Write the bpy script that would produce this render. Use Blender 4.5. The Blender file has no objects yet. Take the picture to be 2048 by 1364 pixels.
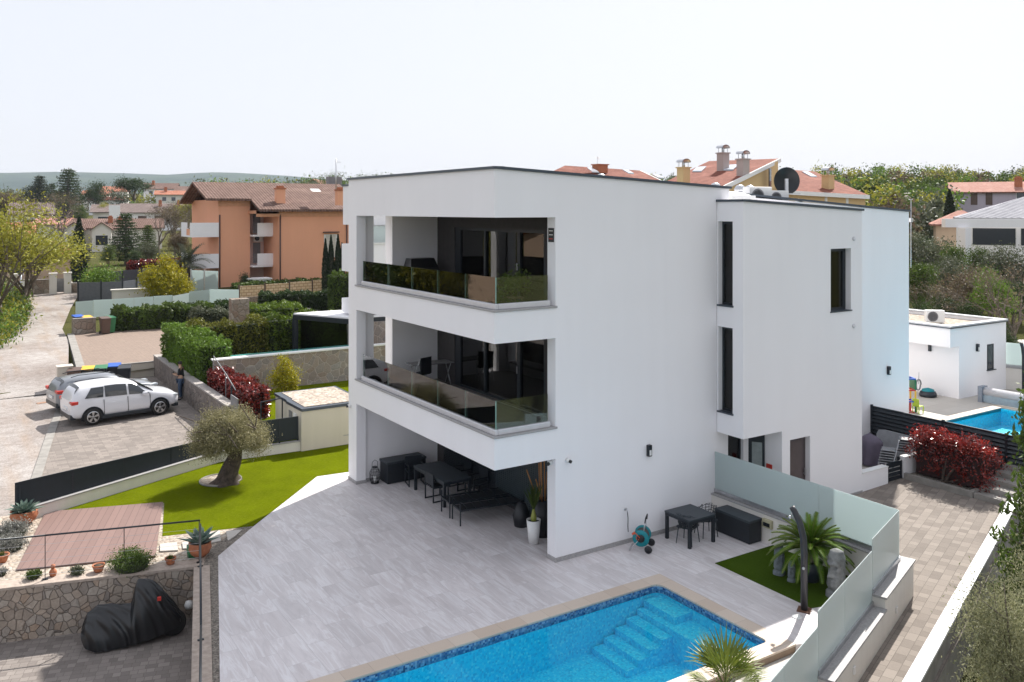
import bpy, math, random
import numpy as np
from mathutils import Vector, Matrix
R_ = math.radians
rnd = random.Random(7)
scene = bpy.context.scene
COL = scene.collection

# ------------------------------------------------------------------ camera
CAM = (-10.732, -17.415, 8.75)
TH = R_(32.806)
FPX = 1725.0            # focal length for a picture 2048 px wide
cd = bpy.data.cameras.new('camera'); cam = bpy.data.objects.new('camera', cd); COL.objects.link(cam)
cam.location = CAM; cam.rotation_euler = (R_(90), 0, -TH)
cd.sensor_width = 36; cd.lens = 36 * FPX / 2048; cd.shift_y = -(682 - 420) / 2048
cd.clip_start = .1; cd.clip_end = 12000
scene.camera = cam
scene.render.resolution_x = 1024; scene.render.resolution_y = 682

# ------------------------------------------------------------------ world, sun, exposure
SUN_AZ = R_(29.2); SUN_EL = R_(46.5)
sd = Vector((math.cos(SUN_AZ) * math.cos(SUN_EL), math.sin(SUN_AZ) * math.cos(SUN_EL), math.sin(SUN_EL)))
w = bpy.data.worlds.new('World'); scene.world = w; w.use_nodes = True
nt = w.node_tree; nt.nodes.clear()
wo = nt.nodes.new('ShaderNodeOutputWorld'); bg = nt.nodes.new('ShaderNodeBackground')
sky = nt.nodes.new('ShaderNodeTexSky'); sky.sky_type = 'NISHITA'; sky.sun_disc = False
sky.sun_elevation = SUN_EL; sky.sun_rotation = math.pi / 2 - SUN_AZ
sky.air_density = 1.0; sky.dust_density = 3.0; sky.ozone_density = 1.5
# a thin even veil of high cloud whitens the blue
mx = nt.nodes.new('ShaderNodeMix'); mx.data_type = 'RGBA'; mx.inputs[0].default_value = .92
mx.inputs[7].default_value = (3.58, 3.68, 3.98, 1)
nt.links.new(sky.outputs[0], mx.inputs[6]); nt.links.new(mx.outputs[2], bg.inputs[0])
bg.inputs[1].default_value = .115
nt.links.new(bg.outputs[0], wo.inputs[0])
sl = bpy.data.lights.new('sun', 'SUN'); so = bpy.data.objects.new('sun', sl); COL.objects.link(so)
sl.energy = 3.7; sl.angle = R_(.6); sl.color = (1, .955, .89)
so.rotation_euler = sd.to_track_quat('Z', 'Y').to_euler(); so.location = (30, 20, 40)
vs = scene.view_settings; vs.view_transform = 'Standard'; vs.look = 'None'; vs.gamma = 1; vs.exposure = 1.1
scene.render.engine = 'CYCLES'
scene.cycles.max_bounces = 8; scene.cycles.transparent_max_bounces = 16
scene.cycles.caustics_reflective = False; scene.cycles.caustics_refractive = False

# ------------------------------------------------------------------ picture-to-place helpers
_c, _s = math.cos(TH), math.sin(TH)
def ray(u, v):
    a = (u - 1024) / FPX
    return (a * _c + _s, -a * _s + _c, -(v - 420) / FPX)
def W(u, v, d):
    r = ray(u, v); return (CAM[0] + r[0] * d, CAM[1] + r[1] * d, CAM[2] + r[2] * d)
def G(u, v, z=0.):
    r = ray(u, v); return W(u, v, (z - CAM[2]) / r[2])
def depth(x, y): return (x - CAM[0]) * _s + (y - CAM[1]) * _c
def terr(x, y):
    D = depth(x, y); X = (x - CAM[0]) * _c - (y - CAM[1]) * _s
    zl = np.interp(D, [41, 45, 58, 80, 150, 400, 1000, 2500], [0, .62, .72, 1.5, 2.7, 10, 14, 10])
    zr = np.interp(D, [34, 45, 60, 100, 180, 400, 1000, 2500], [0, 1.2, 1.6, 4.5, 11, 14, 14, 10])
    k = min(1, max(0, (X - 8) / 12)); k = k * k * (3 - 2 * k)
    return float(zl * (1 - k) + zr * k)
def T(u, v):
    lo, hi = 25., 2400.
    for _ in range(60):
        m = (lo + hi) / 2; p = W(u, v, m)
        if p[2] > terr(p[0], p[1]): lo = m
        else: hi = m
    p = W(u, v, lo); return (p[0], p[1], terr(p[0], p[1]))

# ------------------------------------------------------------------ mesh builder
class MB:
    def __init__(s): s.v = []; s.f = []; s.m = []; s.mi = 0; s.sm = []; s.smooth = False
    def add(s, vs, fs):
        o = len(s.v); s.v += [tuple(map(float, p)) for p in vs]
        for f in fs: s.f.append([i + o for i in f]); s.m.append(s.mi); s.sm.append(s.smooth)
        return s
    def box(s, x0, y0, z0, x1, y1, z1):
        x0, x1 = min(x0, x1), max(x0, x1); y0, y1 = min(y0, y1), max(y0, y1); z0, z1 = min(z0, z1), max(z0, z1)
        return s.add([(x0,y0,z0),(x1,y0,z0),(x1,y1,z0),(x0,y1,z0),(x0,y0,z1),(x1,y0,z1),(x1,y1,z1),(x0,y1,z1)],
              [(0,3,2,1),(4,5,6,7),(0,1,5,4),(1,2,6,5),(2,3,7,6),(3,0,4,7)])
    def prism(s, poly, z0, z1):
        n = len(poly)
        a = sum(poly[i][0]*poly[(i+1)%n][1]-poly[(i+1)%n][0]*poly[i][1] for i in range(n))
        if a < 0: poly = poly[::-1]
        zs0 = z0 if isinstance(z0, (list, tuple)) else [z0]*n; zs1 = z1 if isinstance(z1, (list, tuple)) else [z1]*n
        if a < 0: zs0 = zs0[::-1]; zs1 = zs1[::-1]
        s.add([(p[0],p[1],zs0[i]) for i,p in enumerate(poly)]+[(p[0],p[1],zs1[i]) for i,p in enumerate(poly)],
              [tuple(range(n))[::-1], tuple(range(n,2*n))]+[(i,(i+1)%n,(i+1)%n+n,i+n) for i in range(n)])
        return s
    def beam(s, p, q, w, h=None, up=(0,0,1)):
        h = h or w; p, q = Vector(p), Vector(q); d = (q-p).normalized(); u = Vector(up)
        if abs(d.dot(u)) > .99: u = Vector((0,1,0))
        a = d.cross(u).normalized()*w/2; b = a.cross(d).normalized()*h/2
        vs = [p-a-b,p+a-b,p+a+b,p-a+b,q-a-b,q+a-b,q+a+b,q-a+b]
        return s.add(vs, [(0,1,2,3),(7,6,5,4),(4,5,1,0),(5,6,2,1),(6,7,3,2),(7,4,0,3)])
    def tube(s, pts, r, n=8, caps=True):
        pts = [Vector(p) for p in pts]; k = len(pts); rs = r if isinstance(r, (list, tuple)) else [r]*k
        vs = []; ref = None
        for i in range(k):
            d = (pts[min(i+1,k-1)]-pts[max(i-1,0)]).normalized()
            if ref is None:
                ref = Vector((0,0,1)) if abs(d.z) < .9 else Vector((1,0,0))
            a = d.cross(ref).normalized(); b = d.cross(a).normalized(); ref = a.cross(d)
            for j in range(n):
                t = 2*math.pi*j/n; vs.append(pts[i]+(a*math.cos(t)+b*math.sin(t))*rs[i])
        fs = [(i*n+j, i*n+(j+1)%n, (i+1)*n+(j+1)%n, (i+1)*n+j) for i in range(k-1) for j in range(n)]
        if caps: fs += [tuple(range(n))[::-1], tuple((k-1)*n+j for j in range(n))]
        o = s.smooth; s.smooth = n > 5; s.add(vs, fs); s.smooth = o; return s
    def lathe(s, prof, c=(0,0,0), n=20, axis='z', cap=True):
        vs = []; k = len(prof)
        for r, z in prof:
            for j in range(n):
                t = 2*math.pi*j/n; a, b = r*math.cos(t), r*math.sin(t)
                if axis == 'z': p = (c[0]+a, c[1]+b, c[2]+z)
                elif axis == 'y': p = (c[0]+a, c[1]+z, c[2]+b)
                else: p = (c[0]+z, c[1]+a, c[2]+b)
                vs.append(p)
        fs = [(i*n+j, i*n+(j+1)%n, (i+1)*n+(j+1)%n, (i+1)*n+j) for i in range(k-1) for j in range(n)]
        if cap: fs += [tuple(range(n))[::-1], tuple((k-1)*n+j for j in range(n))]
        o = s.smooth; s.smooth = True; s.add(vs, fs); s.smooth = o; return s
    def quad(s, a, b, c, d): return s.add([a,b,c,d], [(0,1,2,3)])
    def grid(s, P, closed=False):
        n, m = len(P), len(P[0]); vs = [p for r in P for p in r]
        mm = m if closed else m-1
        return s.add(vs, [(i*m+j, i*m+(j+1)%m, (i+1)*m+(j+1)%m, (i+1)*m+j) for i in range(n-1) for j in range(mm)])
    def mesh(s, name, mats, org=(0,0,0), xf=None):
        me = bpy.data.meshes.new(name)
        vs = [(p[0]-org[0], p[1]-org[1], p[2]-org[2]) for p in s.v]
        if xf: vs = [tuple(xf @ Vector(p)) for p in vs]
        me.from_pydata(vs, [], s.f)
        if not isinstance(mats, (list, tuple)): mats = [mats]
        for m in mats: me.materials.append(m)
        if any(s.m): me.polygons.foreach_set('material_index', s.m)
        me.polygons.foreach_set('use_smooth', s.sm)
        me.update(); return me
    def build(s, name, mats, parent=None, org=None, bevel=0, **kw):
        sub = org or (0,0,0)
        if org and not parent:      # a free-standing mesh may be modelled round its own base or in place
            c = Vector([sum(p[k] for p in s.v)/len(s.v) for k in range(3)])
            if c.length < (c-Vector(org)).length: sub = (0,0,0)
        o = bpy.data.objects.new(name, s.mesh(name, mats, sub)); COL.objects.link(o)
        MB.last = o
        if parent: o.parent = parent
        if org and not parent: o.location = org
        if bevel:
            b = o.modifiers.new('bevel', 'BEVEL'); b.width = bevel; b.segments = 2; b.limit_method = 'ANGLE'; b.angle_limit = R_(40)
        for k, v in kw.items(): o[k] = v
        return o
def thing(name, label, cat, loc=(0,0,0), rz=0, group=None):
    o = bpy.data.objects.new(name, None); COL.objects.link(o); o.location = loc; o.rotation_euler = (0,0,rz)
    o.empty_display_size = .2; o['label'] = label; o['category'] = cat
    if group: o['group'] = group
    return o
def tag(o, label, cat, group=None):
    o['label'] = label; o['category'] = cat
    if group: o['group'] = group
    return o
def struct(mb, name, mat, kind='structure', **kw):
    o = mb.build(name, mat, **kw); o['kind'] = kind; return o
def dup(root, loc, rz=0, label=None, scale=None, mats=None):
    def cp(o, par):
        c = o.copy(); COL.objects.link(c); c.parent = par
        for ch in [k for k in ALLCH.get(o.name, [])]: cp(ch, c)
        return c
    ALLCH = {}
    for o in COL.objects:
        if o.parent: ALLCH.setdefault(o.parent.name, []).append(o)
    r = cp(root, None); r.location = loc; r.rotation_euler = (0,0,rz)
    if scale: r.scale = scale if isinstance(scale, (tuple, list)) else (scale,)*3
    if label: r['label'] = label
    return r

# ------------------------------------------------------------------ materials
class N:
    def __init__(s, name):
        s.m = bpy.data.materials.new(name); s.m.use_nodes = True; s.t = s.m.node_tree; s.t.nodes.clear()
        s.out = s.t.nodes.new('ShaderNodeOutputMaterial')
    def n(s, typ, **kw):
        x = s.t.nodes.new('ShaderNode'+typ)
        for k, v in kw.items():
            if hasattr(x, k) and k not in ('Color',): setattr(x, k, v)
            else: s.set(x, k, v)
        return x
    def set(s, x, k, v):
        i = x.inputs[k]
        if isinstance(v, bpy.types.NodeSocket): s.t.links.new(v, i)
        else: i.default_value = (*v, 1) if isinstance(v, tuple) and len(v) == 3 and i.type == 'RGBA' else v
    def l(s, a, b): s.t.links.new(a, b)
    def pos(s, scale=(1,1,1), rot=(0,0,0), obj=False):
        c = s.n('TexCoord').outputs['Object'] if obj else s.n('NewGeometry').outputs['Position']
        mp = s.n('Mapping'); s.l(c, mp.inputs[0]); mp.inputs['Scale'].default_value = scale; mp.inputs['Rotation'].default_value = rot
        return mp.outputs[0]
    def noise(s, vec, scale, detail=3, rough=.55, dist=0):
        x = s.n('TexNoise'); s.l(vec, x.inputs['Vector']); x.inputs['Scale'].default_value = scale
        x.inputs['Detail'].default_value = detail; x.inputs['Roughness'].default_value = rough; x.inputs['Distortion'].default_value = dist
        return x.outputs['Fac']
    def ramp(s, fac, stops):
        x = s.n('ValToRGB'); s.l(fac, x.inputs[0]); e = x.color_ramp.elements
        while len(e) < len(stops): e.new(.5)
        for i, (p, c) in enumerate(stops): e[i].position = p; e[i].color = (*c, 1) if len(c) == 3 else c
        return x.outputs[0]
    def mix(s, f, a, b, typ='MIX'):
        x = s.n('Mix'); x.data_type = 'RGBA'; x.blend_type = typ
        for k, v in ((0, f), (6, a), (7, b)):
            if isinstance(v, bpy.types.NodeSocket): s.l(v, x.inputs[k])
            else: x.inputs[k].default_value = (*v, 1) if isinstance(v, tuple) and len(v) == 3 else v
        return x.outputs[2]
    def math(s, op, a, b=None):
        x = s.n('Math'); x.operation = op
        for k, v in ((0, a), (1, b)):
            if v is None: continue
            if isinstance(v, bpy.types.NodeSocket): s.l(v, x.inputs[k])
            else: x.inputs[k].default_value = v
        return x.outputs[0]
    def bump(s, h, strength=.3, dist=.02, nrm=None):
        x = s.n('Bump'); s.l(h, x.inputs['Height']); x.inputs['Strength'].default_value = strength; x.inputs['Distance'].default_value = dist
        if nrm: s.l(nrm, x.inputs['Normal'])
        return x.outputs[0]
    def bsdf(s, color, rough=.6, normal=None, metal=0, spec=.5, **kw):
        b = s.n('BsdfPrincipled')
        for k, v in (('Base Color', color), ('Roughness', rough), ('Metallic', metal), ('Specular IOR Level', spec)): s.set(b, k, v)
        if normal: s.l(normal, b.inputs['Normal'])
        for k, v in kw.items(): s.set(b, k.replace('_', ' '), v)
        s.l(b.outputs[0], s.out.inputs[0]); return b
def plain(name, c, rough=.5, metal=0, spec=.5, var=.08, scale=6, bump=0, bd=.01):
    n = N(name); p = n.pos(); f = n.noise(p, scale, 4)
    a = tuple(max(0, x*(1-var*1.6)) for x in c); b = tuple(min(1, x*(1+var)) for x in c)
    col = n.ramp(f, [(.3, a), (.7, b)])
    nm = n.bump(n.noise(p, scale*12, 3), bump, bd) if bump else None
    n.bsdf(col, rough, nm, metal, spec); return n.m
def plaster(name, c, dirt=.05):
    n = N(name); p = n.pos(); big = n.noise(p, .35, 4); st = n.noise(n.pos((2.2, 2.2, .12)), 1.6, 4)
    f = n.math('ADD', n.math('MULTIPLY', big, .6), n.math('MULTIPLY', st, .4))
    col = n.ramp(f, [(.35, tuple(x*(1-dirt) for x in c)), (.62, c)])
    n.bsdf(col, .85, n.bump(n.noise(p, 90, 3), .12, .004), spec=.2); return n.m
M = {}
M['white'] = plaster('white_render', (.86, .85, .87), .035)
M['white_warm'] = plaster('warm_white_render', (.74, .71, .66), .1)
M['cream'] = plaster('cream_render', (.62, .57, .49), .1)
M['coping'] = plain('dark_coping', (.055, .07, .09), .35, .3)
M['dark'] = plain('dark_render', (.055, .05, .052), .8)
M['anth'] = plain('anthracite_metal', (.018, .024, .032), .4, .2)
M['black'] = plain('black_plastic', (.012, .014, .018), .45)
M['blackcloth'] = plain('black_cover_fabric', (.006, .007, .009), .33, spec=.6, scale=2)
M['grey'] = plain('grey_plastic', (.2, .2, .21), .5)
M['steel'] = plain('steel', (.55, .56, .58), .3, .9)
M['alu'] = plain('white_aluminium', (.62, .62, .65), .35, .2, var=.03)
M['stone_trim'] = plain('grey_stone_trim', (.36, .35, .35), .6, scale=30, var=.15)
M['whiteplastic'] = plain('white_plastic', (.75, .75, .74), .4, var=.03)
M['terracotta'] = plain('terracotta', (.42, .15, .07), .75, scale=9, var=.2, bump=.1)
M['soil'] = plain('soil', (.06, .045, .03), .95, bump=.4, scale=8)
M['concrete'] = plain('concrete', (.27, .255, .235), .85, scale=3, var=.15, bump=.1)
M['rubber'] = plain('rubber', (.01, .01, .01), .7)
M['red'] = plain('red_plastic', (.5, .03, .02), .4); M['yellow'] = plain('yellow_plastic', (.75, .42, .02), .4)
M['green'] = plain('green_plastic', (.02, .16, .06), .4); M['blue'] = plain('blue_plastic', (.01, .09, .45), .35)
M['teal'] = plain('teal_plastic', (.0, .22, .26), .4); M['lime'] = plain('lime_plastic', (.45, .6, .04), .4)
M['brown'] = plain('brown_plastic', (.10, .06, .045), .5); M['pink'] = plain('pink_plastic', (.7, .25, .45), .4)
M['orange'] = plain('orange_plastic', (.65, .09, .02), .4)

def terrace_mat():
    n = N('grey_marble_look_tiles'); p = n.pos(rot=(0,0,R_(90)))
    br = n.n('TexBrick'); n.l(p, br.inputs[0])
    for k, v in (('Color1', (0,0,0,1)), ('Color2', (1,1,1,1)), ('Mortar', (.5,.5,.5,1)), ('Scale', 1.), ('Mortar Size', .003), ('Mortar Smooth', .3), ('Bias', 0.), ('Brick Width', 1.2), ('Row Height', .6)): br.inputs[k].default_value = v
    off = n.n('VectorMath'); off.operation = 'SCALE'; n.l(br.outputs[0], off.inputs[0]); off.inputs['Scale'].default_value = 37.
    ad = n.n('VectorMath'); ad.operation = 'ADD'; n.l(p, ad.inputs[0]); n.l(off.outputs[0], ad.inputs[1])
    mp = n.n('Mapping'); n.l(ad.outputs[0], mp.inputs[0]); mp.inputs['Rotation'].default_value = (0, 0, R_(12)); mp.inputs['Scale'].default_value = (.5, 2.2, 1)
    f1 = n.noise(mp.outputs[0], 1.3, 6, .6, 1.2)
    mp2 = n.n('Mapping'); n.l(ad.outputs[0], mp2.inputs[0]); mp2.inputs['Rotation'].default_value = (0, 0, R_(9)); mp2.inputs['Scale'].default_value = (.34, 2.6, 1)
    f2 = n.noise(mp2.outputs[0], 1.5, 4, .55, 1.1)
    vein = n.ramp(f2, [(.5, (0,0,0)), (.56, (1,1,1)), (.62, (0,0,0))])
    dk = n.ramp(f2, [(.37, (0,0,0)), (.42, (1,1,1)), (.46, (0,0,0))])
    c = n.ramp(f1, [(.28, (.545,.50,.50)), (.5, (.605,.565,.57)), (.72, (.665,.63,.635))])
    c = n.mix(n.math('MULTIPLY', vein, .5), c, (.78,.77,.79)); c = n.mix(n.math('MULTIPLY', dk, .3), c, (.45,.425,.435))
    tone = n.mix(br.outputs[0], (.93,.93,.93), (1.05,1.05,1.05)); c = n.mix(1., c, tone, 'MULTIPLY')
    c = n.mix(n.math('MULTIPLY', br.outputs['Fac'], .7), c, (.33,.315,.32))
    n.bsdf(c, .42, n.bump(br.outputs['Fac'], -.2, .003)); return n.m
M['terrace'] = terrace_mat()
def paver_mat(name, a, b, bw=.24, rh=.16, mortar=(.12,.105,.09), rot=0, mott=.25):
    n = N(name); p = n.pos(rot=(0,0,rot))
    br = n.n('TexBrick'); n.l(p, br.inputs[0]); br.squash = .68; br.squash_frequency = 2; br.offset = .37; br.offset_frequency = 2
    for k, v in (('Color1', (0,0,0,1)), ('Color2', (1,1,1,1)), ('Mortar', (.5,.5,.5,1)), ('Scale', 1.), ('Mortar Size', .005), ('Mortar Smooth', .4), ('Bias', 0.), ('Brick Width', bw), ('Row Height', rh)): br.inputs[k].default_value = v
    f = n.noise(p, 1.1, 4); f2 = n.noise(p, 22, 3)
    c = n.mix(br.outputs[0], a, b); c = n.mix(n.math('MULTIPLY', f, mott), c, tuple(x*.62 for x in a))
    c = n.mix(n.math('MULTIPLY', f2, .3), c, tuple(min(1, x*1.25) for x in b))
    c = n.mix(br.outputs['Fac'], c, mortar)
    n.bsdf(c, .85, n.bump(n.math('SUBTRACT', n.math('MULTIPLY', f2, .3), br.outputs['Fac']), .45, .01), spec=.25); return n.m
M['paver'] = paver_mat('grey_block_paving', (.155,.135,.122), (.27,.235,.21), .34, .21)
M['paver_tan'] = paver_mat('tan_block_paving', (.155,.132,.115), (.27,.235,.205), .34, .22, rot=R_(-19.6))
M['paver_court'] = paver_mat('brown_grey_block_paving', (.15,.13,.12), (.27,.24,.22), .25, .17, rot=R_(17))
M['paver_small'] = paver_mat('pinkish_block_paving', (.22,.165,.135), (.28,.215,.175), .22, .12)
def stone_mat(name, cols, scale, mortar, mw=.05, bumpd=.05, stretch=(1,1,1)):
    n = N(name); p0 = n.pos(stretch)
    nz = n.n('TexNoise'); n.l(p0, nz.inputs['Vector']); nz.inputs['Scale'].default_value = 2.2; nz.inputs['Detail'].default_value = 2
    w_ = n.mix(.12, p0, nz.outputs['Color'], 'ADD'); p = w_
    v = n.n('TexVoronoi'); v.feature = 'F1'; n.l(p, v.inputs['Vector']); v.inputs['Scale'].default_value = scale; v.inputs['Randomness'].default_value = .9
    e = n.n('TexVoronoi'); e.feature = 'DISTANCE_TO_EDGE'; n.l(p, e.inputs['Vector']); e.inputs['Scale'].default_value = scale; e.inputs['Randomness'].default_value = .9
    sp = n.n('SeparateColor'); n.l(v.outputs['Color'], sp.inputs[0])
    k = len(cols); c = n.ramp(sp.outputs[0], [(i/(k-1) if k > 1 else 0, cc) for i, cc in enumerate(cols)])
    f = n.noise(n.pos(), 14, 5, .65); c = n.mix(.55, c, n.ramp(f, [(.25, (.35,.33,.32)), (.75, (1,1,1))]), 'MULTIPLY')
    c = n.mix(n.math('MULTIPLY', sp.outputs[1], .25), c, tuple(x*.55 for x in cols[0]))
    ed = n.ramp(e.outputs['Distance'], [(0, (1,1,1)), (mw, (0,0,0))])
    c = n.mix(ed, c, mortar)
    h = n.ramp(e.outputs['Distance'], [(0, (0,0,0)), (mw*2.5, (1,1,1))])
    n.bsdf(c, .88, n.bump(n.math('ADD', h, n.math('MULTIPLY', f, .35)), .8, bumpd), spec=.2); return n.m
M['stonewall'] = stone_mat('rough_fieldstone_wall', [(.36,.30,.25),(.47,.39,.32),(.31,.27,.24),(.50,.44,.38),(.43,.32,.24)], 5.6, (.17,.145,.12), .022, .05)
M['stonewall2'] = stone_mat('pale_fieldstone_wall', [(.30,.26,.24),(.23,.20,.185),(.36,.31,.28),(.27,.225,.195)], 4.6, (.16,.14,.12), .05, .05)
M['clad'] = stone_mat('crazy_paving_stone_cladding', [(.33,.265,.225),(.42,.36,.31),(.29,.25,.23),(.36,.34,.32),(.38,.31,.255)], 2.7, (.46,.41,.36), .035, .02)
M['clad_grey'] = stone_mat('weathered_stone_blocks', [(.36,.31,.26),(.30,.22,.17),(.42,.38,.33)], 2.6, (.2,.17,.14), .05, .05)
def gravel_mat(name, cols, scale=28):
    n = N(name); p = n.pos(); v = n.n('TexVoronoi'); n.l(p, v.inputs['Vector']); v.inputs['Scale'].default_value = scale
    sp = n.n('SeparateColor'); n.l(v.outputs['Color'], sp.inputs[0]); k = len(cols)
    c = n.ramp(sp.outputs[0], [(i/(k-1), cc) for i, cc in enumerate(cols)])
    c = n.mix(n.math('MULTIPLY', n.noise(p, 1.2, 4), .4), c, tuple(x*.7 for x in cols[0]))
    n.bsdf(c, .9, n.bump(n.ramp(v.outputs['Distance'], [(0, (1,1,1)), (.7, (0,0,0))]), 1., .02), spec=.2); return n.m
M['gravel_pale'] = gravel_mat('pale_pebbles', [(.36,.29,.23),(.50,.44,.37),(.26,.21,.17),(.58,.53,.46)], 13)
M['gravel_dark'] = gravel_mat('mixed_dark_gravel', [(.16,.14,.12),(.32,.28,.24),(.10,.09,.08),(.40,.36,.31)], 26)
def road_mat():
    n = N('pale_gravel_road'); p = n.pos(); f = n.noise(p, .22, 6, .6); g = n.noise(p, 16, 5, .7); s = n.noise(n.pos((3, .35, 1)), .5, 4); q = n.noise(p, 2.6, 5, .7)
    c = n.ramp(f, [(.35, (.28,.245,.225)), (.55, (.37,.345,.33)), (.7, (.42,.40,.385))])
    c = n.mix(n.math('MULTIPLY', n.ramp(s, [(.5, (0,0,0)), (.75, (1,1,1))]), .45), c, (.33,.24,.165))
    c = n.mix(.6, c, n.ramp(q, [(.35, (.72,.69,.66)), (.6, (1.12,1.12,1.12))]), 'MULTIPLY')
    c = n.mix(.8, c, n.ramp(g, [(.3, (.55,.52,.5)), (.7, (1.2,1.2,1.2))]), 'MULTIPLY')
    n.bsdf(c, .95, n.bump(g, .5, .03), spec=.15); return n.m
M['road'] = road_mat()
def turf_mat(name, a, b, c3, scale=1.):
    n = N(name); p = n.pos(); f = n.noise(p, .9*scale, 4, .6); g = n.noise(n.pos((1.6, 9, 1), (0,0,.5)), 5, 4, .7); h = n.noise(p, 120, 2)
    c = n.ramp(f, [(.32, a), (.68, b)]); c = n.mix(n.math('MULTIPLY', n.ramp(g, [(.42, (0,0,0)), (.72, (1,1,1))]), .8), c, c3)
    c = n.mix(.5, c, n.ramp(h, [(.3, (.55,.55,.55)), (.7, (1.25,1.25,1.2))]), 'MULTIPLY')
    n.bsdf(c, .9, n.bump(n.math('ADD', h, g), .8, .03), spec=.0); return n.m
M['turf'] = turf_mat('artificial_turf', (.085,.115,.001), (.125,.16,.001), (.19,.215,.02))
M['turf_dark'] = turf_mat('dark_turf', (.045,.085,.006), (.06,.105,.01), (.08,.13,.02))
M['rough'] = turf_mat('rough_ground', (.055,.065,.022), (.085,.09,.03), (.15,.13,.07), .3)
def deck_mat():
    n = N('composite_decking'); p = n.pos(rot=(0,0,R_(17.4)))
    br = n.n('TexBrick'); n.l(p, br.inputs[0]); br.offset = 0
    for k, v in (('Color1', (.185,.118,.105,1)), ('Color2', (.215,.138,.122,1)), ('Mortar', (.08,.05,.045,1)), ('Scale', 1.), ('Mortar Size', .006), ('Brick Width', .18), ('Row Height', 40.)): br.inputs[k].default_value = v
    n.bsdf(n.mix(n.math('MULTIPLY', n.noise(p, 3, 3), .3), br.outputs[0], (.26,.18,.155)), .7, spec=.3); return n.m
M['deck'] = deck_mat()
def roof_mat(name, a, b, ridge_dir=0., dark=(.05,.035,.03)):
    # pan tiles: columns across the ridge direction, rows down the slope
    n = N(name); p = n.pos(rot=(0,0,-ridge_dir))
    w1 = n.n('TexWave'); n.l(p, w1.inputs[0]); w1.wave_type = 'BANDS'; w1.bands_direction = 'X'; w1.inputs['Scale'].default_value = 1.1
    w2 = n.n('TexWave'); n.l(p, w2.inputs[0]); w2.wave_type = 'BANDS'; w2.bands_direction = 'Y'; w2.wave_profile = 'SAW'; w2.inputs['Scale'].default_value = .85
    v = n.n('TexVoronoi'); n.l(p, v.inputs['Vector']); v.inputs['Scale'].default_value = 3.2; sp = n.n('SeparateColor'); n.l(v.outputs['Color'], sp.inputs[0])
    c = n.mix(sp.outputs[0], a, b); c = n.mix(n.math('MULTIPLY', n.ramp(n.noise(p, .6, 5), [(.55, (0,0,0)), (.7, (1,1,1))]), .5), c, tuple(min(1, x*1.5+.05) for x in b))
    c = n.mix(n.math('MULTIPLY', n.ramp(w1.outputs['Fac'], [(0, (1,1,1)), (.35, (0,0,0))]), .6), c, dark)
    c = n.mix(n.math('MULTIPLY', n.ramp(w2.outputs['Fac'], [(0, (1,1,1)), (.2, (0,0,0))]), .5), c, dark)
    n.bsdf(c, .85, n.bump(n.math('ADD', w1.outputs['Fac'], w2.outputs['Fac']), .7, .05), spec=.2); return n.m
M['roof_brown'] = roof_mat('aged_brown_pantiles', (.13,.075,.06), (.21,.13,.105))
M['roof_red'] = roof_mat('red_pantiles', (.20,.055,.035), (.29,.10,.065))
M['roof_orange'] = roof_mat('orange_pantiles', (.34,.12,.065), (.43,.19,.125), dark=(.18,.07,.05))
M['roof_pink'] = roof_mat('faded_pink_pantiles', (.38,.17,.13), (.44,.24,.19), dark=(.25,.12,.1))
M['roof_grey'] = roof_mat('pale_grey_roof_tiles', (.28,.28,.31), (.34,.34,.37), dark=(.2,.2,.22))
M['roof_greybrown'] = roof_mat('grey_brown_pantiles', (.17,.13,.12), (.22,.17,.155))
M['orange_wall'] = plaster('orange_render', (.80,.40,.25), .05)
M['yellow_wall'] = plaster('yellow_render', (.62,.45,.24), .05)
M['lilac_wall'] = plaster('lilac_render', (.50,.44,.52), .1)
M['beige_wall'] = plaster('beige_render', (.50,.38,.28), .12)

def glass_mat(name, tint=(.88,.94,.92), ior=1.5, rough=0., boost=1.0):
    n = N(name); t = n.n('BsdfTransparent'); t.inputs[0].default_value = (*tint, 1)
    g = n.n('BsdfGlossy'); g.inputs['Roughness'].default_value = rough; f = n.n('Fresnel'); f.inputs[0].default_value = ior
    m = n.n('MixShader'); n.l(n.math('MULTIPLY', f.outputs[0], boost), m.inputs[0]); n.l(t.outputs[0], m.inputs[1]); n.l(g.outputs[0], m.inputs[2]); n.l(m.outputs[0], n.out.inputs[0]); return n.m
M['glass'] = glass_mat('clear_balustrade_glass', (.9,.96,.94), 1.6, 0, 1.25)
M['pane'] = glass_mat('window_glass', (.55,.60,.60), 1.5, 0, 1.2)
M['glass_edge'] = plain('green_glass_edge', (.25,.42,.38), .2)
def frost_mat():
    n = N('frosted_green_glass'); tr = n.n('BsdfTranslucent'); tr.inputs[0].default_value = (.86,.96,.96,1)
    df = n.n('BsdfDiffuse'); df.inputs[0].default_value = (.80,.92,.92,1)
    tp = n.n('BsdfTransparent'); tp.inputs[0].default_value = (.78,.90,.88,1)
    a = n.n('MixShader'); a.inputs[0].default_value = .45; n.l(tr.outputs[0], a.inputs[1]); n.l(df.outputs[0], a.inputs[2])
    b = n.n('MixShader'); b.inputs[0].default_value = .16; n.l(a.outputs[0], b.inputs[1]); n.l(tp.outputs[0], b.inputs[2])
    g = n.n('BsdfGlossy'); g.inputs['Roughness'].default_value = .25; f = n.n('Fresnel'); f.inputs[0].default_value = 1.45
    c = n.n('MixShader'); n.l(f.outputs[0], c.inputs[0]); n.l(b.outputs[0], c.inputs[1]); n.l(g.outputs[0], c.inputs[2]); n.l(c.outputs[0], n.out.inputs[0]); return n.m
M['frost'] = frost_mat()
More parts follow.
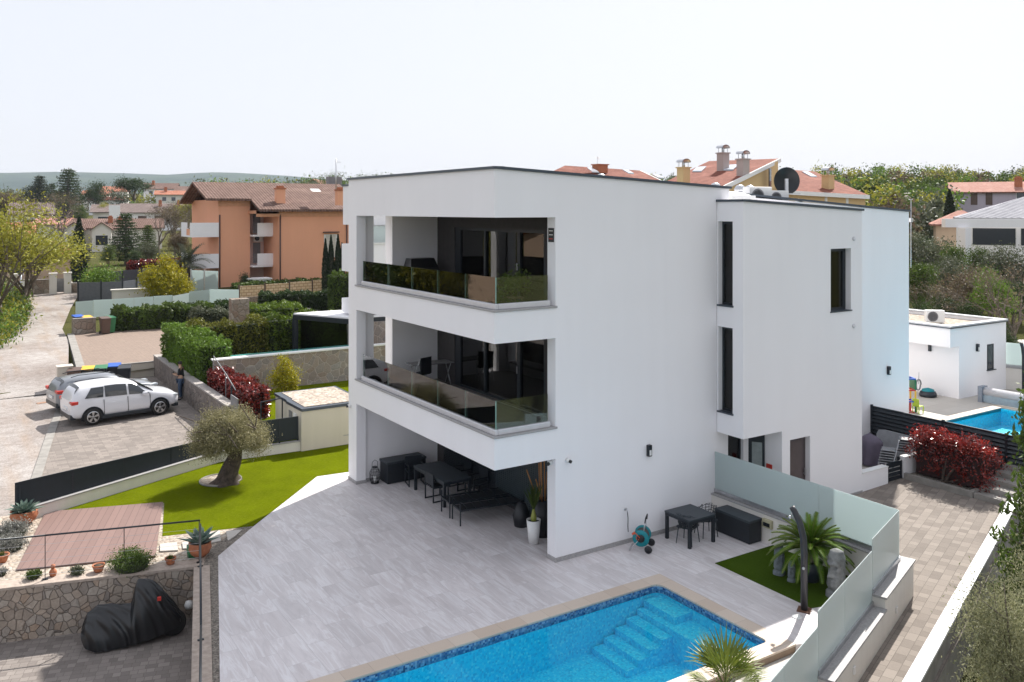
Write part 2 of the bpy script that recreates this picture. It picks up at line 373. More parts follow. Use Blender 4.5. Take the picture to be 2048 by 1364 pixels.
def water_mat(name, rip=.12, scale=2.5, bd=.06):
    n = N(name); p = n.pos(); nm = n.bump(n.noise(p, scale, 3, .5, .4), rip, bd)
    t = n.n('BsdfTransparent'); t.inputs[0].default_value = (.88,.99,1,1); g = n.n('BsdfGlossy'); g.inputs['Roughness'].default_value = .02; n.l(nm, g.inputs['Normal'])
    f = n.n('Fresnel'); f.inputs[0].default_value = 1.33; n.l(nm, f.inputs['Normal'])
    m = n.n('MixShader'); n.l(n.math('MULTIPLY', f.outputs[0], .6), m.inputs[0]); n.l(t.outputs[0], m.inputs[1]); n.l(g.outputs[0], m.inputs[2]); n.l(m.outputs[0], n.out.inputs[0]); return n.m
M['water'] = water_mat('calm_pool_water', .05); M['water_rip'] = water_mat('rippled_pool_water', 1.0, 3.5, .35)
def mosaic_mat(name, cs, rippled=True):
    n = N(name); p = n.pos(); nz = n.n('TexNoise'); n.l(n.pos(), nz.inputs['Vector']); nz.inputs['Scale'].default_value = 5; nz.inputs['Detail'].default_value = 2
    pp = n.mix(.05 if rippled else 0, p, nz.outputs['Color'], 'ADD')
    v = n.n('TexVoronoi'); v.distance = 'CHEBYCHEV'; n.l(pp, v.inputs['Vector']); v.inputs['Scale'].default_value = 24; v.inputs['Randomness'].default_value = .35
    sp = n.n('SeparateColor'); n.l(v.outputs['Color'], sp.inputs[0]); k = len(cs)
    c = n.ramp(sp.outputs[0], [(i/(k-1), cc) for i, cc in enumerate(cs)])
    n.bsdf(c, .4); return n.m
M['mosaic'] = mosaic_mat('blue_glass_mosaic', [(.0,.48,.76),(.0,.60,.88),(.02,.70,.94),(.0,.64,.90),(.12,.80,.97)])
M['mosaic_band'] = mosaic_mat('waterline_mosaic', [(.01,.03,.12),(.25,.42,.60),(.02,.08,.25),(.10,.25,.45)], False)
def slab_mat(name, a, b, sx=.6, sy=.6):
    n = N(name); p = n.pos(); br = n.n('TexBrick'); n.l(p, br.inputs[0]); br.offset = 0
    for k, v in (('Color1', (*a,1)), ('Color2', (*b,1)), ('Mortar', tuple(x*.7 for x in a)+(1,)), ('Scale', 1.), ('Mortar Size', .004), ('Brick Width', sx), ('Row Height', sy)): br.inputs[k].default_value = v
    n.bsdf(n.mix(n.math('MULTIPLY', n.noise(p, 4, 4), .25), br.outputs[0], tuple(x*.8 for x in b)), .7); return n.m
M['pool_coping'] = slab_mat('beige_pool_coping', (.52,.42,.34), (.60,.51,.43), .58, .58)
M['pale_slab'] = slab_mat('pale_deck_slabs', (.44,.41,.37), (.50,.47,.43), .6, .6)
def leaf_mat(name, cs, trans=.3, rough=.55, spec=.3, clump=.8, dark=.45):
    n = N(name); g = n.n('NewGeometry'); k = len(cs)
    c = n.ramp(g.outputs['Random Per Island'], [(i/(k-1), cc) for i, cc in enumerate(cs)])
    f = n.noise(n.pos(), clump, 3); c = n.mix(1., c, n.ramp(f, [(.35, (dark+.2,)*3), (.65, (1.15,)*3)]), 'MULTIPLY')
    b = n.n('BsdfPrincipled'); n.l(c, b.inputs['Base Color']); b.inputs['Roughness'].default_value = rough; b.inputs['Specular IOR Level'].default_value = spec
    t = n.n('BsdfTranslucent'); n.l(c, t.inputs[0]); m = n.n('MixShader'); m.inputs[0].default_value = trans
    n.l(b.outputs[0], m.inputs[1]); n.l(t.outputs[0], m.inputs[2]); n.l(m.outputs[0], n.out.inputs[0]); return n.m
M['lf_olive'] = leaf_mat('olive_leaves', [(.15,.145,.06),(.28,.26,.135),(.42,.38,.22),(.20,.19,.085)], clump=2)
M['lf_deep'] = leaf_mat('deep_green_leaves', [(.02,.045,.012),(.05,.085,.02),(.035,.06,.02)])
M['lf_mid'] = leaf_mat('mid_green_leaves', [(.05,.09,.015),(.10,.15,.025),(.075,.12,.02)])
M['lf_bright'] = leaf_mat('bright_green_leaves', [(.09,.17,.02),(.16,.26,.03),(.12,.20,.03)])
M['lf_yellow'] = leaf_mat('spring_yellow_green_leaves', [(.27,.27,.035),(.38,.36,.045),(.21,.23,.035)])
M['lf_gold'] = leaf_mat('golden_shrub_leaves', [(.30,.28,.01),(.46,.38,.01),(.20,.24,.02)], clump=2.5)
M['lf_red'] = leaf_mat('red_photinia_leaves', [(.10,.012,.015),(.22,.02,.02),(.34,.05,.03),(.06,.015,.015)], .15, .25, .6, 2.5, .3)
M['lf_redbright'] = leaf_mat('bright_red_new_leaves', [(.42,.02,.02),(.55,.06,.03),(.35,.02,.03)], .25, .3, .5)
M['lf_brown'] = leaf_mat('brown_budding_twigs', [(.16,.11,.07),(.10,.075,.05),(.20,.15,.10),(.13,.13,.05)])
M['lf_grey'] = leaf_mat('grey_green_leaves', [(.09,.11,.06),(.15,.16,.10),(.06,.08,.045)], clump=1.2)
M['lf_cyp'] = leaf_mat('cypress_foliage', [(.012,.028,.010),(.025,.045,.015)], .1)
M['lf_thuja'] = leaf_mat('thuja_foliage', [(.09,.15,.012),(.14,.20,.02),(.05,.10,.012)], clump=1.4)
M['lf_hedgeyel'] = leaf_mat('olive_green_thuja', [(.16,.16,.02),(.20,.20,.03),(.10,.12,.02)], clump=1.4)
M['lf_palm'] = leaf_mat('palm_leaflets', [(.08,.17,.012),(.16,.28,.02),(.05,.13,.015)], .15, .5, .15, 3)
M['lf_fan'] = leaf_mat('fan_palm_leaflets', [(.12,.16,.02),(.20,.24,.04),(.08,.12,.02)], .2, .4, .5, 3)
M['lf_agave'] = leaf_mat('blue_agave_leaves', [(.14,.22,.19),(.20,.28,.24),(.26,.33,.26)], .05, .5, .3, 3)
M['lf_shrub'] = leaf_mat('dusty_olive_shrub_leaves', [(.17,.18,.085),(.28,.28,.15),(.38,.37,.22),(.12,.14,.06)], .35, clump=1.6)
M['lf_silver'] = leaf_mat('silver_shrub_leaves', [(.28,.28,.25),(.38,.38,.35),(.20,.20,.18)])
M['bark'] = plain('grey_bark', (.16,.13,.105), .9, scale=5, var=.35, bump=.6, bd=.03)
M['bark_dark'] = plain('olive_bark', (.10,.075,.06), .9, scale=7, var=.4, bump=.8, bd=.04)
# ================================================================== THE GROUND
def sheet(name, poly, z, mat, kind='structure', thick=None, org=None):
    mb = MB(); zz = z if isinstance(z, (list, tuple)) else [z]*len(poly)
    if thick: mb.prism(poly, [a-thick for a in zz], list(zz))
    else: mb.add([(p[0],p[1],a) for p,a in zip(poly,zz)], [tuple(range(len(poly)))])
    o = mb.build(name, mat); o['kind'] = kind; return o
# far ground: a grid that follows the rise of the land, with the plot cut out of it
xs = [-1500,-1000,-700,-500,-350,-250,-180,-130,-100,-80,-65,-50,-40,-30,-24,-18,-12,-6.2,0,6,12,18,24,30,36,42,50,60,75,90,110,140,180,250,350,500,800,1200,1800,2600]
ys = [-300,-120,-60,-30,-20,-10,0,8,16,22,29,31,38,45,52,60,68,76,85,95,110,130,160,200,250,320,400,520,700,1000,1400,2000,2600]
mb = MB(); idx = {}
for i, x in enumerate(xs):
    for j, y in enumerate(ys): idx[i, j] = len(mb.v); mb.v.append((x, y, terr(x, y)-.14))
for i in range(len(xs)-1):
    for j in range(len(ys)-1):
        cx, cy = (xs[i]+xs[i+1])/2, (ys[j]+ys[j+1])/2
        if -30 < cx < 24 and -30 < cy < 29: continue
        if -6.2 < cx < 24 and -30 < cy < 31: continue
        mb.f.append([idx[i,j], idx[i+1,j], idx[i+1,j+1], idx[i,j+1]]); mb.m.append(0); mb.sm.append(True)
struct(mb, 'ground', M['rough'])
sheet('lower_ground', [(-30.2,-30.2),(24.2,-30.2),(24.2,31.2),(-30.2,31.2)], -1.6, M['rough'])
mb = MB()      # raised plot in pieces that leave the pool free, solid down to the low ground
mb.prism([(-30,29),(-30,9.6),(-9.95,6.05),(-5.7,4.75),(-6.35,2.0),(-7.2,-1.7),(24,-1.7),(24,31),(-6.2,31),(-6.2,29)], -1.59, -.035)
mb.prism([(3.6,-1.7),(3.6,-6.9),(7.2,-6.0),(7.2,-1.7)], -1.59, -.3)
struct(mb, 'earth_bank', M['rough'])
# road of pale gravel
sheet('road', [(-30,9.6),(-10.4,9.6),(-9.05,10.6),(-8.55,15.0),(-7.65,21.3),(-6.45,28.3),(-6.2,29),(-30,29)], -.012, M['road'])
mb = MB(); L_ = [(-30,28.9),(-20,37),(-9.3,44.8),(-6.8,53),(-5.9,60),(-6.6,66),(-13,74.5)]; Rr = [(-6.2,28.9),(-5.9,32),(-4.9,42),(-4.7,48),(-3.2,58),(-1.8,66),(-1.0,73)]
def strip(mb, A, B, dz, n=6):
    rows = []
    for k in range(len(A)-1):
        for i in range(n):
            t = i/n; a = [A[k][c]*(1-t)+A[k+1][c]*t for c in (0,1)]; b = [B[k][c]*(1-t)+B[k+1][c]*t for c in (0,1)]
            rows.append([(a[0]+(b[0]-a[0])*s/6, a[1]+(b[1]-a[1])*s/6) for s in range(7)])
    rows.append([(A[-1][0]+(B[-1][0]-A[-1][0])*s/6, A[-1][1]+(B[-1][1]-A[-1][1])*s/6) for s in range(7)])
    mb.grid([[(p[0],p[1],terr(*p)+dz) for p in r] for r in rows]); return mb
strip(mb, L_, Rr, -.008); struct(mb, 'road_far', M['road'])
mb = MB(); strip(mb, [(-13,70.5),(-40,90)], [(-1.0,66),(-1,95)], .0); struct(mb, 'lane', M['road'])
# paved parking bay with kerb
sheet('parking_bay', [(-8.45,14.3),(-1.9,13.55),(-1.9,31.0),(-6.3,31.0),(-6.3,28.5),(-7.4,21.3)], 0, M['paver'], thick=.02)
mb = MB(); mb.prism([(-8.75,14.2),(-8.45,14.2),(-7.38,21.3),(-6.2,28.4),(-6.5,28.4),(-7.68,21.3)], -.02, .025); struct(mb, 'kerb', M['concrete'])
# second driveway, higher, with its own kerb
sheet('driveway', [(-5.2,31.3),(2.2,31.5),(2.2,45.2),(-4.3,45.0)], .72, M['paver_small'], thick=.9)
mb = MB(); mb.prism([(-5.6,31.3),(-5.2,31.3),(-4.3,45.0),(-4.7,45.0)], -.3, .76); struct(mb, 'driveway_kerb', M['concrete'])
# upper garden of the neighbouring plot
sheet('upper_garden', [(-1.75,13.3),(12,13.3),(12,22.2),(-1.3,22.2)], .48, M['turf'], thick=.8)
sheet('hedge_bed', [(-1.45,22.2),(14,22.2),(14,30.9),(2.3,30.9),(2.3,46),(-1.45,30.9)], .55, M['soil'], thick=.8)
# the terrace
TER = [(-6.62,-1.04),(-7.6,-5.2),(-8.4,-10.5),(-4,-10.5),(7.4,-6.05),(7.6,0.3),(3.2,9.1),(1.5,9.76),(.27,9.76),(-.77,9.86),(-3.8,6.53),(-5.16,4.95)]
# keep the pool hole free: the deck is made of four pieces round it
PX0, PX1, PY0, PY1 = -9.2, 3.11, -5.53, -2.28; CW = .38
mb = MB()
mb.prism([(-6.9,-2.28+CW),(-6.62,-1.04),(-5.16,4.95),(-3.8,6.53),(-.77,9.86),(.27,9.76),(3.1,9.1),(7.4,.2),(7.25,-2.28+CW)], -.25, 0)
mb.prism([(PX1+CW,-5.91),(PX1+CW,-2.28+CW),(7.25,-2.28+CW),(7.25,-5.75),(5.0,-6.6)], -.25, 0)
struct(mb, 'terrace', M['terrace'])
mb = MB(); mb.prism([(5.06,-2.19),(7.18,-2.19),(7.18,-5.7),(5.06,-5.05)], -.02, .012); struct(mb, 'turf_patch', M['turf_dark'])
# lower ledge in front of the pool end, pale slabs
mb = MB(); mb.prism([(-9,-5.53-CW),(PX1+CW,-5.91),(5.0,-6.6),(2.0,-7.7),(-4,-9.9),(-9,-11.5)], -.6, -.16); struct(mb, 'pool_ledge', M['pale_slab'])
# lawn, gravel and path strips
sheet('lawn', [(-8.4,10.75),(-3.05,13.25),(1.6,13.0),(3.2,13.0),(3.2,9.6),(.27,9.765),(-.77,9.87),(-3.83,6.55),(-6.08,7.13),(-5.5,9.9)], -.003, M['turf'], thick=.02)
sheet('pale_pebble_bed', [(-10.6,6.0),(-10.3,11.2),(-8.3,11.2),(-5.4,9.9),(-3.8,6.6),(-5.3,4.9),(-5.9,5.0),(-9.9,6.1)], -.01, M['gravel_pale'], thick=.02)
sheet('dark_gravel_strip', [(-5.5,4.9),(-5.18,4.93),(-3.78,6.5),(-4.05,6.75),(-5.2,5.55)], -.004, M['gravel_dark'], thick=.02)
sheet('dark_gravel_strip', [(-5.55,4.9),(-5.16,4.95),(-6.62,-1.04),(-8.8,-10.5),(-9.2,-10.5),(-6.85,-1.0)], -.006, M['gravel_dark'], thick=.02)
mb = MB(); mb.prism([(-8.55,10.84),(-5.54,9.88),(-6.51,5.72),(-9.5,6.68)], 0, .035); struct(mb, 'deck', M['deck'])
for q in ([(320,1090),(354,1086),(356,1102),(320,1104)], [(364,1086),(392,1083),(390,1098),(366,1099)], [(411,1068),(440,1064),(442,1083),(413,1089)], [(452,1064),(484,1061),(470,1074),(456,1083)]):
    mb = MB(); mb.prism([G(u,v)[:2] for u,v in q], 0, .03); o = mb.build('stepping_slab', M['pale_slab']); o['kind'] = 'structure'
# sunken court
COURT = [(-24,9.8),(-9.88,5.8),(-5.72,4.6),(-7.0,-.8),(-9.2,-10.5),(-24,-10.5)]
sheet('court_paving', COURT, -1.27, M['paver_court'], thick=.3)
# side path, paved; it climbs gently towards the gate
pz = lambda x: -.22+.024*x
PTH = [(1.0,-8.1),(2.2,-7.9),(7.4,-6.0),(12.6,-1.0),(16.4,-1.0),(16.4,1.45),(12.6,1.45),(12.66,-.9),(14.9,-.98),(14.9,-4.4),(4.2,-8.25),(.5,-9.55),(-3,-10.9),(-5,-10.2)]
mb = MB(); A = [(-5,-10.28),(7.45,-5.98),(9.0,0.5),(14.8,0.5)]; B = [(-4.4,-11.4),(7.45,-7.1),(10.0,-6.15),(14.9,-4.4)]
def lev(P): return [(p[0],p[1],pz(p[0])) for p in P]
mb.add(lev([(-6,-10.62),(7.45,-5.9),(7.45,-7.2),(-6,-11.85)]), [(0,1,2,3)]); mb.add(lev([(7.45,-5.9),(7.45,0),(14.85,0),(14.85,-4.5),(7.45,-7.2)]), [(0,1,2,3,4)])
struct(mb, 'side_path', M['paver_tan'])
sheet('side_patio', [(12.66,-.8),(16.6,-.8),(16.6,1.6),(12.66,1.6)], .22, M['pale_slab'], thick=.3)
mb = MB()
mb.prism([(-6,-10.64),(7.5,-5.9),(7.5,.2),(24,.2),(24,-20),(-6,-20)], -1.58, -1.2); struct(mb, 'hedge_ground', M['rough'])

# ================================================================== THE POOL
root = thing('swimming_pool', 'long blue mosaic pool with beige coping on the tiled terrace, corner steps inside', 'pool', (0,-4,0))
org = (0,-4,0); Z0, ZF = -.03, -1.08
# basin seen from inside (rounded far corners)
def rc(cx, cy, r, a0, a1, n=6): return [(cx+r*math.cos(R_(a0+(a1-a0)*i/n)), cy+r*math.sin(R_(a0+(a1-a0)*i/n))) for i in range(n+1)]
inner = [(PX0,PY0)] + rc(PX1-.12,PY0+.12,.12,-90,0) + rc(PX1-.22,PY1-.22,.22,0,90) + [(PX0,PY1)]
mb = MB(); nI = len(inner)
mb.add([(x,y,ZF) for x,y in inner]+[(x,y,-.19) for x,y in inner], [tuple(range(nI))]+[((i+1)%nI,i,i+nI,(i+1)%nI+nI) for i in range(nI)])
mb.build('basin', M['mosaic'], root, org)
mb = MB(); mb.add([(x,y,-.19) for x,y in inner]+[(x,y,Z0) for x,y in inner], [((i+1)%nI,i,i+nI,(i+1)%nI+nI) for i in range(nI)]); mb.build('waterline_band', M['mosaic_band'], root, org)
mb = MB()      # ledge and steps
mb.box(2.42,PY0+.002,ZF+.002,PX1-.002,PY1-.03,-.42)
mb.build('ledge', M['mosaic'], root, org)
mb = MB(); mb.box(2.62,-3.35,-.418,PX1-.004,PY1-.032,-.26); mb.build('step', M['mosaic'], root, org)
for k in range(4):
    mb = MB(); mb.box(2.417-.33*(k+1),-3.5,ZF+.003,2.417-.33*k-.002,PY1-.034,-.55-.13*k); mb.build('step', M['mosaic'], root, org)
outer = [(PX0,PY0-CW),(PX1+CW,PY0-CW),(PX1+CW,PY1+CW),(PX0,PY1+CW)]
mb = MB()      # coping as a ring of flat stones
def ring(mb, inn, z0, z1):
    def proj_out(p):
        x, y = p; ox = min(max(x + (CW if x > PX1-.3 else 0), PX0), PX1+CW); oy = y
        if y > PY1-.3: oy = PY1+CW
        if y < PY0+.3: oy = PY0-CW
        if x > PX1-.3: ox = PX1+CW
        return ox, oy
    n = len(inn); O = [proj_out(p) for p in inn]
    V = [(x,y,z1) for x,y in inn]+[(x,y,z1) for x,y in O]+[(x,y,z0) for x,y in inn]+[(x,y,z0) for x,y in O]
    F = []
    for i in range(n-1): F += [(i,i+n,i+1+n,i+1),(i+1,i+1+2*n,i+2*n,i),(i+n,i+3*n,i+1+3*n,i+1+n)]
    mb.add(V, F)
ring(mb, inner, -.035, .006); mb.build('coping', M['pool_coping'], root, org)
mb = MB(); mb.box(PX0,PY0-CW+.012,-.4,PX1+CW-.012,PY0-CW+.06,-.037); mb.build('outer_face', plain('brown_stone_edge', (.30,.22,.16), .8), root, org)
mb = MB(); mb.add([(x*.9995,y,-.11) for x,y in inner], [tuple(range(nI))]); mb.build('water', M['water'], root, org, kind='structure')

# ================================================================== THE WHITE HOUSE
H = thing('modern_house', 'large white flat roofed villa with two glass fronted balconies in the middle', 'house', (4,4,0)); ho = (4,4,0)
def hz(x): return 9.73-.047*x         # main roof falls slowly away from the corner
mb = MB()
# post, end wall (with tall slots on the upper floors), beams
mb.prism([(0,8.39),(.32,8.39),(.32,9.04),(0,9.04)], 0, 8.57)
mb.box(.318,8.5,0,2.97,9.038,3.03)
for z0, z1 in ((3.03,5.57),(6.03,8.57)):
    mb.box(.318,8.5,z0,.64,9.038,z1); mb.box(1.3,8.5,z0,2.97,9.038,z1)
# balcony fascias (ground soffit 2.57, upper soffit 5.57)
for z0, z1 in ((2.57,3.33),(5.57,6.33)):
    mb.box(0,.25,z0,.25,8.39,z1); mb.box(0,0,z0,1.78,.25,z1)
    mb.box(.25,.25,z0,2.97,8.5,z0+.46)
# top beam with sloping top
def sbox(mb, x0,y0,x1,y1,z0, dz=0): mb.prism([(x0,y0),(x1,y0),(x1,y1),(x0,y1)], z0, [hz(x0)+dz,hz(x1)+dz,hz(x1)+dz,hz(x0)+dz])
sbox(mb, 0,.25,.25,9.04,8.57); sbox(mb, 0,0,7.91,.25,8.57)
mb.box(.25,.25,8.57,7.9,9.04,9.02)
# right wall
mb.box(1.78,0,0,7.41,.35,8.57); mb.box(7.4,.0,2.46,7.91,.35,9.0); mb.box(7.41,.004,0,7.86,.3,2.46)
sbox(mb, 7.66,.25,7.91,9.04,8.57)
sbox(mb, .25,8.79,7.66,9.04,9.02)
# rear shell, with windows in it that light the rooms
for z0, z1, wl in ((.0,3.0,[]),(3.0,6.0,[(4.2,5.0,3.5,4.9),(5.35,5.95,3.1,4.9),(6.9,7.7,3.1,4.7)]),(6.0,8.57,[(4.1,5.0,7.22,7.95),(5.35,6.4,7.22,7.95)])):
    x = 2.97
    for a, b, c, d in wl:
        mb.box(x,8.8,z0,a,9.03,z1); mb.box(a,8.8,z0,b,9.03,c); mb.box(a,8.8,d,b,9.03,z1); x = b
    mb.box(x,8.8,z0,7.9,9.03,z1)
mb.box(7.66,.35,0,7.9,8.8,8.57)
o = mb.build('wall', M['white'], H, ho)
mb = MB()
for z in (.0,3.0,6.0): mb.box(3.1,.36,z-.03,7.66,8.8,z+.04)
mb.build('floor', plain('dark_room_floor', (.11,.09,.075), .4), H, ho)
mb = MB()
for z in (3.046,6.046): mb.box(.255,.255,z-.02,3.1,8.5,z)
mb.build('balcony_floor', plain('grey_balcony_tiles', (.17,.16,.15), .6), H, ho)
# dark inner wall with sliding doors; x = 2.97
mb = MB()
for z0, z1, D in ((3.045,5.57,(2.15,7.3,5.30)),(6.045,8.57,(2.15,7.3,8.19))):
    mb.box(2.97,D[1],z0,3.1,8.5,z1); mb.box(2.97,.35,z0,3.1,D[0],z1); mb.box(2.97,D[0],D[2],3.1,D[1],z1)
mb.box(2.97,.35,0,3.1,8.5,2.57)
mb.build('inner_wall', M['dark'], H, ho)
mb = MB()
for k in range(40): mb.box(2.93,.6,.12+k*.058,2.966,4.6,.165+k*.058)
mb.box(2.925,4.6,.05,2.968,4.68,2.5); mb.box(2.925,.52,.05,2.968,.6,2.5)
mb.build('roller_shutter', plain('blue_black_slats', (.03,.045,.055), .45), H, ho)
mb = MB()
for k in range(40): mb.box(2.935,4.7,.12+k*.058,2.966,8.0,.165+k*.058)
mb.build('roller_shutter', M['anth'], H, ho)
for zf, zt in ((3.05,5.30),(6.05,8.19)):
    fr = MB(); fx0, fx1 = 2.99, 3.075
    ysp = [2.2,3.55,5.40,6.95]
    fr.box(fx0,2.15,zf,fx1,7.3,zf+.07); fr.box(fx0,2.15,zt-.09,fx1,7.3,zt)
    fr.box(fx0,6.95,zf+.07,fx1,7.3,zt-.09); fr.box(fx0,2.15,zf+.07,fx1,2.25,zt-.09)
    for y, ww in ((3.50,.16),(5.40,.11)): fr.box(fx0-.02,y-ww/2,zf+.07,fx1,y+ww/2,zt-.09)
    dr = fr.build('sliding_door', M['anth'], H, ho)
    for a, b in ((2.25,3.42),(3.58,5.345),(5.455,6.95)):
        p = MB(); p.box(3.03,a,zf+.07,3.04,b,zt-.09); p.build('pane', M['pane'], dr)
        MB.last.location = (-ho[0],-ho[1],0)
    hd = MB(); hd.box(2.94,3.53,zf+.95,2.97,3.57,zf+1.15); hd.build('handle', M['steel'], dr, ho)
    tr = MB(); tr.box(2.78,2.2,zf+.002,2.84,6.3,zf+.012); tr.build('door_track', M['steel'], H, ho)
# ceilings lamps strip in the upper room (lit)
em = bpy.data.materials.new('warm_lamp'); em.use_nodes = True; nn = em.node_tree; nn.nodes.clear(); e = nn.nodes.new('ShaderNodeEmission'); e.inputs[0].default_value = (1,.5,.25,1); e.inputs[1].default_value = 2.2
oo = nn.nodes.new('ShaderNodeOutputMaterial'); nn.links.new(e.outputs[0], oo.inputs[0])
p = MB(); q = W(1072,484,29); p.beam(W(1058,483,29), W(1088,486,29), .06, .03); p.build('strip_light', em, H, ho)
mb = MB(); mb.box(7.56,4.0,6.9,7.6,5.6,8.0); mb.build('wall_screen', M['black'], H, ho)
# sill stones, channels, balustrade glass
for zs, zt in ((3.37,4.19),(6.37,7.14)):
    mb = MB(); mb.prism([(-.035,8.46),(-.035,-.035),(1.82,-.035),(1.82,.28),(.28,.28),(.28,8.46)], zs-.05, zs); mb.build('sill', M['stone_trim'], H, ho, bevel=.006)
    mb = MB(); mb.box(.04,.04,zs,.14,8.1,zs+.14); mb.box(.14,.04,zs,1.66,.14,zs+.14); mb.build('glass_channel', M['alu'], H, ho, bevel=.02)
    spl = [.09,1.55,3.05,4.6,6.2,8.05]
    for a, b in zip(spl[:-1], spl[1:]):
        p = MB(); p.box(.082,a+.006,zs+.1,.098,b-.006,zt); p.build('balustrade_pane', M['glass'], H, ho)
        p = MB(); p.box(.083,b-.005,zs+.14,.097,b+.003,zt); p.build('pane_joint', M['glass_edge'], H, ho)
    p = MB(); p.box(.106,.082,zs+.1,1.6,.098,zt); p.build('balustrade_pane', M['glass'], H, ho)
    p = MB(); p.box(.083,.083,zs+.14,.104,.097,zt); p.build('pane_joint', M['glass_edge'], H, ho)
# block two: entrance tower
def z2(x): return 8.985-.05*(x-7.41)
mb = MB()
mb.prism([(7.41,-.97),(12.66,-.97),(12.66,1.5),(7.41,1.5)], 8.6, [z2(7.41),z2(12.66),z2(12.66),z2(7.41)])
mb.box(7.41,-.05,2.46,7.7,0,8.6)
for z0, z1 in ((2.46,3.07),(5.46,6.07),(8.43,8.6)): mb.box(7.41,-.59,z0,7.7,-.05,z1)
mb.box(7.41,-.97,2.46,7.7,-.59,8.6)
mb.box(7.7,-.97,2.46,9.0,-.67,8.6); mb.box(7.7,-.67,2.46,9.0,.0,2.6)
mb.box(9.0,-.97,0,9.34,-.67,8.6); mb.box(9.0,-.67,0,9.2,.3,2.46)
mb.box(9.34,-.97,2.16,10.22,-.67,8.6)
mb.box(10.22,-.97,0,11.16,-.67,8.6); mb.box(12.12,-.97,0,12.66,-.67,8.6); mb.box(11.16,-.97,0,12.12,-.67,5.72); mb.box(11.16,-.97,7.59,12.12,-.67,8.6)
mb.box(12.4,-.67,0,12.658,1.5,8.6)
mb.box(8.49,.0,0,8.70,.3,2.46)
mb.build('wall', M['white'], H, ho)
mb = MB(); mb.box(7.41,-.985,0,12.67,-.972,.0) if False else None
def window(parent, name, frame_boxes, pane_box, sill_box=None):
    mb = MB(); [mb.box(*b) for b in frame_boxes]; f = mb.build(name, M['anth'], parent, ho)
    p = MB(); p.box(*pane_box); q = p.build('pane', M['pane'], f); q.location = (-ho[0],-ho[1],0)
    if sill_box: p = MB(); p.box(*sill_box); q = p.build('sill', M['coping'], f); q.location = (-ho[0],-ho[1],0)
    return f
for z0, z1 in ((6.07,8.43),(3.07,5.46)):
    window(H, 'window', [(7.57,-.59,z0,7.63,-.05,z0+.07),(7.57,-.59,z1-.08,7.63,-.05,z1),(7.57,-.12,z0+.07,7.63,-.05,z1-.08),(7.57,-.59,z0+.07,7.63,-.53,z1-.08)],
        (7.595,-.53,z0+.07,7.605,-.12,z1-.08), (7.37,-.62,z0-.03,7.58,-.03,z0+.012))
    mb = MB(); mb.box(7.66,-.5,z0+.05,7.68,-.3,z1-.1); mb.build('curtain', M['whiteplastic'], H, ho)
window(H, 'window', [(11.16,-.78,5.72,12.12,-.72,5.80),(11.16,-.78,7.5,12.12,-.72,7.59),(11.16,-.78,5.8,11.23,-.72,7.5),(11.98,-.78,5.8,12.12,-.72,7.5)],
    (11.23,-.755,5.8,11.98,-.745,7.5), (11.13,-1.0,5.69,12.15,-.79,5.722))
# garden door in the tower front
mb = MB(); mb.box(9.34,-.8,0.1,10.22,-.74,2.16); d = mb.build('door', plain('dark_brown_grey_door', (.065,.05,.052), .4), H, ho)
mb = MB(); mb.box(9.44,-.812,.2,10.1,-.803,2.06); mb.build('door_panel', plain('door_panel_grey', (.085,.065,.067), .35), d); MB.last.location = (-ho[0],-ho[1],0)
mb = MB(); mb.beam((10.14,-.85,1.0),(10.14,-.85,1.2), .03); mb.box(10.12,-.83,1.03,10.16,-.8,1.06); mb.build('handle', M['steel'], d); MB.last.location = (-ho[0],-ho[1],0)
# entrance: dark glazed side light and open leaf
window(H, 'window', [(7.86,.1,0,8.49,.18,.1),(7.86,.1,2.36,8.49,.18,2.46),(7.86,.1,.1,7.92,.18,2.36),(8.43,.1,.1,8.49,.18,2.36)], (7.92,.13,.1,8.43,.14,2.36))
mb = MB(); mb.prism([(8.72,.02),(8.98,-.36),(9.0,-.34),(8.75,.04)], .05, 2.35); d = mb.build('door', M['anth'], H, ho)
mb = MB(); mb.prism([(8.765,-.075),(8.925,-.31),(8.92,-.32),(8.757,-.08)], 1.15, 2.0); q = mb.build('door_glass', plain('door_glass_panel', (.28,.32,.32), .1), d); q.location = (-ho[0],-ho[1],0)
mb = MB(); mb.box(8.97,-.62,1.2,8.998,-.42,1.42); mb.build('post_box', M['red'], H, ho)
# block three (rear)
def z3(x): return 9.2-.06*(x-10.83)
mb = MB(); mb.prism([(7.91,1.45),(18.9,1.45),(18.9,9.0),(7.91,9.0)], 0, [z3(8.9)-.03,z3(18.9)-.03,z3(18.9)-.03,z3(8.9)-.03]); mb.build('wall', M['white'], H, ho)
# skirting
for bx in ((1.762,-.018,0,7.3,-.001,.11),(1.762,0,0,1.779,.35,.11),(-.018,8.372,0,.338,8.389,.1),(-.018,8.39,0,-.001,9.06,.1),(.34,8.482,0,2.93,8.499,.1),(9.0,-.99,0,12.67,-.971,.14)):
    mb = MB(); mb.box(*bx); mb.build('skirting', M['stone_trim'], H, ho)
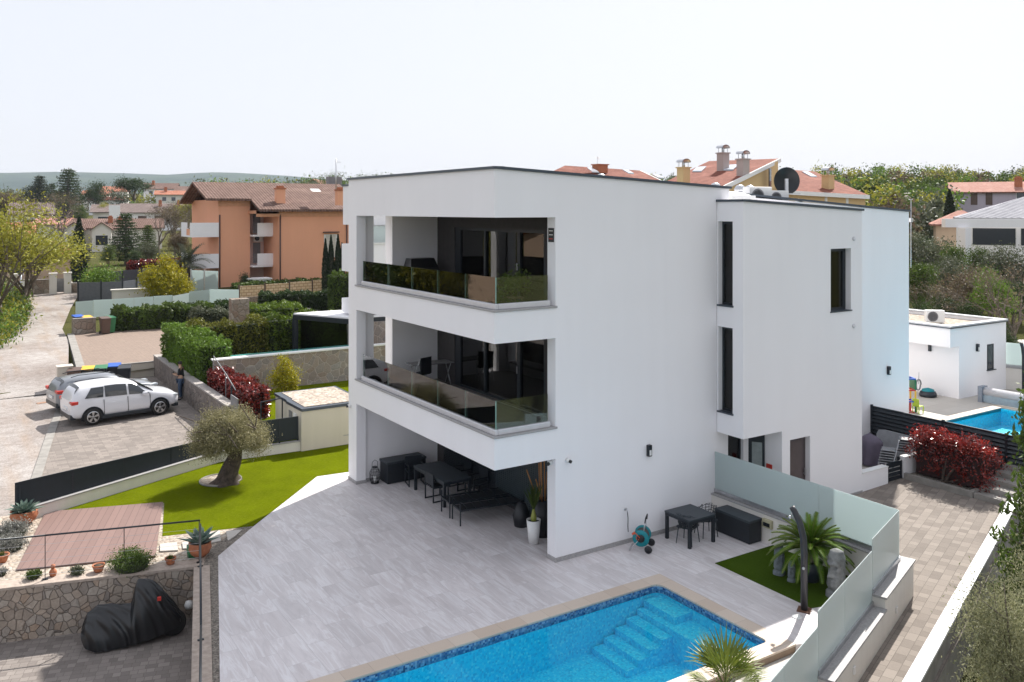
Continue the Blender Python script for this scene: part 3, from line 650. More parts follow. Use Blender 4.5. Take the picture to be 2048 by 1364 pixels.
# copings
mb = MB(); o_ = .05
def cop(mb, pts, zf, wdt=.3, h=.065):
    for a, b in zip(pts[:-1], pts[1:]):
        mb.beam((a[0],a[1],zf(a[0])+h/2+.002), (b[0],b[1],zf(b[0])+h/2+.002), wdt, h)
cop(mb, [(.1,9.1),(.1,-.05)], hz); cop(mb, [(.25,.1),(7.96,.1)], lambda x: hz(x)+.001); cop(mb, [(7.81,.25),(7.81,9.0)], lambda x: hz(x)-.002); cop(mb, [(.25,8.95),(7.7,8.95)], lambda x: hz(x)-.003)
cop(mb, [(7.51,.02),(7.51,-1.02)], z2, .28); cop(mb, [(7.64,-.87),(12.71,-.87)], lambda x: z2(x)+.001, .3); cop(mb, [(12.56,-.7),(12.56,1.45)], lambda x: z2(x)-.001, .28)
cop(mb, [(7.9,1.55),(18.95,1.55)], lambda x: z3(x)-.03, .3); cop(mb, [(18.8,1.7),(18.8,9.0)], lambda x: z3(x)-.03, .28); cop(mb, [(8.0,8.9),(18.7,8.9)], lambda x: z3(x)-.03, .28)
mb.build('roof_coping', M['coping'], H, ho)
mb = MB(); mb.box(12.662,-.96,8.36,12.668,-.6,8.5) if False else mb.box(12.68,1.44,8.38,13.05,1.449,8.52); mb.build('roof_scupper', M['anth'], H, ho)
for z in (7.88,5.22,.55):
    mb = MB(); mb.lathe([(.0,-.0),(.07,-.0),(.07,-.02),(.05,-.03),(.0,-.03)], (12.25 if z>1 else 10.75,-.97,z), 16, 'y'); mb.build('wall_vent', plain('vent_grey', (.6,.6,.63), .5), H, ho)
# skylight dome behind the tower parapet
mb = MB(); zb = 9.0; cx, cy = 8.75, .75
mb.box(cx-.46,cy-.46,zb-.1,cx+.46,cy+.46,zb+.12); q = mb.build('skylight', M['grey'], H, ho)
mb = MB(); P_ = []
for i in range(9):
    P_.append([(cx-.5+1.0*i/8, cy-.5+1.0*j/8, zb+.17+.14*math.sin(math.pi*i/8)**.6*math.sin(math.pi*j/8)**.6) for j in range(9)])
mb.smooth = True; mb.grid(P_); mb.smooth = False; mb.box(cx-.52,cy-.52,zb+.06,cx+.52,cy+.52,zb+.18); d_ = mb.build('skylight_dome', M['whiteplastic'], q); d_.location = (-ho[0],-ho[1],0)
# wall lamps and cameras, fixed to the walls
def wall_lamp(x, y, z, par=H, orgn=ho):
    mb = MB(); mb.box(x-.055,y-.1,z-.15,x+.055,y,z+.15); f = mb.build('wall_lamp', M['anth'], par, orgn)
    p = MB(); p.box(x-.035,y-.106,z-.12,x+.035,y-.101,z+.02); q = p.build('lamp_glass', M['whiteplastic'], f); q.location = tuple(-k for k in orgn[:2])+(-orgn[2],) ; return f
wall_lamp(4.82,-.001,2.33); wall_lamp(17.6,1.449,2.95)
def cam_(x, y, z, d, par=H):
    mb = MB(); D = Vector(d); p = Vector((x,y,z)); mb.tube([p, p+D*.09], .055, 14); f = mb.build('security_camera', M['whiteplastic'], par, ho)
    m2 = MB(); m2.tube([p+D*.085, p+D*.14], .04, 12); q = m2.build('camera_lens', M['black'], f); q.location = (-ho[0],-ho[1],0)
cam_(2.12,0,2.5,(.3,-1,-.25)); cam_(1.78,.17,2.46,(-1,-.2,-.3)); cam_(0,8.88,2.42,(-1,0,-.1))
# sign on the reveal of the upper balcony
mb = MB(); mb.box(1.768,.06,7.95,1.779,.30,8.3); sg = mb.build('notice_plate', M['black'], H, ho)
for k, mm in enumerate(('whiteplastic','whiteplastic','red')):
    mb = MB(); mb.box(1.764,.1,8.22-.1*k,1.767,.26,8.24-.1*k); q = mb.build('notice_text', M[mm], sg); q.location = (-ho[0],-ho[1],0)
# roof furniture: things standing on the roof
def vent_cap(x, y, z, r=.16, label=''):
    t = thing('roof_vent', label, 'roof vent', (x,y,z), 0, 'turbine vents on the roof')
    mb = MB(); mb.lathe([(r*.5,0),(r*.5,.12),(r*.75,.13)], n=14); mb.build('pipe', M['alu'], t)
    mb = MB(); mb.lathe([(r*.7,.13),(r,.2),(r*1.02,.28),(r*.7,.38),(r*.2,.42),(0,.42)], n=16)
    for k in range(16):
        a = 2*math.pi*k/16; mb.beam((r*.72*math.cos(a),r*.72*math.sin(a),.13),(r*1.04*math.cos(a+.3),r*1.04*math.sin(a+.3),.27), .012, .012)
    mb.build('turbine', M['steel'], t)
for u, v, d, lb in ((1202,357,29.5,'round steel turbine vent alone on the main roof, leftmost'),(1431,375,29.8,'round steel turbine vent by the end of the main roof coping'),(1480,379,29.8,'grey turbine vent just left above the white skylight'),(1500,380,29.8,'grey turbine vent nearest the air conditioners')):
    p = W(u,v,d); vent_cap(p[0],p[1],p[2]-.25,.19,lb)
def ac_unit(p, rz, label, s=1):
    t = thing('air_conditioner', label, 'air conditioner', p, rz)
    mb = MB(); mb.box(-.42*s,-.16*s,.04,.42*s,.16*s,.62*s); mb.box(-.36*s,-.14*s,0,-.3*s,.14*s,.05); mb.box(.3*s,-.14*s,0,.36*s,.14*s,.05); mb.build('casing', M['whiteplastic'], t, bevel=.015)
    mb = MB(); mb.lathe([(.2*s,-.162*s),(.24*s,-.172*s),(.24*s,-.16*s)], (-.12*s,0,.33*s), 20, 'y')
    for k in range(6): mb.lathe([(.035*s*(k+.6),-.165*s),(.035*s*(k+.6)+.006,-.172*s),(.035*s*(k+.6)+.012,-.165*s)], (-.12*s,0,.33*s), 20, 'y')
    mb.build('fan_grille', M['grey'], t); return t
ac_unit((11.3,1.95,8.82), R_(-8), 'grey white air conditioner box on the roof left of the satellite dish', 1.1)
ac_unit((12.25,2.0,8.78), R_(-8), 'narrow white air conditioner box on the roof touching the satellite dish', 1.0)
p = (12.72,1.9,8.85); t = thing('satellite_dish', 'large round black satellite dish on a galvanised mast on the roof', 'satellite dish', p, TH*-1+R_(8))
mb = MB(); mb.tube([(0,0,-.05),(0,0,.85)], .03, 10); mb.beam((0,0,.45),(.5,.1,.45), .03); mb.beam((0,0,.1),(.12,0,-.05),.03); mb.build('mast', M['steel'], t)
mb = MB(); mb.smooth = True; P_ = []
for i in range(8):
    r = .46*i/7; P_.append([(r*math.cos(a), .12-.16*(r/.46)**2*-1*-1, r*math.sin(a)) for a in [2*math.pi*k/32 for k in range(32)]])
mb.grid(P_, True); P2 = [[(q[0], q[1]-.012, q[2]) for q in r] for r in P_][::-1]; mb.grid(P2, True)
mb.v = [(x*(1), y+.1, z+.88) for x,y,z in mb.v]; mb.build('reflector', M['black'], t)
mb = MB(); mb.box(-.09,-.06,.5,.0,.02,.95); mb.build('bracket', M['alu'], t)
mb = MB(); mb.lathe([(0,0),(.1,.0),(.13,.08),(.1,.2),(0,.24)], n=16); mb.build('base_dome', M['whiteplastic'], t); MB.last.location = (.45,.1,.05)
o = MB(); q = W(1822,470,32.2); o.tube([(q[0],q[1],6.6),(q[0],q[1],9.15)], .014, 8); o.box(q[0]-.12,q[1]-.02,9.13,q[0]+.08,q[1]+.02,9.16); o.box(q[0]-.1,q[1]-.06,8.3,q[0]+.04,q[1]+.06,8.45)
tag(o.build('antenna_mast', M['steel']), 'thin grey antenna mast at the far right corner of the villa', 'antenna')

# ================================================================== WALLS, FENCES, RAILS ON THE PLOT
def poly_wall(name, label, pts, t, z0, z1, mat, capmat=None, cap=.05, cw=.06, cat='wall'):
    r = thing(name, label, cat, (*pts[0][:2], z0)); og = (*pts[0][:2], z0); m = MB()
    L = offset(pts, t/2); Rt = offset(pts, -t/2)
    P = L+Rt[::-1]; m.prism(P, z0, z1); m.build('wall_body', mat, r, og)
    if capmat:
        L = offset(pts, t/2+cw); Rt = offset(pts, -t/2-cw); m = MB(); m.prism(L+Rt[::-1], z1, z1+cap); m.build('coping', capmat, r, og)
    return r, og
def offset(pts, d):
    out = []
    for i, p in enumerate(pts):
        a = Vector(pts[max(i-1,0)][:2]); b = Vector(pts[min(i+1,len(pts)-1)][:2]); c = Vector(p[:2])
        n1 = (c-a) if i > 0 else (b-c); n2 = (b-c) if i < len(pts)-1 else (c-a)
        n1.normalize(); n2.normalize(); q = Vector((-n1.y,n1.x))+Vector((-n2.y,n2.x)); q.normalize(); k = d/max(.3, q.dot(Vector((-n1.y,n1.x))))
        out.append((c.x+q.x*k, c.y+q.y*k))
    return out
# garden wall behind the lawn
GW = [(-9.1,10.45),(-8.6,10.70),(-3.12,13.36),(1.6,13.12),(2.4,13.12)]
poly_wall('garden_wall', 'low white rendered wall curving behind the olive tree lawn', GW, .2, -.05, .33, M['white_warm'], M['stone_trim'], .035, .03)
def screen_fence(label, pts, z0, z1, posts):
    r = thing('privacy_screen', label, 'fence', (*pts[0][:2], z0)); og = (*pts[0][:2], z0)
    zt = z1 if isinstance(z1, (list, tuple)) else [z1]*len(pts); zf = lambda q: float(np.interp(q[0], [p[0] for p in pts], zt))
    m = MB(); Lp = offset(pts, .006); Rp = offset(pts, -.006); m.prism(Lp+Rp[::-1], z0, list(zt)+list(zt)[::-1]); m.build('mesh_panel', plain('dark_mesh_fabric', (.014,.02,.027), .7), r, og)
    m = MB()
    for a, b in zip(pts[:-1], pts[1:]): m.beam((*a,zf(a)+.015),(*b,zf(b)+.015), .035, .02)
    m.build('top_rail', M['anth'], r, og)
    for q in posts: m = MB(); m.beam((*q,z0-.08),(*q,zf(q)+.02), .045); m.build('post', M['anth'], r, og)
def along(pts, f):
    Ls = [(Vector(b)-Vector(a)).length for a, b in zip(pts[:-1], pts[1:])]; s = f*sum(Ls)
    for (a, b), l in zip(zip(pts[:-1], pts[1:]), Ls):
        if s <= l: return tuple(Vector(a).lerp(Vector(b), s/l))
        s -= l
    return pts[-1]
S1 = [(-9.35,10.36),(-8.6,10.74),(-3.25,13.36)]
screen_fence('long dark mesh privacy screen between the parking bay and the lawn', S1, .28, [1.10,1.07,.82], [along(S1,f) for f in (.02,.25,.5,.75,.99)])
S2 = [(-1.65,13.2),(-.95,13.2),(-.28,13.2)]
screen_fence('short dark mesh privacy screen right of the olive tree beside the utility hut', S2, .42, 1.22, [S2[0], S2[1], S2[2]])
# court wall with stone face, cap and railings
cw_ = [(-24,10.05),(-9.83,5.97),(-5.55,4.76)]
def facewall(name, label, pts, t, z0, z1, mat, cap): return poly_wall(name, label, pts, t, z0, z1, mat, cap, .06, .015)
capm = plain('pinkish_concrete_cap', (.40,.33,.28), .85, scale=8, var=.15, bump=.15)
r1, og1 = facewall('stone_retaining_wall', 'dark fieldstone wall along the back of the sunken court below the pebble bed', cw_, .42, -1.3, -.06, M['stonewall'], capm)
cw2 = [(-5.66,4.52),(-6.90,-.85),(-9.12,-10.4)]
facewall('stone_retaining_wall', 'fieldstone wall between the sunken court and the dark gravel strip', cw2, .34, -1.3, -.05, M['stonewall'], capm)
def railing(label, pts, posts, z0, h, wires=5):
    r = thing('railing', label, 'railing', (*pts[0][:2], z0)); og = (*pts[0][:2], z0)
    m = MB()
    for a, b in zip(pts[:-1], pts[1:]): m.tube([(*a,z0+h),(*b,z0+h)], .022, 8)
    m.build('handrail', M['anth'], r, og)
    for q in posts:
        m = MB(); m.beam((*q,z0),(*q,z0+h), .016, .03); m.box(q[0]-.06,q[1]-.03,z0,q[0]+.06,q[1]+.03,z0+.03); m.build('post', M['anth'], r, og)
    m = MB()
    for k in range(wires):
        for a, b in zip(pts[:-1], pts[1:]): m.tube([(*a,z0+h*(.12+.17*k)),(*b,z0+h*(.12+.17*k))], .003, 4)
    m.build('wire', M['steel'], r, og)
ra = [(-13.5,7.05),(-8.96,5.73),(-5.64,4.77)]
railing('black metal handrail with thin wires on top of the court wall, before the deck', ra, [(-13.4,7.0),(-11.2,6.4),(-8.96,5.73),(-7.31,5.24),(-5.66,4.78)], 0, 1.05)
rb = [(-5.70,4.5),(-6.92,-.87),(-8.6,-8.0)]
railing('black metal handrail running towards the viewer along the gravel strip', rb, [rb[0],along(rb,.3),along(rb,.6),along(rb,.9)], 0, 1.05, 3)
# wall A and the stepped wall B with frosted glass
def frosted(root, og, a, b, z0, z1, splits):
    A_, B_ = Vector(a), Vector(b)
    for s0, s1 in zip(splits[:-1], splits[1:]):
        p, q = A_.lerp(B_, s0), A_.lerp(B_, s1); d = (q-p).normalized(); n_ = Vector((-d.y,d.x))*.007; p = p+d*.006; q = q-d*.006
        m = MB(); m.prism([tuple(p-n_),tuple(q-n_),tuple(q+n_),tuple(p+n_)], z0, z1); m.build('frosted_pane', M['frost'], root, og)
    m = MB(); m.beam((*a,z0+.03),(*b,z0+.03), .07, .1); m.build('glass_channel', M['steel'], root, og)
r, og = poly_wall('boundary_wall', 'straight cream wall topped by frosted glass beside the black storage box', [(7.36,-.002),(7.36,-5.6)], .34, -.3, .73, M['white_warm'], M['stone_trim'], .035, .03)
frosted(r, og, (7.32,-.01), (7.32,-5.66), .80, 1.92, (0,.62,1))
dB = Vector((-.942,-.335)); P1 = Vector((7.32,-5.68)); P2_ = P1+dB*2.2; P3_ = P1+dB*5.62; P4_ = P1+dB*13.2
nB = Vector((.335,-.942))
r = thing('boundary_wall', 'stepped cream wall with frosted glass panes descending to the bottom edge beside the path', 'wall', (7.32,-5.68,-.3)); og = (7.32,-5.68,-.3)
for (a, b, zt, sp) in ((P1,P2_,1.92,(0,1)),(P2_,P3_,1.68,(0,.55,1)),(P3_,P4_,1.41,(0,.22,.45,.7,1))):
    zc = zt-1.17; m = MB(); o1 = nB*.26; o2 = nB*-.12
    e0 = dB*(-.2) if a is P1 else Vector((0,0))
    m.prism([tuple(a+e0+o2),tuple(b+o2),tuple(b+o1),tuple(a+e0+o1)], -.9, zc); m.build('wall_body', M['white_warm'], r, og)
    m = MB(); o1 = nB*.3; o2 = nB*-.15; m.prism([tuple(a+e0*1.2+o2),tuple(b+o2-dB*.03*-1),tuple(b+o1+dB*.03),tuple(a+e0*1.2+o1)], zc, zc+.04); m.build('coping', M['stone_trim'], r, og)
    frosted(r, og, tuple(a), tuple(b-dB*.004), zc+.05, zt, sp)
for d_ in (1.35, 4.4, 8.0):
    q = P1+dB*d_+nB*.262; m = MB(); m.beam((*q,.22),(*(q+nB*.03),.22), .1, .13); m.build('wall_light', M['whiteplastic'], r, og)
m = MB(); q = P1+dB*-.2+nB*.1; m.beam((*q,.45),(*(q-dB*.12),.40), .07, .03); m.build('bracket', M['whiteplastic'], r, og)
# outer white wall: sunlit top and shaded faces put into two colours
OW0 = Vector((15.2,-4.22)); dO = Vector((-.942,-.335)); OWp = [tuple(OW0+dO*-2.2), tuple(OW0), tuple(OW0+dO*19)]
poly_wall('boundary_wall', 'long white wall, sunlit top and grey shaded face painted in, along the right side of the paved path', OWp, .24, -1.5, .30, M['concrete'], plaster('sunlit_white_top', (.82,.82,.82)), .05, .01)
# entrance low wall, gate, planter, stairs, louvre fence
poly_wall('low_wall', 'short low white wall between the villa corner and the small dark gate', [(12.67,-.86),(14.0,-.86)], .2, -.05, .64, M['white'], M['whiteplastic'], .03, .02)
r = thing('garden_gate', 'small anthracite slatted gate beside the red bush', 'gate', (14.02,-.9,.1)); og = (14.02,-.9,.1)
m = MB(); m.beam((14.06,-.9,.1),(14.06,-.9,.72), .05); m.beam((14.78,-.9,.1),(14.78,-.9,.72), .05); m.beam((14.06,-.9,.70),(14.78,-.9,.70), .04, .05); m.build('gate_frame', M['anth'], r, og)
m = MB()
for k in range(4): m.box(14.09,-.91,.14+.14*k,14.75,-.89,.25+.14*k)
m.build('slat_panel', M['anth'], r, og)
poly_wall('planter_wall', 'white wall piece behind the left part of the red bush', [(14.85,-.9),(16.5,-.9)], .16, .0, .8, M['white'], M['whiteplastic'], .03, .02)
r = thing('planter', 'long low concrete planter kerb filled with soil under the red bush', 'planter', (15.6,-2.2,.1)); og = (15.6,-2.2,.1)
m = MB(); m.box(14.8,-3.2,.0,14.92,-.98,.32); m.box(14.92,-3.2,.0,16.5,-3.08,.34); m.build('kerb_stone', M['concrete'], r, og)
m = MB(); m.box(14.92,-3.08,.0,16.5,-1.0,.26); m.build('soil', M['gravel_dark'], r, og)
r = thing('stairs', 'four pale concrete steps rising right of the red bush', 'stairs', (15,-3.6,.1)); og = (15,-3.6,.1)
for k in range(5):
    m = MB(); m.box(14.85+.4*k,-4.25-.02*k,.0,16.9,-3.22,.29+.155*k) if k < 4 else m.box(16.45,-4.4,.0,17.4,-3.22,.29+.155*k); m.build('step', M['concrete'], r, og)
r = thing('louvre_fence', 'black horizontal louvre fence behind the red bush, in front of the second pool', 'fence', (16.5,-1.2,.7)); og = (16.5,-1.2,.7)
FX = 16.62
for a, b in ((1.40,-1.18),(-1.26,-3.22),(-3.3,-4.2)):
    m = MB()
    for k in range(8): m.add([(FX-.05,a,.74+.13*k),(FX-.05,b,.74+.13*k),(FX+.01,b,.82+.13*k),(FX+.01,a,.82+.13*k),(FX-.045,a,.73+.13*k),(FX-.045,b,.73+.13*k),(FX+.02,b,.815+.13*k),(FX+.02,a,.815+.13*k)], [(0,1,2,3),(7,6,5,4),(0,4,5,1),(2,6,7,3)])
    m.box(FX-.02,b,1.77,FX+.03,a,1.80); m.box(FX+.035,b,.72,FX+.04,a,1.77)
    m.build('slat_panel', M['anth'], r, og)
for y in (1.43,-1.22,-3.26,-4.24): m = MB(); m.box(FX-.04,y-.04,.5,FX+.04,y+.04,1.84); m.build('post', M['anth'], r, og)
# ================================================================== PLANT BUILDERS
def np_mesh(name, V, nq, mats, mi=None, k=4):
    me = bpy.data.meshes.new(name); me.vertices.add(len(V)); me.vertices.foreach_set('co', np.asarray(V, dtype=np.float32).ravel())
    me.loops.add(nq*k); me.loops.foreach_set('vertex_index', np.arange(nq*k, dtype=np.int32)); me.polygons.add(nq)
    me.polygons.foreach_set('loop_start', np.arange(0, nq*k, k, dtype=np.int32))
    for m in (mats if isinstance(mats, (list, tuple)) else [mats]): me.materials.append(m)
    if mi is not None: me.polygons.foreach_set('material_index', np.asarray(mi, dtype=np.int32))
    me.update(calc_edges=True); return me
def leaf_quads(P, size, rs, aspect=.45, up=.3):
    n = len(P); a = rs.normal(size=(n,3)); a[:,2] += up; a /= np.linalg.norm(a, axis=1)[:,None]
    b = rs.normal(size=(n,3)); b -= (b*a).sum(1)[:,None]*a; b /= np.linalg.norm(b, axis=1)[:,None]
    s = size*(.6+.8*rs.rand(n))[:,None]; a = a*s; b = b*s*aspect
    V = np.stack([P-a*.5, P+b*.5-a*.05, P+a*.5, P-b*.5-a*.05], 1).reshape(-1,3); return V
def crown_points(blobs, n, rs, sub=14, fill=.35, tight=.30):
    vol = np.array([b[3]*b[4]*b[5] for b in blobs])**.66; vol /= vol.sum(); P = []
    for b, f in zip(blobs, vol):
        k = max(4, int(sub)); d = rs.normal(size=(k,3)); d /= np.linalg.norm(d, axis=1)[:,None]; rr = (.45+.55*rs.rand(k)**.5)[:,None]
        cs = d*rr; m = int(n*f); idx = rs.randint(0, k, m); q = cs[idx] + rs.normal(size=(m,3))*tight*(.6+.8*rs.rand(k)[idx])[:,None]
        mf = int(m*fill); q[:mf] = rs.normal(size=(mf,3))*.42
        P.append(q*np.array(b[3:6])+np.array(b[:3]))
    return np.concatenate(P)
def crown_mesh(name, blobs, n, size, mat, seed=1, **kw):
    rs = np.random.RandomState(seed); asp = kw.pop('aspect', .45); up = kw.pop('up', .3)
    P = crown_points(blobs, n, rs, **kw); P = P[P[:,2] > .02]; return np_mesh(name, leaf_quads(P, size, rs, asp, up), len(P), mat)
TPL = {}
def limbs(mb, base, h, r, blobs, rs):
    mb.tube([base, (base[0]+.03*h, base[1], base[2]+h*.3), (base[0]-.02*h, base[1]+.02*h, base[2]+h*.55)], [r, r*.8, r*.6], 9)
    for b in blobs:
        a = (base[0], base[1], base[2]+h*(.3+.2*rs.rand())); m = [(a[i]+b[i])/2+(.12*h*(rs.rand()-.5) if i < 2 else .03*h) for i in range(3)]
        mb.tube([a, m, b[:3]], [r*.5, r*.3, r*.12], 6)
        for k in range(4):
            d = rs.normal(size=3)*.7; e = (b[0]+d[0]*b[3], b[1]+d[1]*b[4], b[2]+abs(d[2])*b[5]); mb.tube([m, e], [r*.2, r*.05], 4)
def template(kind, mat):
    key = (kind, mat)
    if key in TPL: return TPL[key]
    seed = len(TPL)*17+3; rs = np.random.RandomState(seed); tr = MB()
    if kind in ('round', 'airy', 'bush'):
        blobs = []
        if kind == 'bush': blobs = [(rs.uniform(-.9,.9), rs.uniform(-.9,.9), .9+rs.rand()*.7, .9, .9, .85) for _ in range(6)]; limbs(tr, (0,0,-.3), 1.6, .1, blobs[:3], rs); n, sz = 4200, .17
        else:
            for _ in range(9):
                a = rs.rand()*6.28; r = 1.9*rs.rand()**.6; blobs.append((r*math.cos(a), r*math.sin(a), 4.3+rs.rand()*2.6-r*.3, 1.25+.4*rs.rand(), 1.25+.4*rs.rand(), 1.05))
            limbs(tr, (0,0,-.5), 5.2, .2 if kind == 'round' else .13, blobs, rs); n, sz = (8000, .22) if kind == 'round' else (9000, .15)
        cm = crown_mesh('crown', blobs, n, sz, M[mat], seed, sub=16, fill=.2 if kind != 'airy' else .3)
    elif kind == 'cypress':
        P = []; n = 5200; z = rs.rand(n)**.9*7.6+.3; prof = np.interp(z, [.3,1.5,4,6.5,8], [.45,.8,.75,.4,.05]); a = rs.rand(n)*6.283; r = prof*(.7+.35*rs.rand(n)*(1+.3*np.sin(a*7+z*3)))
        P = np.stack([r*np.cos(a), r*np.sin(a), z], 1); cm = np_mesh('crown', leaf_quads(P, .3, rs, .3, 2.2), n, M[mat]); tr.tube([(0,0,-.4),(0,0,7)], [.14,.04], 7)
        tr.tube([(0,0,.5),(0,0,4),(0,0,7.4)], [.42,.5,.08], 9)
    elif kind == 'cedar':
        P = []; tr.tube([(0,0,-.5),(.1,0,4),(0,0,8)], [.25,.16,.03], 8)
        for t in range(17):
            z = .9+t*.42; R0 = 2.7*(1-z/8.6)**.75+.15; k = 7
            for j in range(k):
                a = 6.283*(j/k)+rs.rand()*.8+t; L = R0*(.7+.45*rs.rand()); e = (L*math.cos(a), L*math.sin(a), z+.12*L-.1); tr.tube([(0,0,z-.2), e], [.05,.012], 4)
                m = int(60*L/2+12); s = rs.rand(m)**.7*L; w_ = .34*(1-s/L*.5); P.append(np.stack([s*math.cos(a)+rs.normal(size=m)*w_, s*math.sin(a)+rs.normal(size=m)*w_, z-.1+.1*s+rs.normal(size=m)*.09], 1))
        P = np.concatenate(P); cm = np_mesh('crown', leaf_quads(P, .26, rs, .4, 0), len(P), M[mat])
    elif kind == 'pine':
        blobs = [(rs.uniform(-2.2,2.2), rs.uniform(-2.2,2.2), 6.1+rs.rand()*.9, 1.4, 1.4, .8) for _ in range(9)]; tr.tube([(0,0,-.5),(.1,0,5)], [.25,.18], 8); limbs(tr, (0,0,2.5), 3, .2, blobs, rs)
        cm = crown_mesh('crown', blobs, 6500, .24, M[mat], seed, sub=12)
    elif kind == 'bare':
        tr.tube([(0,0,-.5),(.05,0,2.2)], [.18,.13], 8)
        ends = []
        def br(p, d, L, r, lv):
            e = p+d*L; mid = p+d*L*.5+Vector(rs.normal(size=3))*.06*L; tr.tube([p, mid, e], [r, r*.8, r*.6], 5 if lv < 2 else 3)
            if lv >= 4: ends.append(e); return
            for _ in range(3): br(e, (d+Vector(rs.normal(size=3))*.42+Vector((0,0,.18))).normalized(), L*(.62+.2*rs.rand()), r*.55, lv+1)
        for _ in range(4): br(Vector((.05,0,2.2)), (Vector((rs.uniform(-1,1),rs.uniform(-1,1),1.1))).normalized(), 1.9, .1, 0)
        E = np.array([tuple(e) for e in ends]); P = np.repeat(E, 5, 0)+rs.normal(size=(len(E)*5,3))*.25; cm = np_mesh('crown', leaf_quads(P, .14, rs, .5, .2), len(P), M[mat])
    TPL[key] = (tr.mesh('trunk', M['bark']), cm); return TPL[key]
def tree(kind, mat, loc, h, label, cat='tree', group=None, name=None, w=1., rz=None):
    base = {'bush': 2.4, 'bare': 8}.get(kind, 8.); s = h/base; t = thing(name or {'bush':'shrub','cypress':'cypress_tree','cedar':'cedar_tree','pine':'umbrella_pine','bare':'budding_tree'}.get(kind,'broadleaf_tree'), label, cat, loc, rnd.random()*6.28 if rz is None else rz, group)
    t.scale = (s*w, s*w, s)
    for nm, me in zip(('trunk', 'crown'), template(kind, mat)):
        o = bpy.data.objects.new(nm, me); COL.objects.link(o); o.parent = t
    return t
def hedge(name, label, pts, wd, z0, h, mat, dens=260, size=.16, jag=.1, cat='hedge', core=(.02,.03,.01), group=None):
    rs = np.random.RandomState(int(abs(pts[0][0]*97+pts[0][1]*31)) % 9999); P = []
    zs = z0 if isinstance(z0, (list, tuple)) else [z0]*len(pts)
    og = (pts[0][0], pts[0][1], zs[0]); cmn = MB()
    for (a, b), (za, zb) in zip(zip(pts[:-1], pts[1:]), zip(zs[:-1], zs[1:])):
        a_, b_ = np.array(a[:2]), np.array(b[:2]); L = np.linalg.norm(b_-a_); d = (b_-a_)/L; nn_ = np.array([-d[1], d[0]])
        area = L*(2*h+wd); m = int(area*dens); s = rs.rand(m)*L; t = rs.rand(m)*(2*h+wd); off = np.where(t < h, -wd/2, np.where(t < h+wd, t-h-wd/2, wd/2)); zz = np.where(t < h, t, np.where(t < h+wd, h, 2*h+wd-t))
        lump = 1+jag*(np.sin(s*4.1)+np.sin(s*9.7+off*3)+np.sin(zz*6+s*2)*.7)/2
        off = off*lump+rs.normal(size=m)*.05; zz = np.maximum(.03, zz*(1+(lump-1)*.7)+rs.normal(size=m)*.05)
        P.append(np.stack([a_[0]+d[0]*s+nn_[0]*off, a_[1]+d[1]*s+nn_[1]*off, za+(zb-za)*s/L+zz], 1))
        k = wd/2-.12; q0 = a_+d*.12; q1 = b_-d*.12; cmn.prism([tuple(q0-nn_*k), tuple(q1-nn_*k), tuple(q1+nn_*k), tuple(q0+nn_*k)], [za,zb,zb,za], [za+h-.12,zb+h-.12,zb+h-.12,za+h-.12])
    for q_, zq, sg in ((np.array(pts[0][:2]), zs[0], 0), (np.array(pts[-1][:2]), zs[-1], 1)):
        m = int(wd*h*dens); o_ = (rs.rand(m)-.5)*wd; P.append(np.stack([q_[0]+nn_[0]*o_+rs.normal(size=m)*.05, q_[1]+nn_[1]*o_+rs.normal(size=m)*.05, zq+rs.rand(m)*h], 1))
    P = np.concatenate(P)-np.array(og); r = thing(name, label, cat, og, 0, group)
    o = bpy.data.objects.new('foliage', np_mesh('foliage', leaf_quads(P, size, rs, .5, .4), len(P), M[mat])); COL.objects.link(o); o.parent = r
    cmn.build('branches_or_core', plain('hedge_inside', core, .95), r, og); return r  # solid core closes the gaps; shade between leaves is put into its dark colour
def shrub_free(name, label, loc, blobs, n, size, mat, seed=1, cat='shrub', core=True, **kw):
    r = thing(name, label, cat, loc); o = bpy.data.objects.new('foliage', crown_mesh('foliage', blobs, n, size, M[mat], seed, **kw)); COL.objects.link(o); o.parent = r
    m = MB(); rs = np.random.RandomState(seed)
    for b in blobs[:6]: m.tube([(rs.uniform(-.05,.05), rs.uniform(-.05,.05), 0), (b[0]*.5, b[1]*.5, b[2]*.6), b[:3]], [.03,.02,.008], 5)
    m.build('stems', M['bark_dark'], r); return r
def fan(mb, base, d, L, n=16, spread=1.9, w=.028):
    # one palmate leaf
    d = Vector(d).normalized(); s = d.cross(Vector((0,0,1))).normalized(); base = Vector(base); up = s.cross(d)
    for k in range(n):
        a = spread*(k/(n-1)-.5)*1.0; v = (d*math.cos(a)+s*math.sin(a)).normalized(); tip = base+v*L*(1-.15*abs(a))+Vector((0,0,-.10*L*abs(a))); m = base+v*L*.55+up*.02; sd_ = v.cross(up)*w
        mb.add([base, m+sd_, tip, m-sd_], [(0,1,2,3)])
def feather(mb, base, d, L, droop=.5, n=26, ll=.22, lw=.02, rach=None):
    d = Vector(d).normalized(); s = d.cross(Vector((0,0,1))).normalized(); p = Vector(base); dd = d.copy(); pts = [p.copy()]
    for k in range(n):
        t = k/(n-1); dd = (dd+Vector((0,0,-droop/n*(0.6+1.6*t)))).normalized(); p = p+dd*(L/n); pts.append(p.copy()); up = s.cross(dd)
        l_ = ll*math.sin(math.pi*min(1,.12+t*.88))**.6*(1-.25*t)+.03
        for sg in (-1, 1):
            v = (s*sg*.86+dd*.55+up*.18).normalized(); q = p+v*l_; mb.add([p-dd*lw, p+dd*lw, q], [(0,1,2)])
    if rach is not None: rach.tube(pts[::3]+[pts[-1]], [.016]*(len(pts[::3]))+[.004], 4)

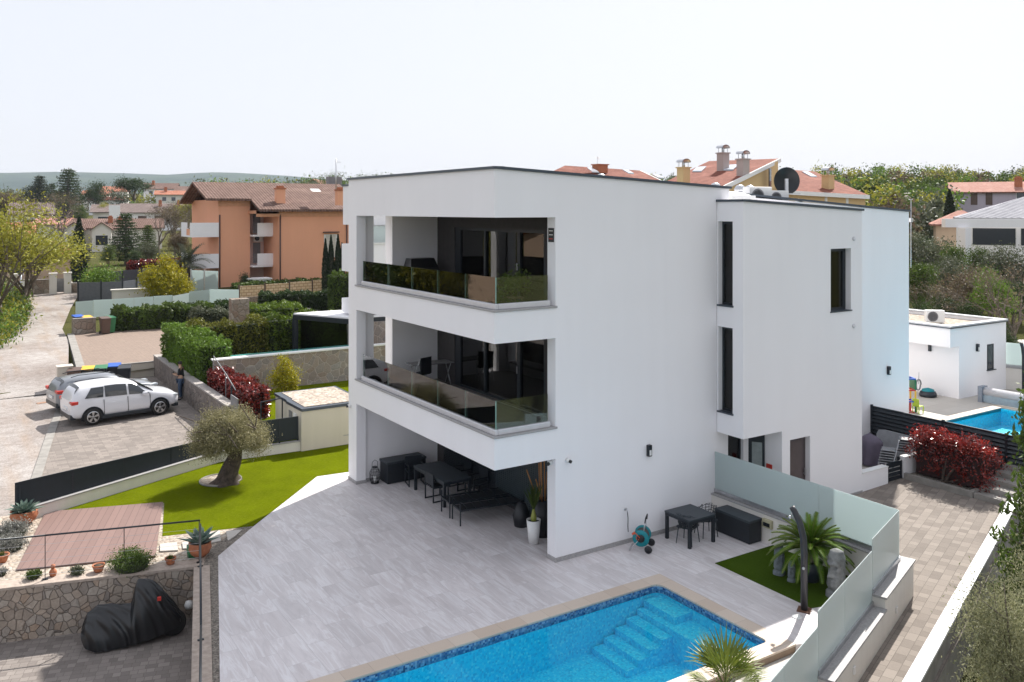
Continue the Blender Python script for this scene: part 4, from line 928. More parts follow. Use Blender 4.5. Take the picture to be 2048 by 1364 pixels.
# ================================================================== BEHIND AND LEFT: THE TOWN
def house(name, label, loc, rz, wd, dp, h, rh, wall, roof, wins=(), chim=(), over=.45, ridge='x', hip=0, cat='house', group=None, base=-2.5):
    t = thing(name, label, cat, loc, rz, group); m = MB()
    if ridge == 'x': m.box(0,0,base,wd,dp,h); m.add([(0,0,h),(0,dp,h),(0,dp/2,h+rh),(wd,0,h),(wd,dp,h),(wd,dp/2,h+rh)], [(0,2,1),(3,4,5)] if not hip else [])
    elif ridge == 'y': m.box(0,0,base,wd,dp,h); m.add([(0,0,h),(wd,0,h),(wd/2,0,h+rh),(0,dp,h),(wd,dp,h),(wd/2,dp,h+rh)], [(0,1,2),(4,3,5)])
    else: m.box(0,0,base,wd,dp,h)
    m.build('wall', wall, t); o = over; k = rh/((dp if ridge == 'x' else wd)/2)*o
    m = MB(); th = .16
    if ridge == 'x':
        hp = hip; e = h-k
        V = [(-o,-o,e),(wd+o,-o,e),(wd+o-hp,dp/2,h+rh),(-o+hp,dp/2,h+rh),(-o,dp+o,e),(wd+o,dp+o,e)]
        F = [(0,1,2,3),(5,4,3,2)]+([(4,0,3),(1,5,2)] if hp else [])
    elif ridge == 'y':
        e = h-k; V = [(-o,-o,e),(-o,dp+o,e),(wd/2,dp+o,h+rh),(wd/2,-o,h+rh),(wd+o,-o,e),(wd+o,dp+o,e)]; F = [(0,3,2,1),(4,5,2,3)]
    if ridge in 'xy':
        n_ = len(V); m.add([(a,b,c+th) for a,b,c in V]+V, F+[tuple(i+n_ for i in f[::-1]) for f in F]+([(0,n_,n_+1,1)] if ridge == 'x' else [(0,1,n_+1,n_)]))
        # verge and eave thickness
        E_ = [(0,1),(1,2),(2,3),(3,0),(4,5),(4,3),(5,2)] if ridge == 'x' else [(0,1),(1,2),(2,3),(3,0),(4,5),(4,3),(5,2)]
        for a, b in E_: m.add([V[a],V[b],(V[b][0],V[b][1],V[b][2]+th),(V[a][0],V[a][1],V[a][2]+th)], [(0,1,2,3)])
        rf = m.build('roof', roof, t)
    else: m.box(-o,-o,h,wd+o,dp+o,h+.2); rf = m.build('roof', roof, t)
    for (x, y, ch, s) in chim:
        m = MB(); m.box(x-s/2,y-s/2,h-.2,x+s/2,y+s/2,h+ch); m.box(x-s/2-.06,y-s/2-.06,h+ch,x+s/2+.06,y+s/2+.06,h+ch+.12); m.box(x-s/3,y-s/3,h+ch+.12,x+s/3,y+s/3,h+ch+.3); m.build('chimney', M['terracotta'] if roof != M['roof_grey'] else M['concrete'], rf)
    for f, a, z, w_, hh, mm in wins:
        m = MB(); m2 = MB()
        if f == 'f': m.box(a-.06,-.04,z-.06,a+w_+.06,.02,z+hh+.06); m2.box(a,-.055,z,a+w_,-.045,z+hh)
        elif f == 'l': m.box(-.04,a-.06,z-.06,.02,a+w_+.06,z+hh+.06); m2.box(-.055,a,z,-.045,a+w_,z+hh)
        fr = m.build('window', M['whiteplastic'] if mm != 'brown' else M['brown'], t); m2.build('pane', M['darkglass'] if mm == 'g' else M['brown'] if mm == 'brown' else M['whiteplastic'] if mm == 'w' else M['anth'], fr)
    return t
gm = N('dark_house_glass'); gm.bsdf((.03,.04,.05), .08, spec=.7); M['darkglass'] = gm.m

# orange apartment block
q = W(437,578,82); x0, ya = q[0], q[1]; zb = 1.0
def xat(u, y):
    r = ray(u, 420); t_ = (y-CAM[1])/r[1]; return CAM[0]+r[0]*t_
yb = ya-2.6; t = thing('apartment_block', 'orange rendered three storey apartment block with brown tiled roof and white balconies', 'apartment block', (x0,ya,zb)); og = (x0,ya,zb)
xa1 = xat(500,ya); xb0 = xat(557,yb); xe = xat(735,yb)
m = MB(); m.box(x0,ya,-.5,xa1,ya+11,9.75); m.box(xa1,ya+2.2,-.5,xe,ya+11,9.75); m.box(xb0,yb,-.5,xe,ya+2.2,8.75); m.build('wall', M['orange_wall'], t, og)
m = MB(); yr = ya+5.0; zr = 11.55
def roofslab(m, P, th=.22):
    m.add([p for p in P]+[(p[0],p[1],p[2]-th) for p in P], [(0,1,2,3),(7,6,5,4)]+[((i+1)%4,i,i+4,(i+1)%4+4) for i in range(4)])
xl = x0-1.3
roofslab(m, [(xl,ya-.75,9.85),(xat(503,ya-.7),ya-.75,9.85),(xat(503,ya-.7),yr,zr),(xl,yr,zr)]); xm = xat(503,ya-.7)
roofslab(m, [(xm,yb-.7,8.82),(xe,yb-.7,8.82),(xe,yr,zr+.012),(xm,yr,zr+.012)]); roofslab(m, [(xl,yr,zr-.01),(xe,yr,zr-.01),(xe,yr+6,9.6),(xl,yr+6,9.6)])
rf = m.build('roof', M['roof_brown'], t, og)
for u, v in ((560,389),(681,392)):
    q = W(u,v,84); m = MB(); m.box(q[0]-.42,q[1]-.35,q[2]-.9,q[0]+.42,q[1]+.35,q[2]+.5); cc = m.build('chimney', M['orange_wall'], rf, og); cc.location = (0,0,0)
    m = MB(); m.box(q[0]-.5,q[1]-.43,q[2]+.5,q[0]+.5,q[1]+.43,q[2]+.65); m.box(q[0]-.3,q[1]-.25,q[2]+.65,q[0]+.3,q[1]+.25,q[2]+.85); m.build('chimney_cap', M['terracotta'], rf, og)
m = MB(); q = W(631,383,85); m.add([(q[0]-.45,q[1]-.4,q[2]-.13),(q[0]+.45,q[1]-.4,q[2]-.13),(q[0]+.45,q[1]+.4,q[2]+.16),(q[0]-.45,q[1]+.4,q[2]+.16)], [(0,1,2,3)]); m.v = [(a,b,c+.12) for a,b,c in m.v]; m.build('skylight', M['whiteplastic'], rf, og)
m = MB(); m.box(x0-.03,ya-.06,9.1,xa1,ya,9.7); m.box(xm-.1,yb-.1,8.1,xe,yb,8.72); m.box(xm-.1,yb-.1,8.4,xb0,ya+2.2,8.7); m.build('eaves_band', plain('pale_orange_band', (.66,.33,.19), .8), t, og)
m = MB(); m.box(xa1+.01,ya+2.1,-.4,xb0-.01,ya+2.19,8.4); m.build('recess_wall', plaster('pinkish_recess_render', (.78,.60,.54), .05), t, og)
for k, zf in enumerate((6.35,3.4)):
    m = MB(); xL = xat(513,ya-.6); xR = xat(553,ya-.6)
    m.box(xa1,ya-.9,zf-.16,xb0-.02,ya+2.1,zf); m.box(xL,ya-.95,zf,xR,ya-.85,zf+1.15); m.build('balcony', M['white'], t, og)
    m = MB(); [m.box(xa1+.02,ya-.85,zf+.25+.25*j,xL,ya-.8,zf+.31+.25*j) for j in range(4)]; m.build('balcony_rail', M['grey'], t, og)
    m = MB(); m.box(xa1+.9,ya+2.02,zf+.1,xa1+1.6,ya+2.09,zf+2.1); m.build('balcony_door', M['grey'], t, og)
    m = MB(); xq = x0-2.5; m.box(xq,ya-.1,zf-.16,x0,ya+4.2,zf); m.box(xq,ya-.1,zf,x0,ya,zf+1.2); m.box(xq,ya,zf,xq+.1,ya+.5,zf+1.2); m.box(xq,ya+2.0,zf,xq+.1,ya+4.2,zf+1.2); m.build('balcony', M['white'], t, og)
    m = MB(); m.box(xq+.02,ya+.5,zf,xq+.08,ya+2.0,zf+.6); m.build('balcony_panel', M['orange_wall'], t, og)
m = MB(); m.box(xat(648,yb),yb-.05,4.1,xat(674,yb),yb+.02,6.35); wf = m.build('window', M['whiteplastic'], t, og); m = MB(); m.box(xat(651,yb),yb-.065,4.2,xat(671,yb),yb-.052,6.25); p_ = m.build('shutter', plain('ivory_shutter', (.55,.52,.46), .6), wf, og)
p_.location = (0,0,0)
m = MB(); m.box(xat(646,yb),yb-.4,6.5,xat(676,yb),yb,6.62); m.build('window_canopy', M['brown'], t, og)
for u, yy in ((439,ya),(560,yb),(693,yb)): m = MB(); m.tube([(xat(u,yy),yy-.09,-.3),(xat(u,yy),yy-.09,8.3)], .07, 6); m.build('downpipe', plain('dark_brown_pipe', (.10,.05,.04), .5), t, og)
ac = thing('air_conditioner', 'small air conditioner under the middle balcony of the orange block', 'air conditioner', (xa1+1.3,ya+1.9,5.6)); m = MB(); m.box(-.45,-.2,0,.45,.2,.65); m.build('casing', M['whiteplastic'], ac); m = MB(); m.lathe([(0,-.21),(.24,-.215),(.24,-.2)], (-.12,0,.33), 16, 'y'); m.build('fan_grille', M['anth'], ac)

# other houses (left)
H_ = lambda u, v, d: W(u, v, d)
def hz_(u, v, d): q = W(u,v,d); return (q[0],q[1],terr(q[0],q[1]))
def sz(px, d): return px*d/FPX
p = hz_(116,510,135); house('terraced_house', 'white house with two gabled fronts and red brown roof behind the tall cypress', p, TH*-1+R_(24), sz(190,137), 9, 3.4, 1.35, M['white_warm'], M['roof_brown'], [('f',4.9,.6,1.1,1.2,'g'),('f',9.4,.4,1.2,1.3,'g')], [(7.4,2.5,1.7,.7),(8.8,3.4,1.6,.6)])
for u, lb in ((128,'projecting white gable left of the tall cypress'),(184,'projecting white gable right of the tall cypress')):
    q = W(u,500,133); house('gabled_porch', lb, (q[0],q[1],terr(q[0],q[1])), TH*-1+R_(24), 2.7, 3.5, 3.35, 1.0, M['white_warm'], M['roof_brown'], [('f',.5,.9,1.7,1.5,'k')], ridge='y', over=.3, cat='house porch')
p = hz_(186,450,195); house('town_house', 'wide white house with tall chimney slab and grey brown roof on the rise', p, -TH+R_(22), sz(58,195), 12, 4.3, 1.6, M['white_warm'], M['roof_greybrown'], [('f',1,1.2,3,2,'k')], over=.7)
p = hz_(243,450,196); house('town_house', 'long white house with grey brown roof and upper terrace, right of the chimney slab', p, -TH+R_(20), sz(165,196), 12, 4.2, 1.9, M['white'], M['roof_greybrown'], [('f',3.5,1.8,1.7,1.5,'brown'),('f',7,1.8,1.8,1.5,'brown'),('f',11.5,1.8,1.4,1.5,'g')], [(8,4,2.6,.7),(12,4,2.6,.6)], over=.7)
q = W(229,442,192); m = MB(); m.box(-1.1,-.4,-2,1.1,.4,5.6); o = m.build('chimney_slab', M['white'], None, (q[0],q[1],terr(q[0],q[1])+.3)); tag(o, 'tall white chimney slab between the two grey brown roofs', 'chimney')
p = hz_(22,465,142); house('town_house', 'pale house with grey brown roof behind the yellow green tree', p, -TH+R_(27), sz(72,142), 9, 5.5, 1.8, M['white_warm'], M['roof_greybrown'], [('f',1.6,2.6,2.6,2,'k')], over=.5)
p = hz_(66,465,136); house('town_house', 'blank white walled house with a faded orange roof edge beside the small bare tree', p, -TH+R_(10), sz(56,136), 7, 4.0, .9, M['white_warm'], M['roof_pink'], [], over=.5)
q = W(134,445,140); m = MB(); m.box(-.9,-.1,0,.9,.1,2.0); o = m.build('dark_window_bay', M['darkglass'], None, (q[0],q[1],q[2])); tag(o, 'dark blue glazed bay between the blank white wall and white terrace', 'window bay')
p = hz_(-14,580,86); house('villa', 'beige villa with bright orange hipped roof behind the stone garden wall', p, -TH+R_(28), sz(145,86), 8, 2.6, 1.25, M['beige_wall'], M['roof_orange'], [('f',1.5,.6,1.1,1.3,'g')], hip=3.0, over=.5)
p = hz_(-30,560,96); house('villa', 'upper orange roofed house half hidden in the yellow green tree', p, -TH+R_(28), sz(78,96), 8, 3.9, 1.5, M['beige_wall'], M['roof_orange'], [('f',2,2.2,1.2,1.2,'g')], over=.6)
for u, v, d, wp, rv, rm, wm, lb in ((165,398,330,45,5,'roof_orange','white_warm','distant white house with orange roof right of the tall cedar'),(178,408,300,62,4,'roof_red','white','low distant white house with thin red roof line'),(205,392,360,46,6,'roof_orange','white_warm','far orange roofed house under the umbrella pine'),(287,388,330,60,7,'roof_brown','white','white house with steep brown roof and brick chimneys right of the umbrella pine'),(312,398,300,78,5,'roof_orange','white_warm','broad orange roofed house in front of the brown roofed one'),(352,392,320,36,6,'roof_brown','white','small white gabled house left of the orange block gable'),(375,400,260,45,6,'roof_greybrown','white','dark eaved house touching the orange block roof'),(12,400,300,0,0,'','','')):
    if not wp: continue
    p = hz_(u,v,d); hh = W(u,v-rv-4,d)[2]-p[2]; house('distant_house', lb, p, -TH+R_(rnd.uniform(14,26)), sz(wp,d), 12, max(2,hh), sz(rv*1.6,d), M[wm], M[rm], [('f',2,hh-2.2,1.3,1.3,'g'),('f',5,hh-2.2,1.3,1.3,'g')], [(3,4,sz(rv,d)+1.6,1.0)] if 'chimney' in lb or 'broad' in lb else [], over=.7)
p = hz_(598,372,210); house('distant_house', 'lilac gabled house with two small dark windows behind the orange block roof', (p[0],p[1],p[2]), -TH, sz(58,210), 12, W(0,379,210)[2]-p[2], sz(20,210), M['lilac_wall'], M['roof_pink'], [('f',2.4,W(0,376,210)[2]-p[2]+.35,.55,.5,'k'),('f',4.2,W(0,376,210)[2]-p[2]+.35,.55,.5,'k'),('f',1.7,W(0,379,210)[2]-p[2]+.1,4,.35,'k')], ridge='y', over=.6)
q = W(672,390,86); m = MB(); m.tube([(0,0,-.3),(0,0,3.6)], .05, 6); m.tube([(0,0,3.3),(.5,0,3.3)], .03, 5); m.tube([(0,0,2.3),(.6,0,2.3)], .03, 5); o = m.build('antenna_mast', M['steel'], None, q); tag(o, 'tall thin antenna mast standing at the right chimney of the orange block', 'antenna')
q = W(668,372,95); m = MB(); m.box(-.8,-.3,-.9,.8,.3,1.0); o = m.build('tank', M['grey'], None, q); tag(o, 'grey box tank behind the antenna mast', 'tank')

# twin white villa behind (seen as a strip)
t = thing('modern_house', 'neighbouring white villa just showing left of the big house', 'house', (6.2,27,0)); og = (6.2,27,0)
xt = xat(686,27.5); xv = xat(683.5,26.4)
m = MB(); m.box(xt,25.2,7.95,xt+16,27.5,10.05); m.box(xt+.9,25.4,.5,xt+16,27.4,7.96); m.box(xv,24.7,5.5,xv+7,26.4,6.95); m.box(xv,24.7,3.3,xv+7,26.4,4.05); m.build('wall', M['white'], t, og)
m = MB(); m.box(xt-.05,25.15,10.05,xt+7,27.55,10.15); m.build('roof_coping', M['coping'], t, og)
m = MB(); m.box(xv-.08,24.62,6.95,xv+7,24.9,7.03); m.box(xv-.08,24.62,4.05,xv+7,24.9,4.13); m.build('sill', M['whiteplastic'], t, og)
for z in (7.05,4.15): m = MB(); m.box(xv+.1,24.78,z,xv+7,24.8,z+.85); m.build('balustrade_pane', M['glass'], t, og)

# pergola beside the stone clad wall
t = thing('pergola', 'flat white roofed pergola with one dark post and glass side', 'pergola', (5.5,25,.5)); og = (5.5,25,.5)
A_ = (4.62,26.6,2.98); B_ = (6.42,24.9,2.98)
m = MB(); m.prism([(4.55,28.0),(6.35,24.55),(10.5,24.55),(10.5,28.0)], 3.12, 3.2); m.build('roof', M['white'], t, og)
m = MB(); m.beam((4.55,28.0,2.99),(6.35,24.55,2.99), .14, .24); m.beam((6.35,24.55,2.99),(10.5,24.55,2.99), .14, .24); m.beam((4.55,28.0,2.99),(10.5,28.0,2.99), .14, .24); m.build('beam', M['anth'], t, og)
m = MB(); m.box(4.5,27.85,.4,4.75,28.1,2.9); m.build('post', M['anth'], t, og)
m = MB(); m.prism([(4.75,27.7),(4.78,27.7),(6.3,24.75),(6.27,24.75)], .6, 2.86); m.build('glass_side', M['glass'], t, og)
# stone clad walls
t = thing('stone_clad_wall', 'high wall clad in pale crazy paving stone with thin white coping', 'wall', (2,22.2,.5)); og = (2,22.2,.5)
m = MB(); m.box(-1.05,22.1,.3,9,22.4,2.02); m.build('wall_body', M['clad'], t, og); m = MB(); m.box(-1.12,22.04,2.02,9,22.46,2.08); m.build('coping', M['whiteplastic'], t, og)
m = MB(); m.box(6.45,24.4,.4,6.9,26,2.9); m.box(6.9,24.3,.4,11,24.6,2.9); tag(m.build('stone_clad_pier', M['clad'], None, (6.5,24.4,.4)), 'stone clad pier under the white pergola roof', 'wall')
# a strip of green pool water between wall and hedge
m = MB(); m.box(-.6,22.46,1.5,6.2,24.2,1.86); o = struct(m, 'neighbour_pool_water', plain('turquoise_water', (.05,.30,.28), .1))
# fieldstone wall along the parking bay
facewall('fieldstone_wall', 'pale fieldstone wall along the parking bay where the man stands', [(-1.75,31.3),(-1.72,24),(-1.62,17.0)], .36, -.1, 1.02, M['stonewall2'], plain('grey_stone_cap', (.36,.33,.31), .9, scale=8, var=.15, bump=.2))
facewall('low_wall', 'plain beige retaining wall with dark rail between the parked cars and the upper driveway', [(-5.3,31.2),(-1.9,31.25)], .16, -.1, .70, M['cream'], M['concrete'])
q = G(134,790,0); m = MB(); m.box(-.32,-.28,0,.32,.28,1.15); m.box(-.36,-.32,1.15,.36,.32,1.2); m.v = [(a,b,c) for a,b,c in m.v]; o = m.build('gate_pillar', M['cream'], None, (-6.3,29.6,0)); tag(o, 'square cream pillar beside the road behind the grey car', 'pillar')
# utility hut with gravel roof
t = thing('utility_hut', 'low cream utility hut with pebble covered flat roof beside the lawn', 'shed', (1,14.5,.3)); og = (1,14.5,.3)
hp = [(-.21,13.0),(2.3,13.0),(2.3,16.2),(-.15,16.2),(-.15,14.65),(-.21,14.6)]
m = MB(); m.prism(hp, -.0, 1.44); m.build('wall', M['cream'], t, og)
m = MB(); m.prism(offset(hp+[hp[0]],-.04)[:-1], 1.44, 1.54); m.build('roof_edge', M['coping'], t, og)
m = MB(); m.prism([(-.02,13.2),(2.2,13.2),(2.2,16.05),(0.05,16.05),(.05,14.8),(-.02,14.6)], 1.5, 1.56); m.build('gravel_roof', gravel_mat('coarse_roof_pebbles', [(.36,.30,.24),(.50,.44,.37),(.25,.20,.17),(.58,.53,.47)], 9), t, og)
for y0, c in ((13.5,'whiteplastic'),(14.0,'grey')): m = MB(); m.box(-.235,y0,.55,-.205,y0+.35,1.25); m.build('meter_door', M[c], t, og)
tag((lambda m: (m.box(-.5,13.5,.4,-.3,13.75,1.05), m.build('meter_cabinet', M['whiteplastic'], None, (-.4,13.6,.4)))[1])(MB()), 'small white cabinet at the left wall of the utility hut', 'cabinet')
# small gate frame by the hut
t = thing('garden_gate', 'thin dark gate frame with grey panel between red hedge and hut', 'gate', (-1.5,15,.5)); og = (-1.5,15,.5)
m = MB(); a, b, c = (-1.62,17.1), (-1.62,15.8), (-.3,15.3); m.beam((*a,.5),(*a,1.85), .05); m.build('gate_post', M['anth'], t, og); m = MB(); m.beam((-1.2,14.6,.3),(-1.2,14.6,1.6), .04); m.beam((-.3,14.9,.3),(-.3,14.9,1.6), .04); m.beam((-1.2,14.6,1.6),(-.3,14.9,1.6), .04); m.build('gate_frame', M['anth'], t, og)
m = MB(); m.box(-1.66,16.1,.55,-1.62,17.1,1.5); m.build('panel', M['grey'], t, og)
m = MB(); m.tube([(-1.1,22.0,2.25),(-1.35,19,1.98),(-1.6,16.6,1.75)], .022, 6); [m.beam((x,y,.5),(x,y,z), .03) for x,y,z in ((-1.1,22,2.25),(-1.35,19,1.98))]; tag(m.build('handrail', M['grey'], None, (-1.3,19,.5)), 'thin metal handrail slanting over the red hedge', 'handrail')
# upper left glass screens and fences
def frost_run(label, uvs, h, n):
    pts = [T(u,v) for u,v in uvs]; r = thing('glass_fence', label, 'fence', pts[0]); og = pts[0]
    L = [(p[0],p[1]) for p in pts]
    for k in range(n):
        a = along(L, k/n+.001); b = along(L, (k+1)/n-.002); za = terr(*a); m = MB(); d = (Vector(b)-Vector(a)).normalized(); nn_ = Vector((-d.y,d.x))*.01
        m.prism([tuple(Vector(a)-nn_),tuple(Vector(b)-nn_),tuple(Vector(b)+nn_),tuple(Vector(a)+nn_)], za, za+h); m.build('frosted_pane', M['frost'], r, og)
frost_run('long frosted glass fence curving beside the gravel road in the distance', [(151,638),(158,636),(250,630),(345,622)], 1.25, 5)
frost_run('frosted glass fence continuing up to the wooden panels, with plant shadows on it', [(345,622),(400,606),(478,608)], 1.15, 3)
def panel_fence(label, uvs, h, n, mat, post, name='fence', zoff=0):
    pts = [T(u,v) for u,v in uvs]; r = thing(name, label, 'fence', pts[0]); og = pts[0]; L = [(p[0],p[1]) for p in pts]
    for k in range(n):
        a = Vector(along(L, k/n)); b = Vector(along(L, (k+1)/n-.001)); za = terr(*a)+zoff; d = (b-a).normalized(); nn_ = Vector((-d.y,d.x))*.03; m = MB()
        m.prism([tuple(a-nn_),tuple(b-nn_),tuple(b+nn_),tuple(a+nn_)], za, za+h); m.build('panel', mat, r, og)
        m = MB(); m.beam((*a,za-.3),(*a,za+h+.1), .12); m.build('post', post, r, og)
wick = N('woven_straw_panel'); pw = wick.pos(); bw = wick.n('TexBrick'); wick.l(pw, bw.inputs[0]); mpz = wick.pos((1,1,1),(R_(90),0,0)); wick.l(mpz, bw.inputs[0])
for k_, v_ in (('Color1',(.60,.44,.26,1)),('Color2',(.68,.52,.34,1)),('Mortar',(.40,.24,.13,1)),('Scale',1.),('Mortar Size',.03),('Brick Width',.42),('Row Height',.24)): bw.inputs[k_].default_value = v_
wick.bsdf(bw.outputs[0], .8)
panel_fence('beige latticed panel fence with brown posts in front of the orange block', [(478,604),(560,597),(610,592),(668,586)], .95, 4, wick.m, M['brown'], zoff=.35)
panel_fence('stone footing under the beige latticed fence', [(478,606),(560,600),(610,595),(668,589)], .45, 1, M['clad_grey'], M['brown'], 'stone_footing')
for uvs, h, lb in (([(156,604),(240,602),(300,590)],1.6,'dark blue grey slatted fence in front, left of the golden shrub'),([(205,572),(300,562),(345,556)],1.3,'dark blue grey slatted fence further back, left of the golden shrub')):
    panel_fence(lb, uvs, h, 4, plain('blue_grey_slats', (.12,.13,.155), .6), M['anth'])
tag((lambda m: (m.box(-.0,-.15,-.3,3.2,.15,1.15), m.box(-.1,-.25,1.15,3.3,.25,1.25), m.build('white_wall', M['white_warm'], None, T(224,610)))[2])(MB()), 'short white wall with tiled top left of the golden shrub', 'wall')
t = thing('garden_shed', 'small white garden oven house with dark slot in front of the orange block', 'shed', T(500,582)); m = MB(); m.box(0,0,0,1.9,1.4,1.0); m.build('wall', M['white'], t); m = MB(); m.box(-.12,-.12,1.0,2.0,1.5,1.1); m.build('roof', M['whiteplastic'], t); m = MB(); m.box(.55,-.02,.6,1.35,.01,.82); m.build('slot', M['black'], t)
panel_fence('pale blue glass screen at the ground floor of the orange block', [(382,585),(436,588)], 2.0, 2, M['frost'], M['steel'], 'glass_screen')
# stone wall and gate at the end of the road
tw = T(46,588); tw2 = T(103,586); facewall('garden_wall', 'pinkish stone garden wall at the end of the road in front of the beige villa', [tw[:2],tw2[:2]], .3, 1.0, 2.55, M['clad_grey'], M['concrete'])
for u, v, lb in ((106,588,'white gate pillar at the end of the road, left of the gate'),(135,586,'white gate pillar at the end of the road, right of the gate'),(27,590,'white pillar near the lamp post at the far left')):
    q = T(u,v); m = MB(); m.box(-.28,-.25,-.1,.28,.25,1.75); m.box(-.34,-.31,1.75,.34,.31,1.85); tag(m.build('gate_pillar', M['white_warm'], None, q), lb, 'pillar')
q = T(108,587); q2 = T(131,586); t = thing('metal_gate', 'dark metal gate between two white pillars at the end of the road', 'gate', q); m = MB(); m.beam((q[0],q[1],q[2]+.7),(q2[0],q2[1],q2[2]+.7), .04, 1.2); m.build('gate_leaf', M['grey'], t, q)
q = T(140,585); q2 = T(200,584); facewall('garden_wall', 'orange brown stone wall behind the small bright green tree', [q[:2],q2[:2]], .3, 1.0, 2.2, M['clad_grey'], M['concrete'])
t = thing('letter_box_block', 'low stone block with white letter plate beside the lamp post', 'stone block', T(18,604)); m = MB(); m.box(-1,-.3,-.1,1.1,.3,1.1); m.build('block', M['concrete'], t); m = MB(); m.box(-.4,-.33,.5,.2,-.305,.9); m.build('letter_plate', M['whiteplastic'], t)
t = thing('lamp_post', 'slim grey lamp post at the far left of the road', 'street lamp', T(42,604)); m = MB(); m.tube([(0,0,-.2),(0,0,2.4)], .06, 8); m.build('pole', M['steel'], t); m = MB(); m.box(.05,-.05,1.3,.25,.05,1.7); m.build('plate', M['whiteplastic'], t)

# hedges and shrubs, left
hedge('hedge', 'bright green thuja hedge at the top of the fieldstone wall', [(-.95,30.6),(-.85,26.5),(-.75,23.2)], 1.3, .45, 2.1, 'lf_bright', 330, .15, .16)
hedge('hedge', 'row of yellowish thuja behind the stone clad wall', [(-.6,29.3),(3.5,29.6)], .8, .55, 2.15, 'lf_hedgeyel', 360, .14, .2)
hedge('hedge', 'darker green end of the thuja row beside the pergola', [(3.5,29.6),(5.6,29.9),(11.5,30.2)], .8, .55, 2.2, 'lf_thuja', 330, .14, .2)
hedge('hedge', 'clipped green hedge beside the bins and driveway', [T(228,660)[:2],T(345,652)[:2],T(420,645)[:2]], 1.6, .75, 1.35, 'lf_mid', 240, .2, .2)
hedge('hedge', 'dark low hedge below the frosted glass fence', [T(350,642)[:2],T(470,632)[:2]], 2.0, .8, 1.1, 'lf_deep', 200, .2, .15)
hedge('hedge', 'brownish low bushes between the two dark hedges', [T(380,655)[:2],T(462,650)[:2]], 1.3, .75, 1.1, 'lf_grey', 220, .18, .25)
hedge('hedge', 'broad pale green clipped hedge right of the stone pillar', [T(490,655)[:2],T(560,650)[:2],T(600,648)[:2]], 3.2, .8, 1.35, 'lf_thuja', 200, .2, .1)
hedge('hedge', 'dark green hedge in front of the latticed fence', [T(520,622)[:2],T(600,620)[:2],T(668,618)[:2]], 1.6, .85, 1.5, 'lf_deep', 200, .2, .15)
hedge('hedge', 'tall hedge beside the neighbouring villa balcony', [T(662,625)[:2],T(705,625)[:2]], 1.8, .85, 3.0, 'lf_mid', 200, .2, .15)
hedge('flower_bed', 'bed of white flowering plants before the dark hedge', [T(560,640)[:2],T(640,638)[:2]], 1.2, .8, .6, 'lf_silver', 160, .14, .3, 'flower bed')
hedge('red_hedge', 'long red leaved hedge under the far palm', [T(268,560)[:2],T(385,548)[:2]], 2.2, 1.5, 1.9, 'lf_red', 130, .28, .12, core=(.04,.01,.01))
hedge('red_hedge', 'red photinia hedge beside the fieldstone wall and hut', [(-1.0,21.7),(-.78,19),(-.68,16.6)], .8, .48, 1.15, 'lf_red', 380, .14, .15, core=(.03,.008,.008))
hedge('ivy', 'green plants along the foot of the beige latticed fence', [T(470,588)[:2],T(560,578)[:2],T(660,572)[:2]], 1.2, 1.5, .7, 'lf_mid', 150, .22, .3)
m = MB(); q = T(477,665); m.box(-.55,-.4,-.1,.55,.4,2.3); tag(m.build('stone_pillar', M['clad_grey'], None, T(478,668)), 'weathered stone pillar in the middle of the hedges', 'pillar')
gb = [(rnd.uniform(-1.6,1.6), rnd.uniform(-1.2,1.2), .8+rnd.random()*2.0, .75, .75, .7) for _ in range(15)]+[(0,0,3.2,.7,.7,.7),(.6,.2,2.8,.7,.7,.7)]
shrub_free('golden_shrub', 'big golden yellow shrub behind the frosted fence', T(333,607), gb, 12000, .17, 'lf_gold', 5, sub=9, fill=.1, tight=.36)
shrub_free('yellow_shrub', 'small yellow green shrub on the lawn before the stone clad wall', (1.5,20.2,.48), [(0,0,.55,.45,.45,.45),(.25,0,.95,.4,.4,.4),(-.3,.1,.85,.42,.4,.4),(.1,.1,1.35,.38,.38,.35),(.35,-.1,.4,.3,.3,.3)], 5200, .085, 'lf_gold', 6, sub=10)
tree('bush','lf_deep', T(489,580), 1.5, 'dark clipped ball bush left of the garden oven house', 'bush', w=.7)
for u, v, h, lb in ((651,571,5.6,'slender dark cypress before the shuttered window, leftmost of the row'),(662,571,5.9,'slender cypress, second in the row before the orange wall'),(676,571,6.0,'slender cypress, third in the row near the villa corner'),(684,571,5.2,'slender cypress, last of the row half hidden by the villa')):
    q = W(u,v,74); tree('cypress','lf_cyp',(q[0],q[1],terr(q[0],q[1])-.1),h*.92,lb,'cypress','cypresses before the orange block', w=.62)
tree('cypress','lf_cyp', T(158,574), 6.6, 'tall dark cypress between the two white gables', 'cypress', w=1.05)
tree('bush','lf_bright', T(188,590), 2.6, 'small bright green tree beside the dark slatted fence', 'tree', name='broadleaf_tree', w=1.1)
def pt(u, d): q = W(u,420,d); return (q[0],q[1],terr(q[0],q[1])-.2)
def topz(v, d, p): return 8.75+(420-v)*d/FPX-p[2]
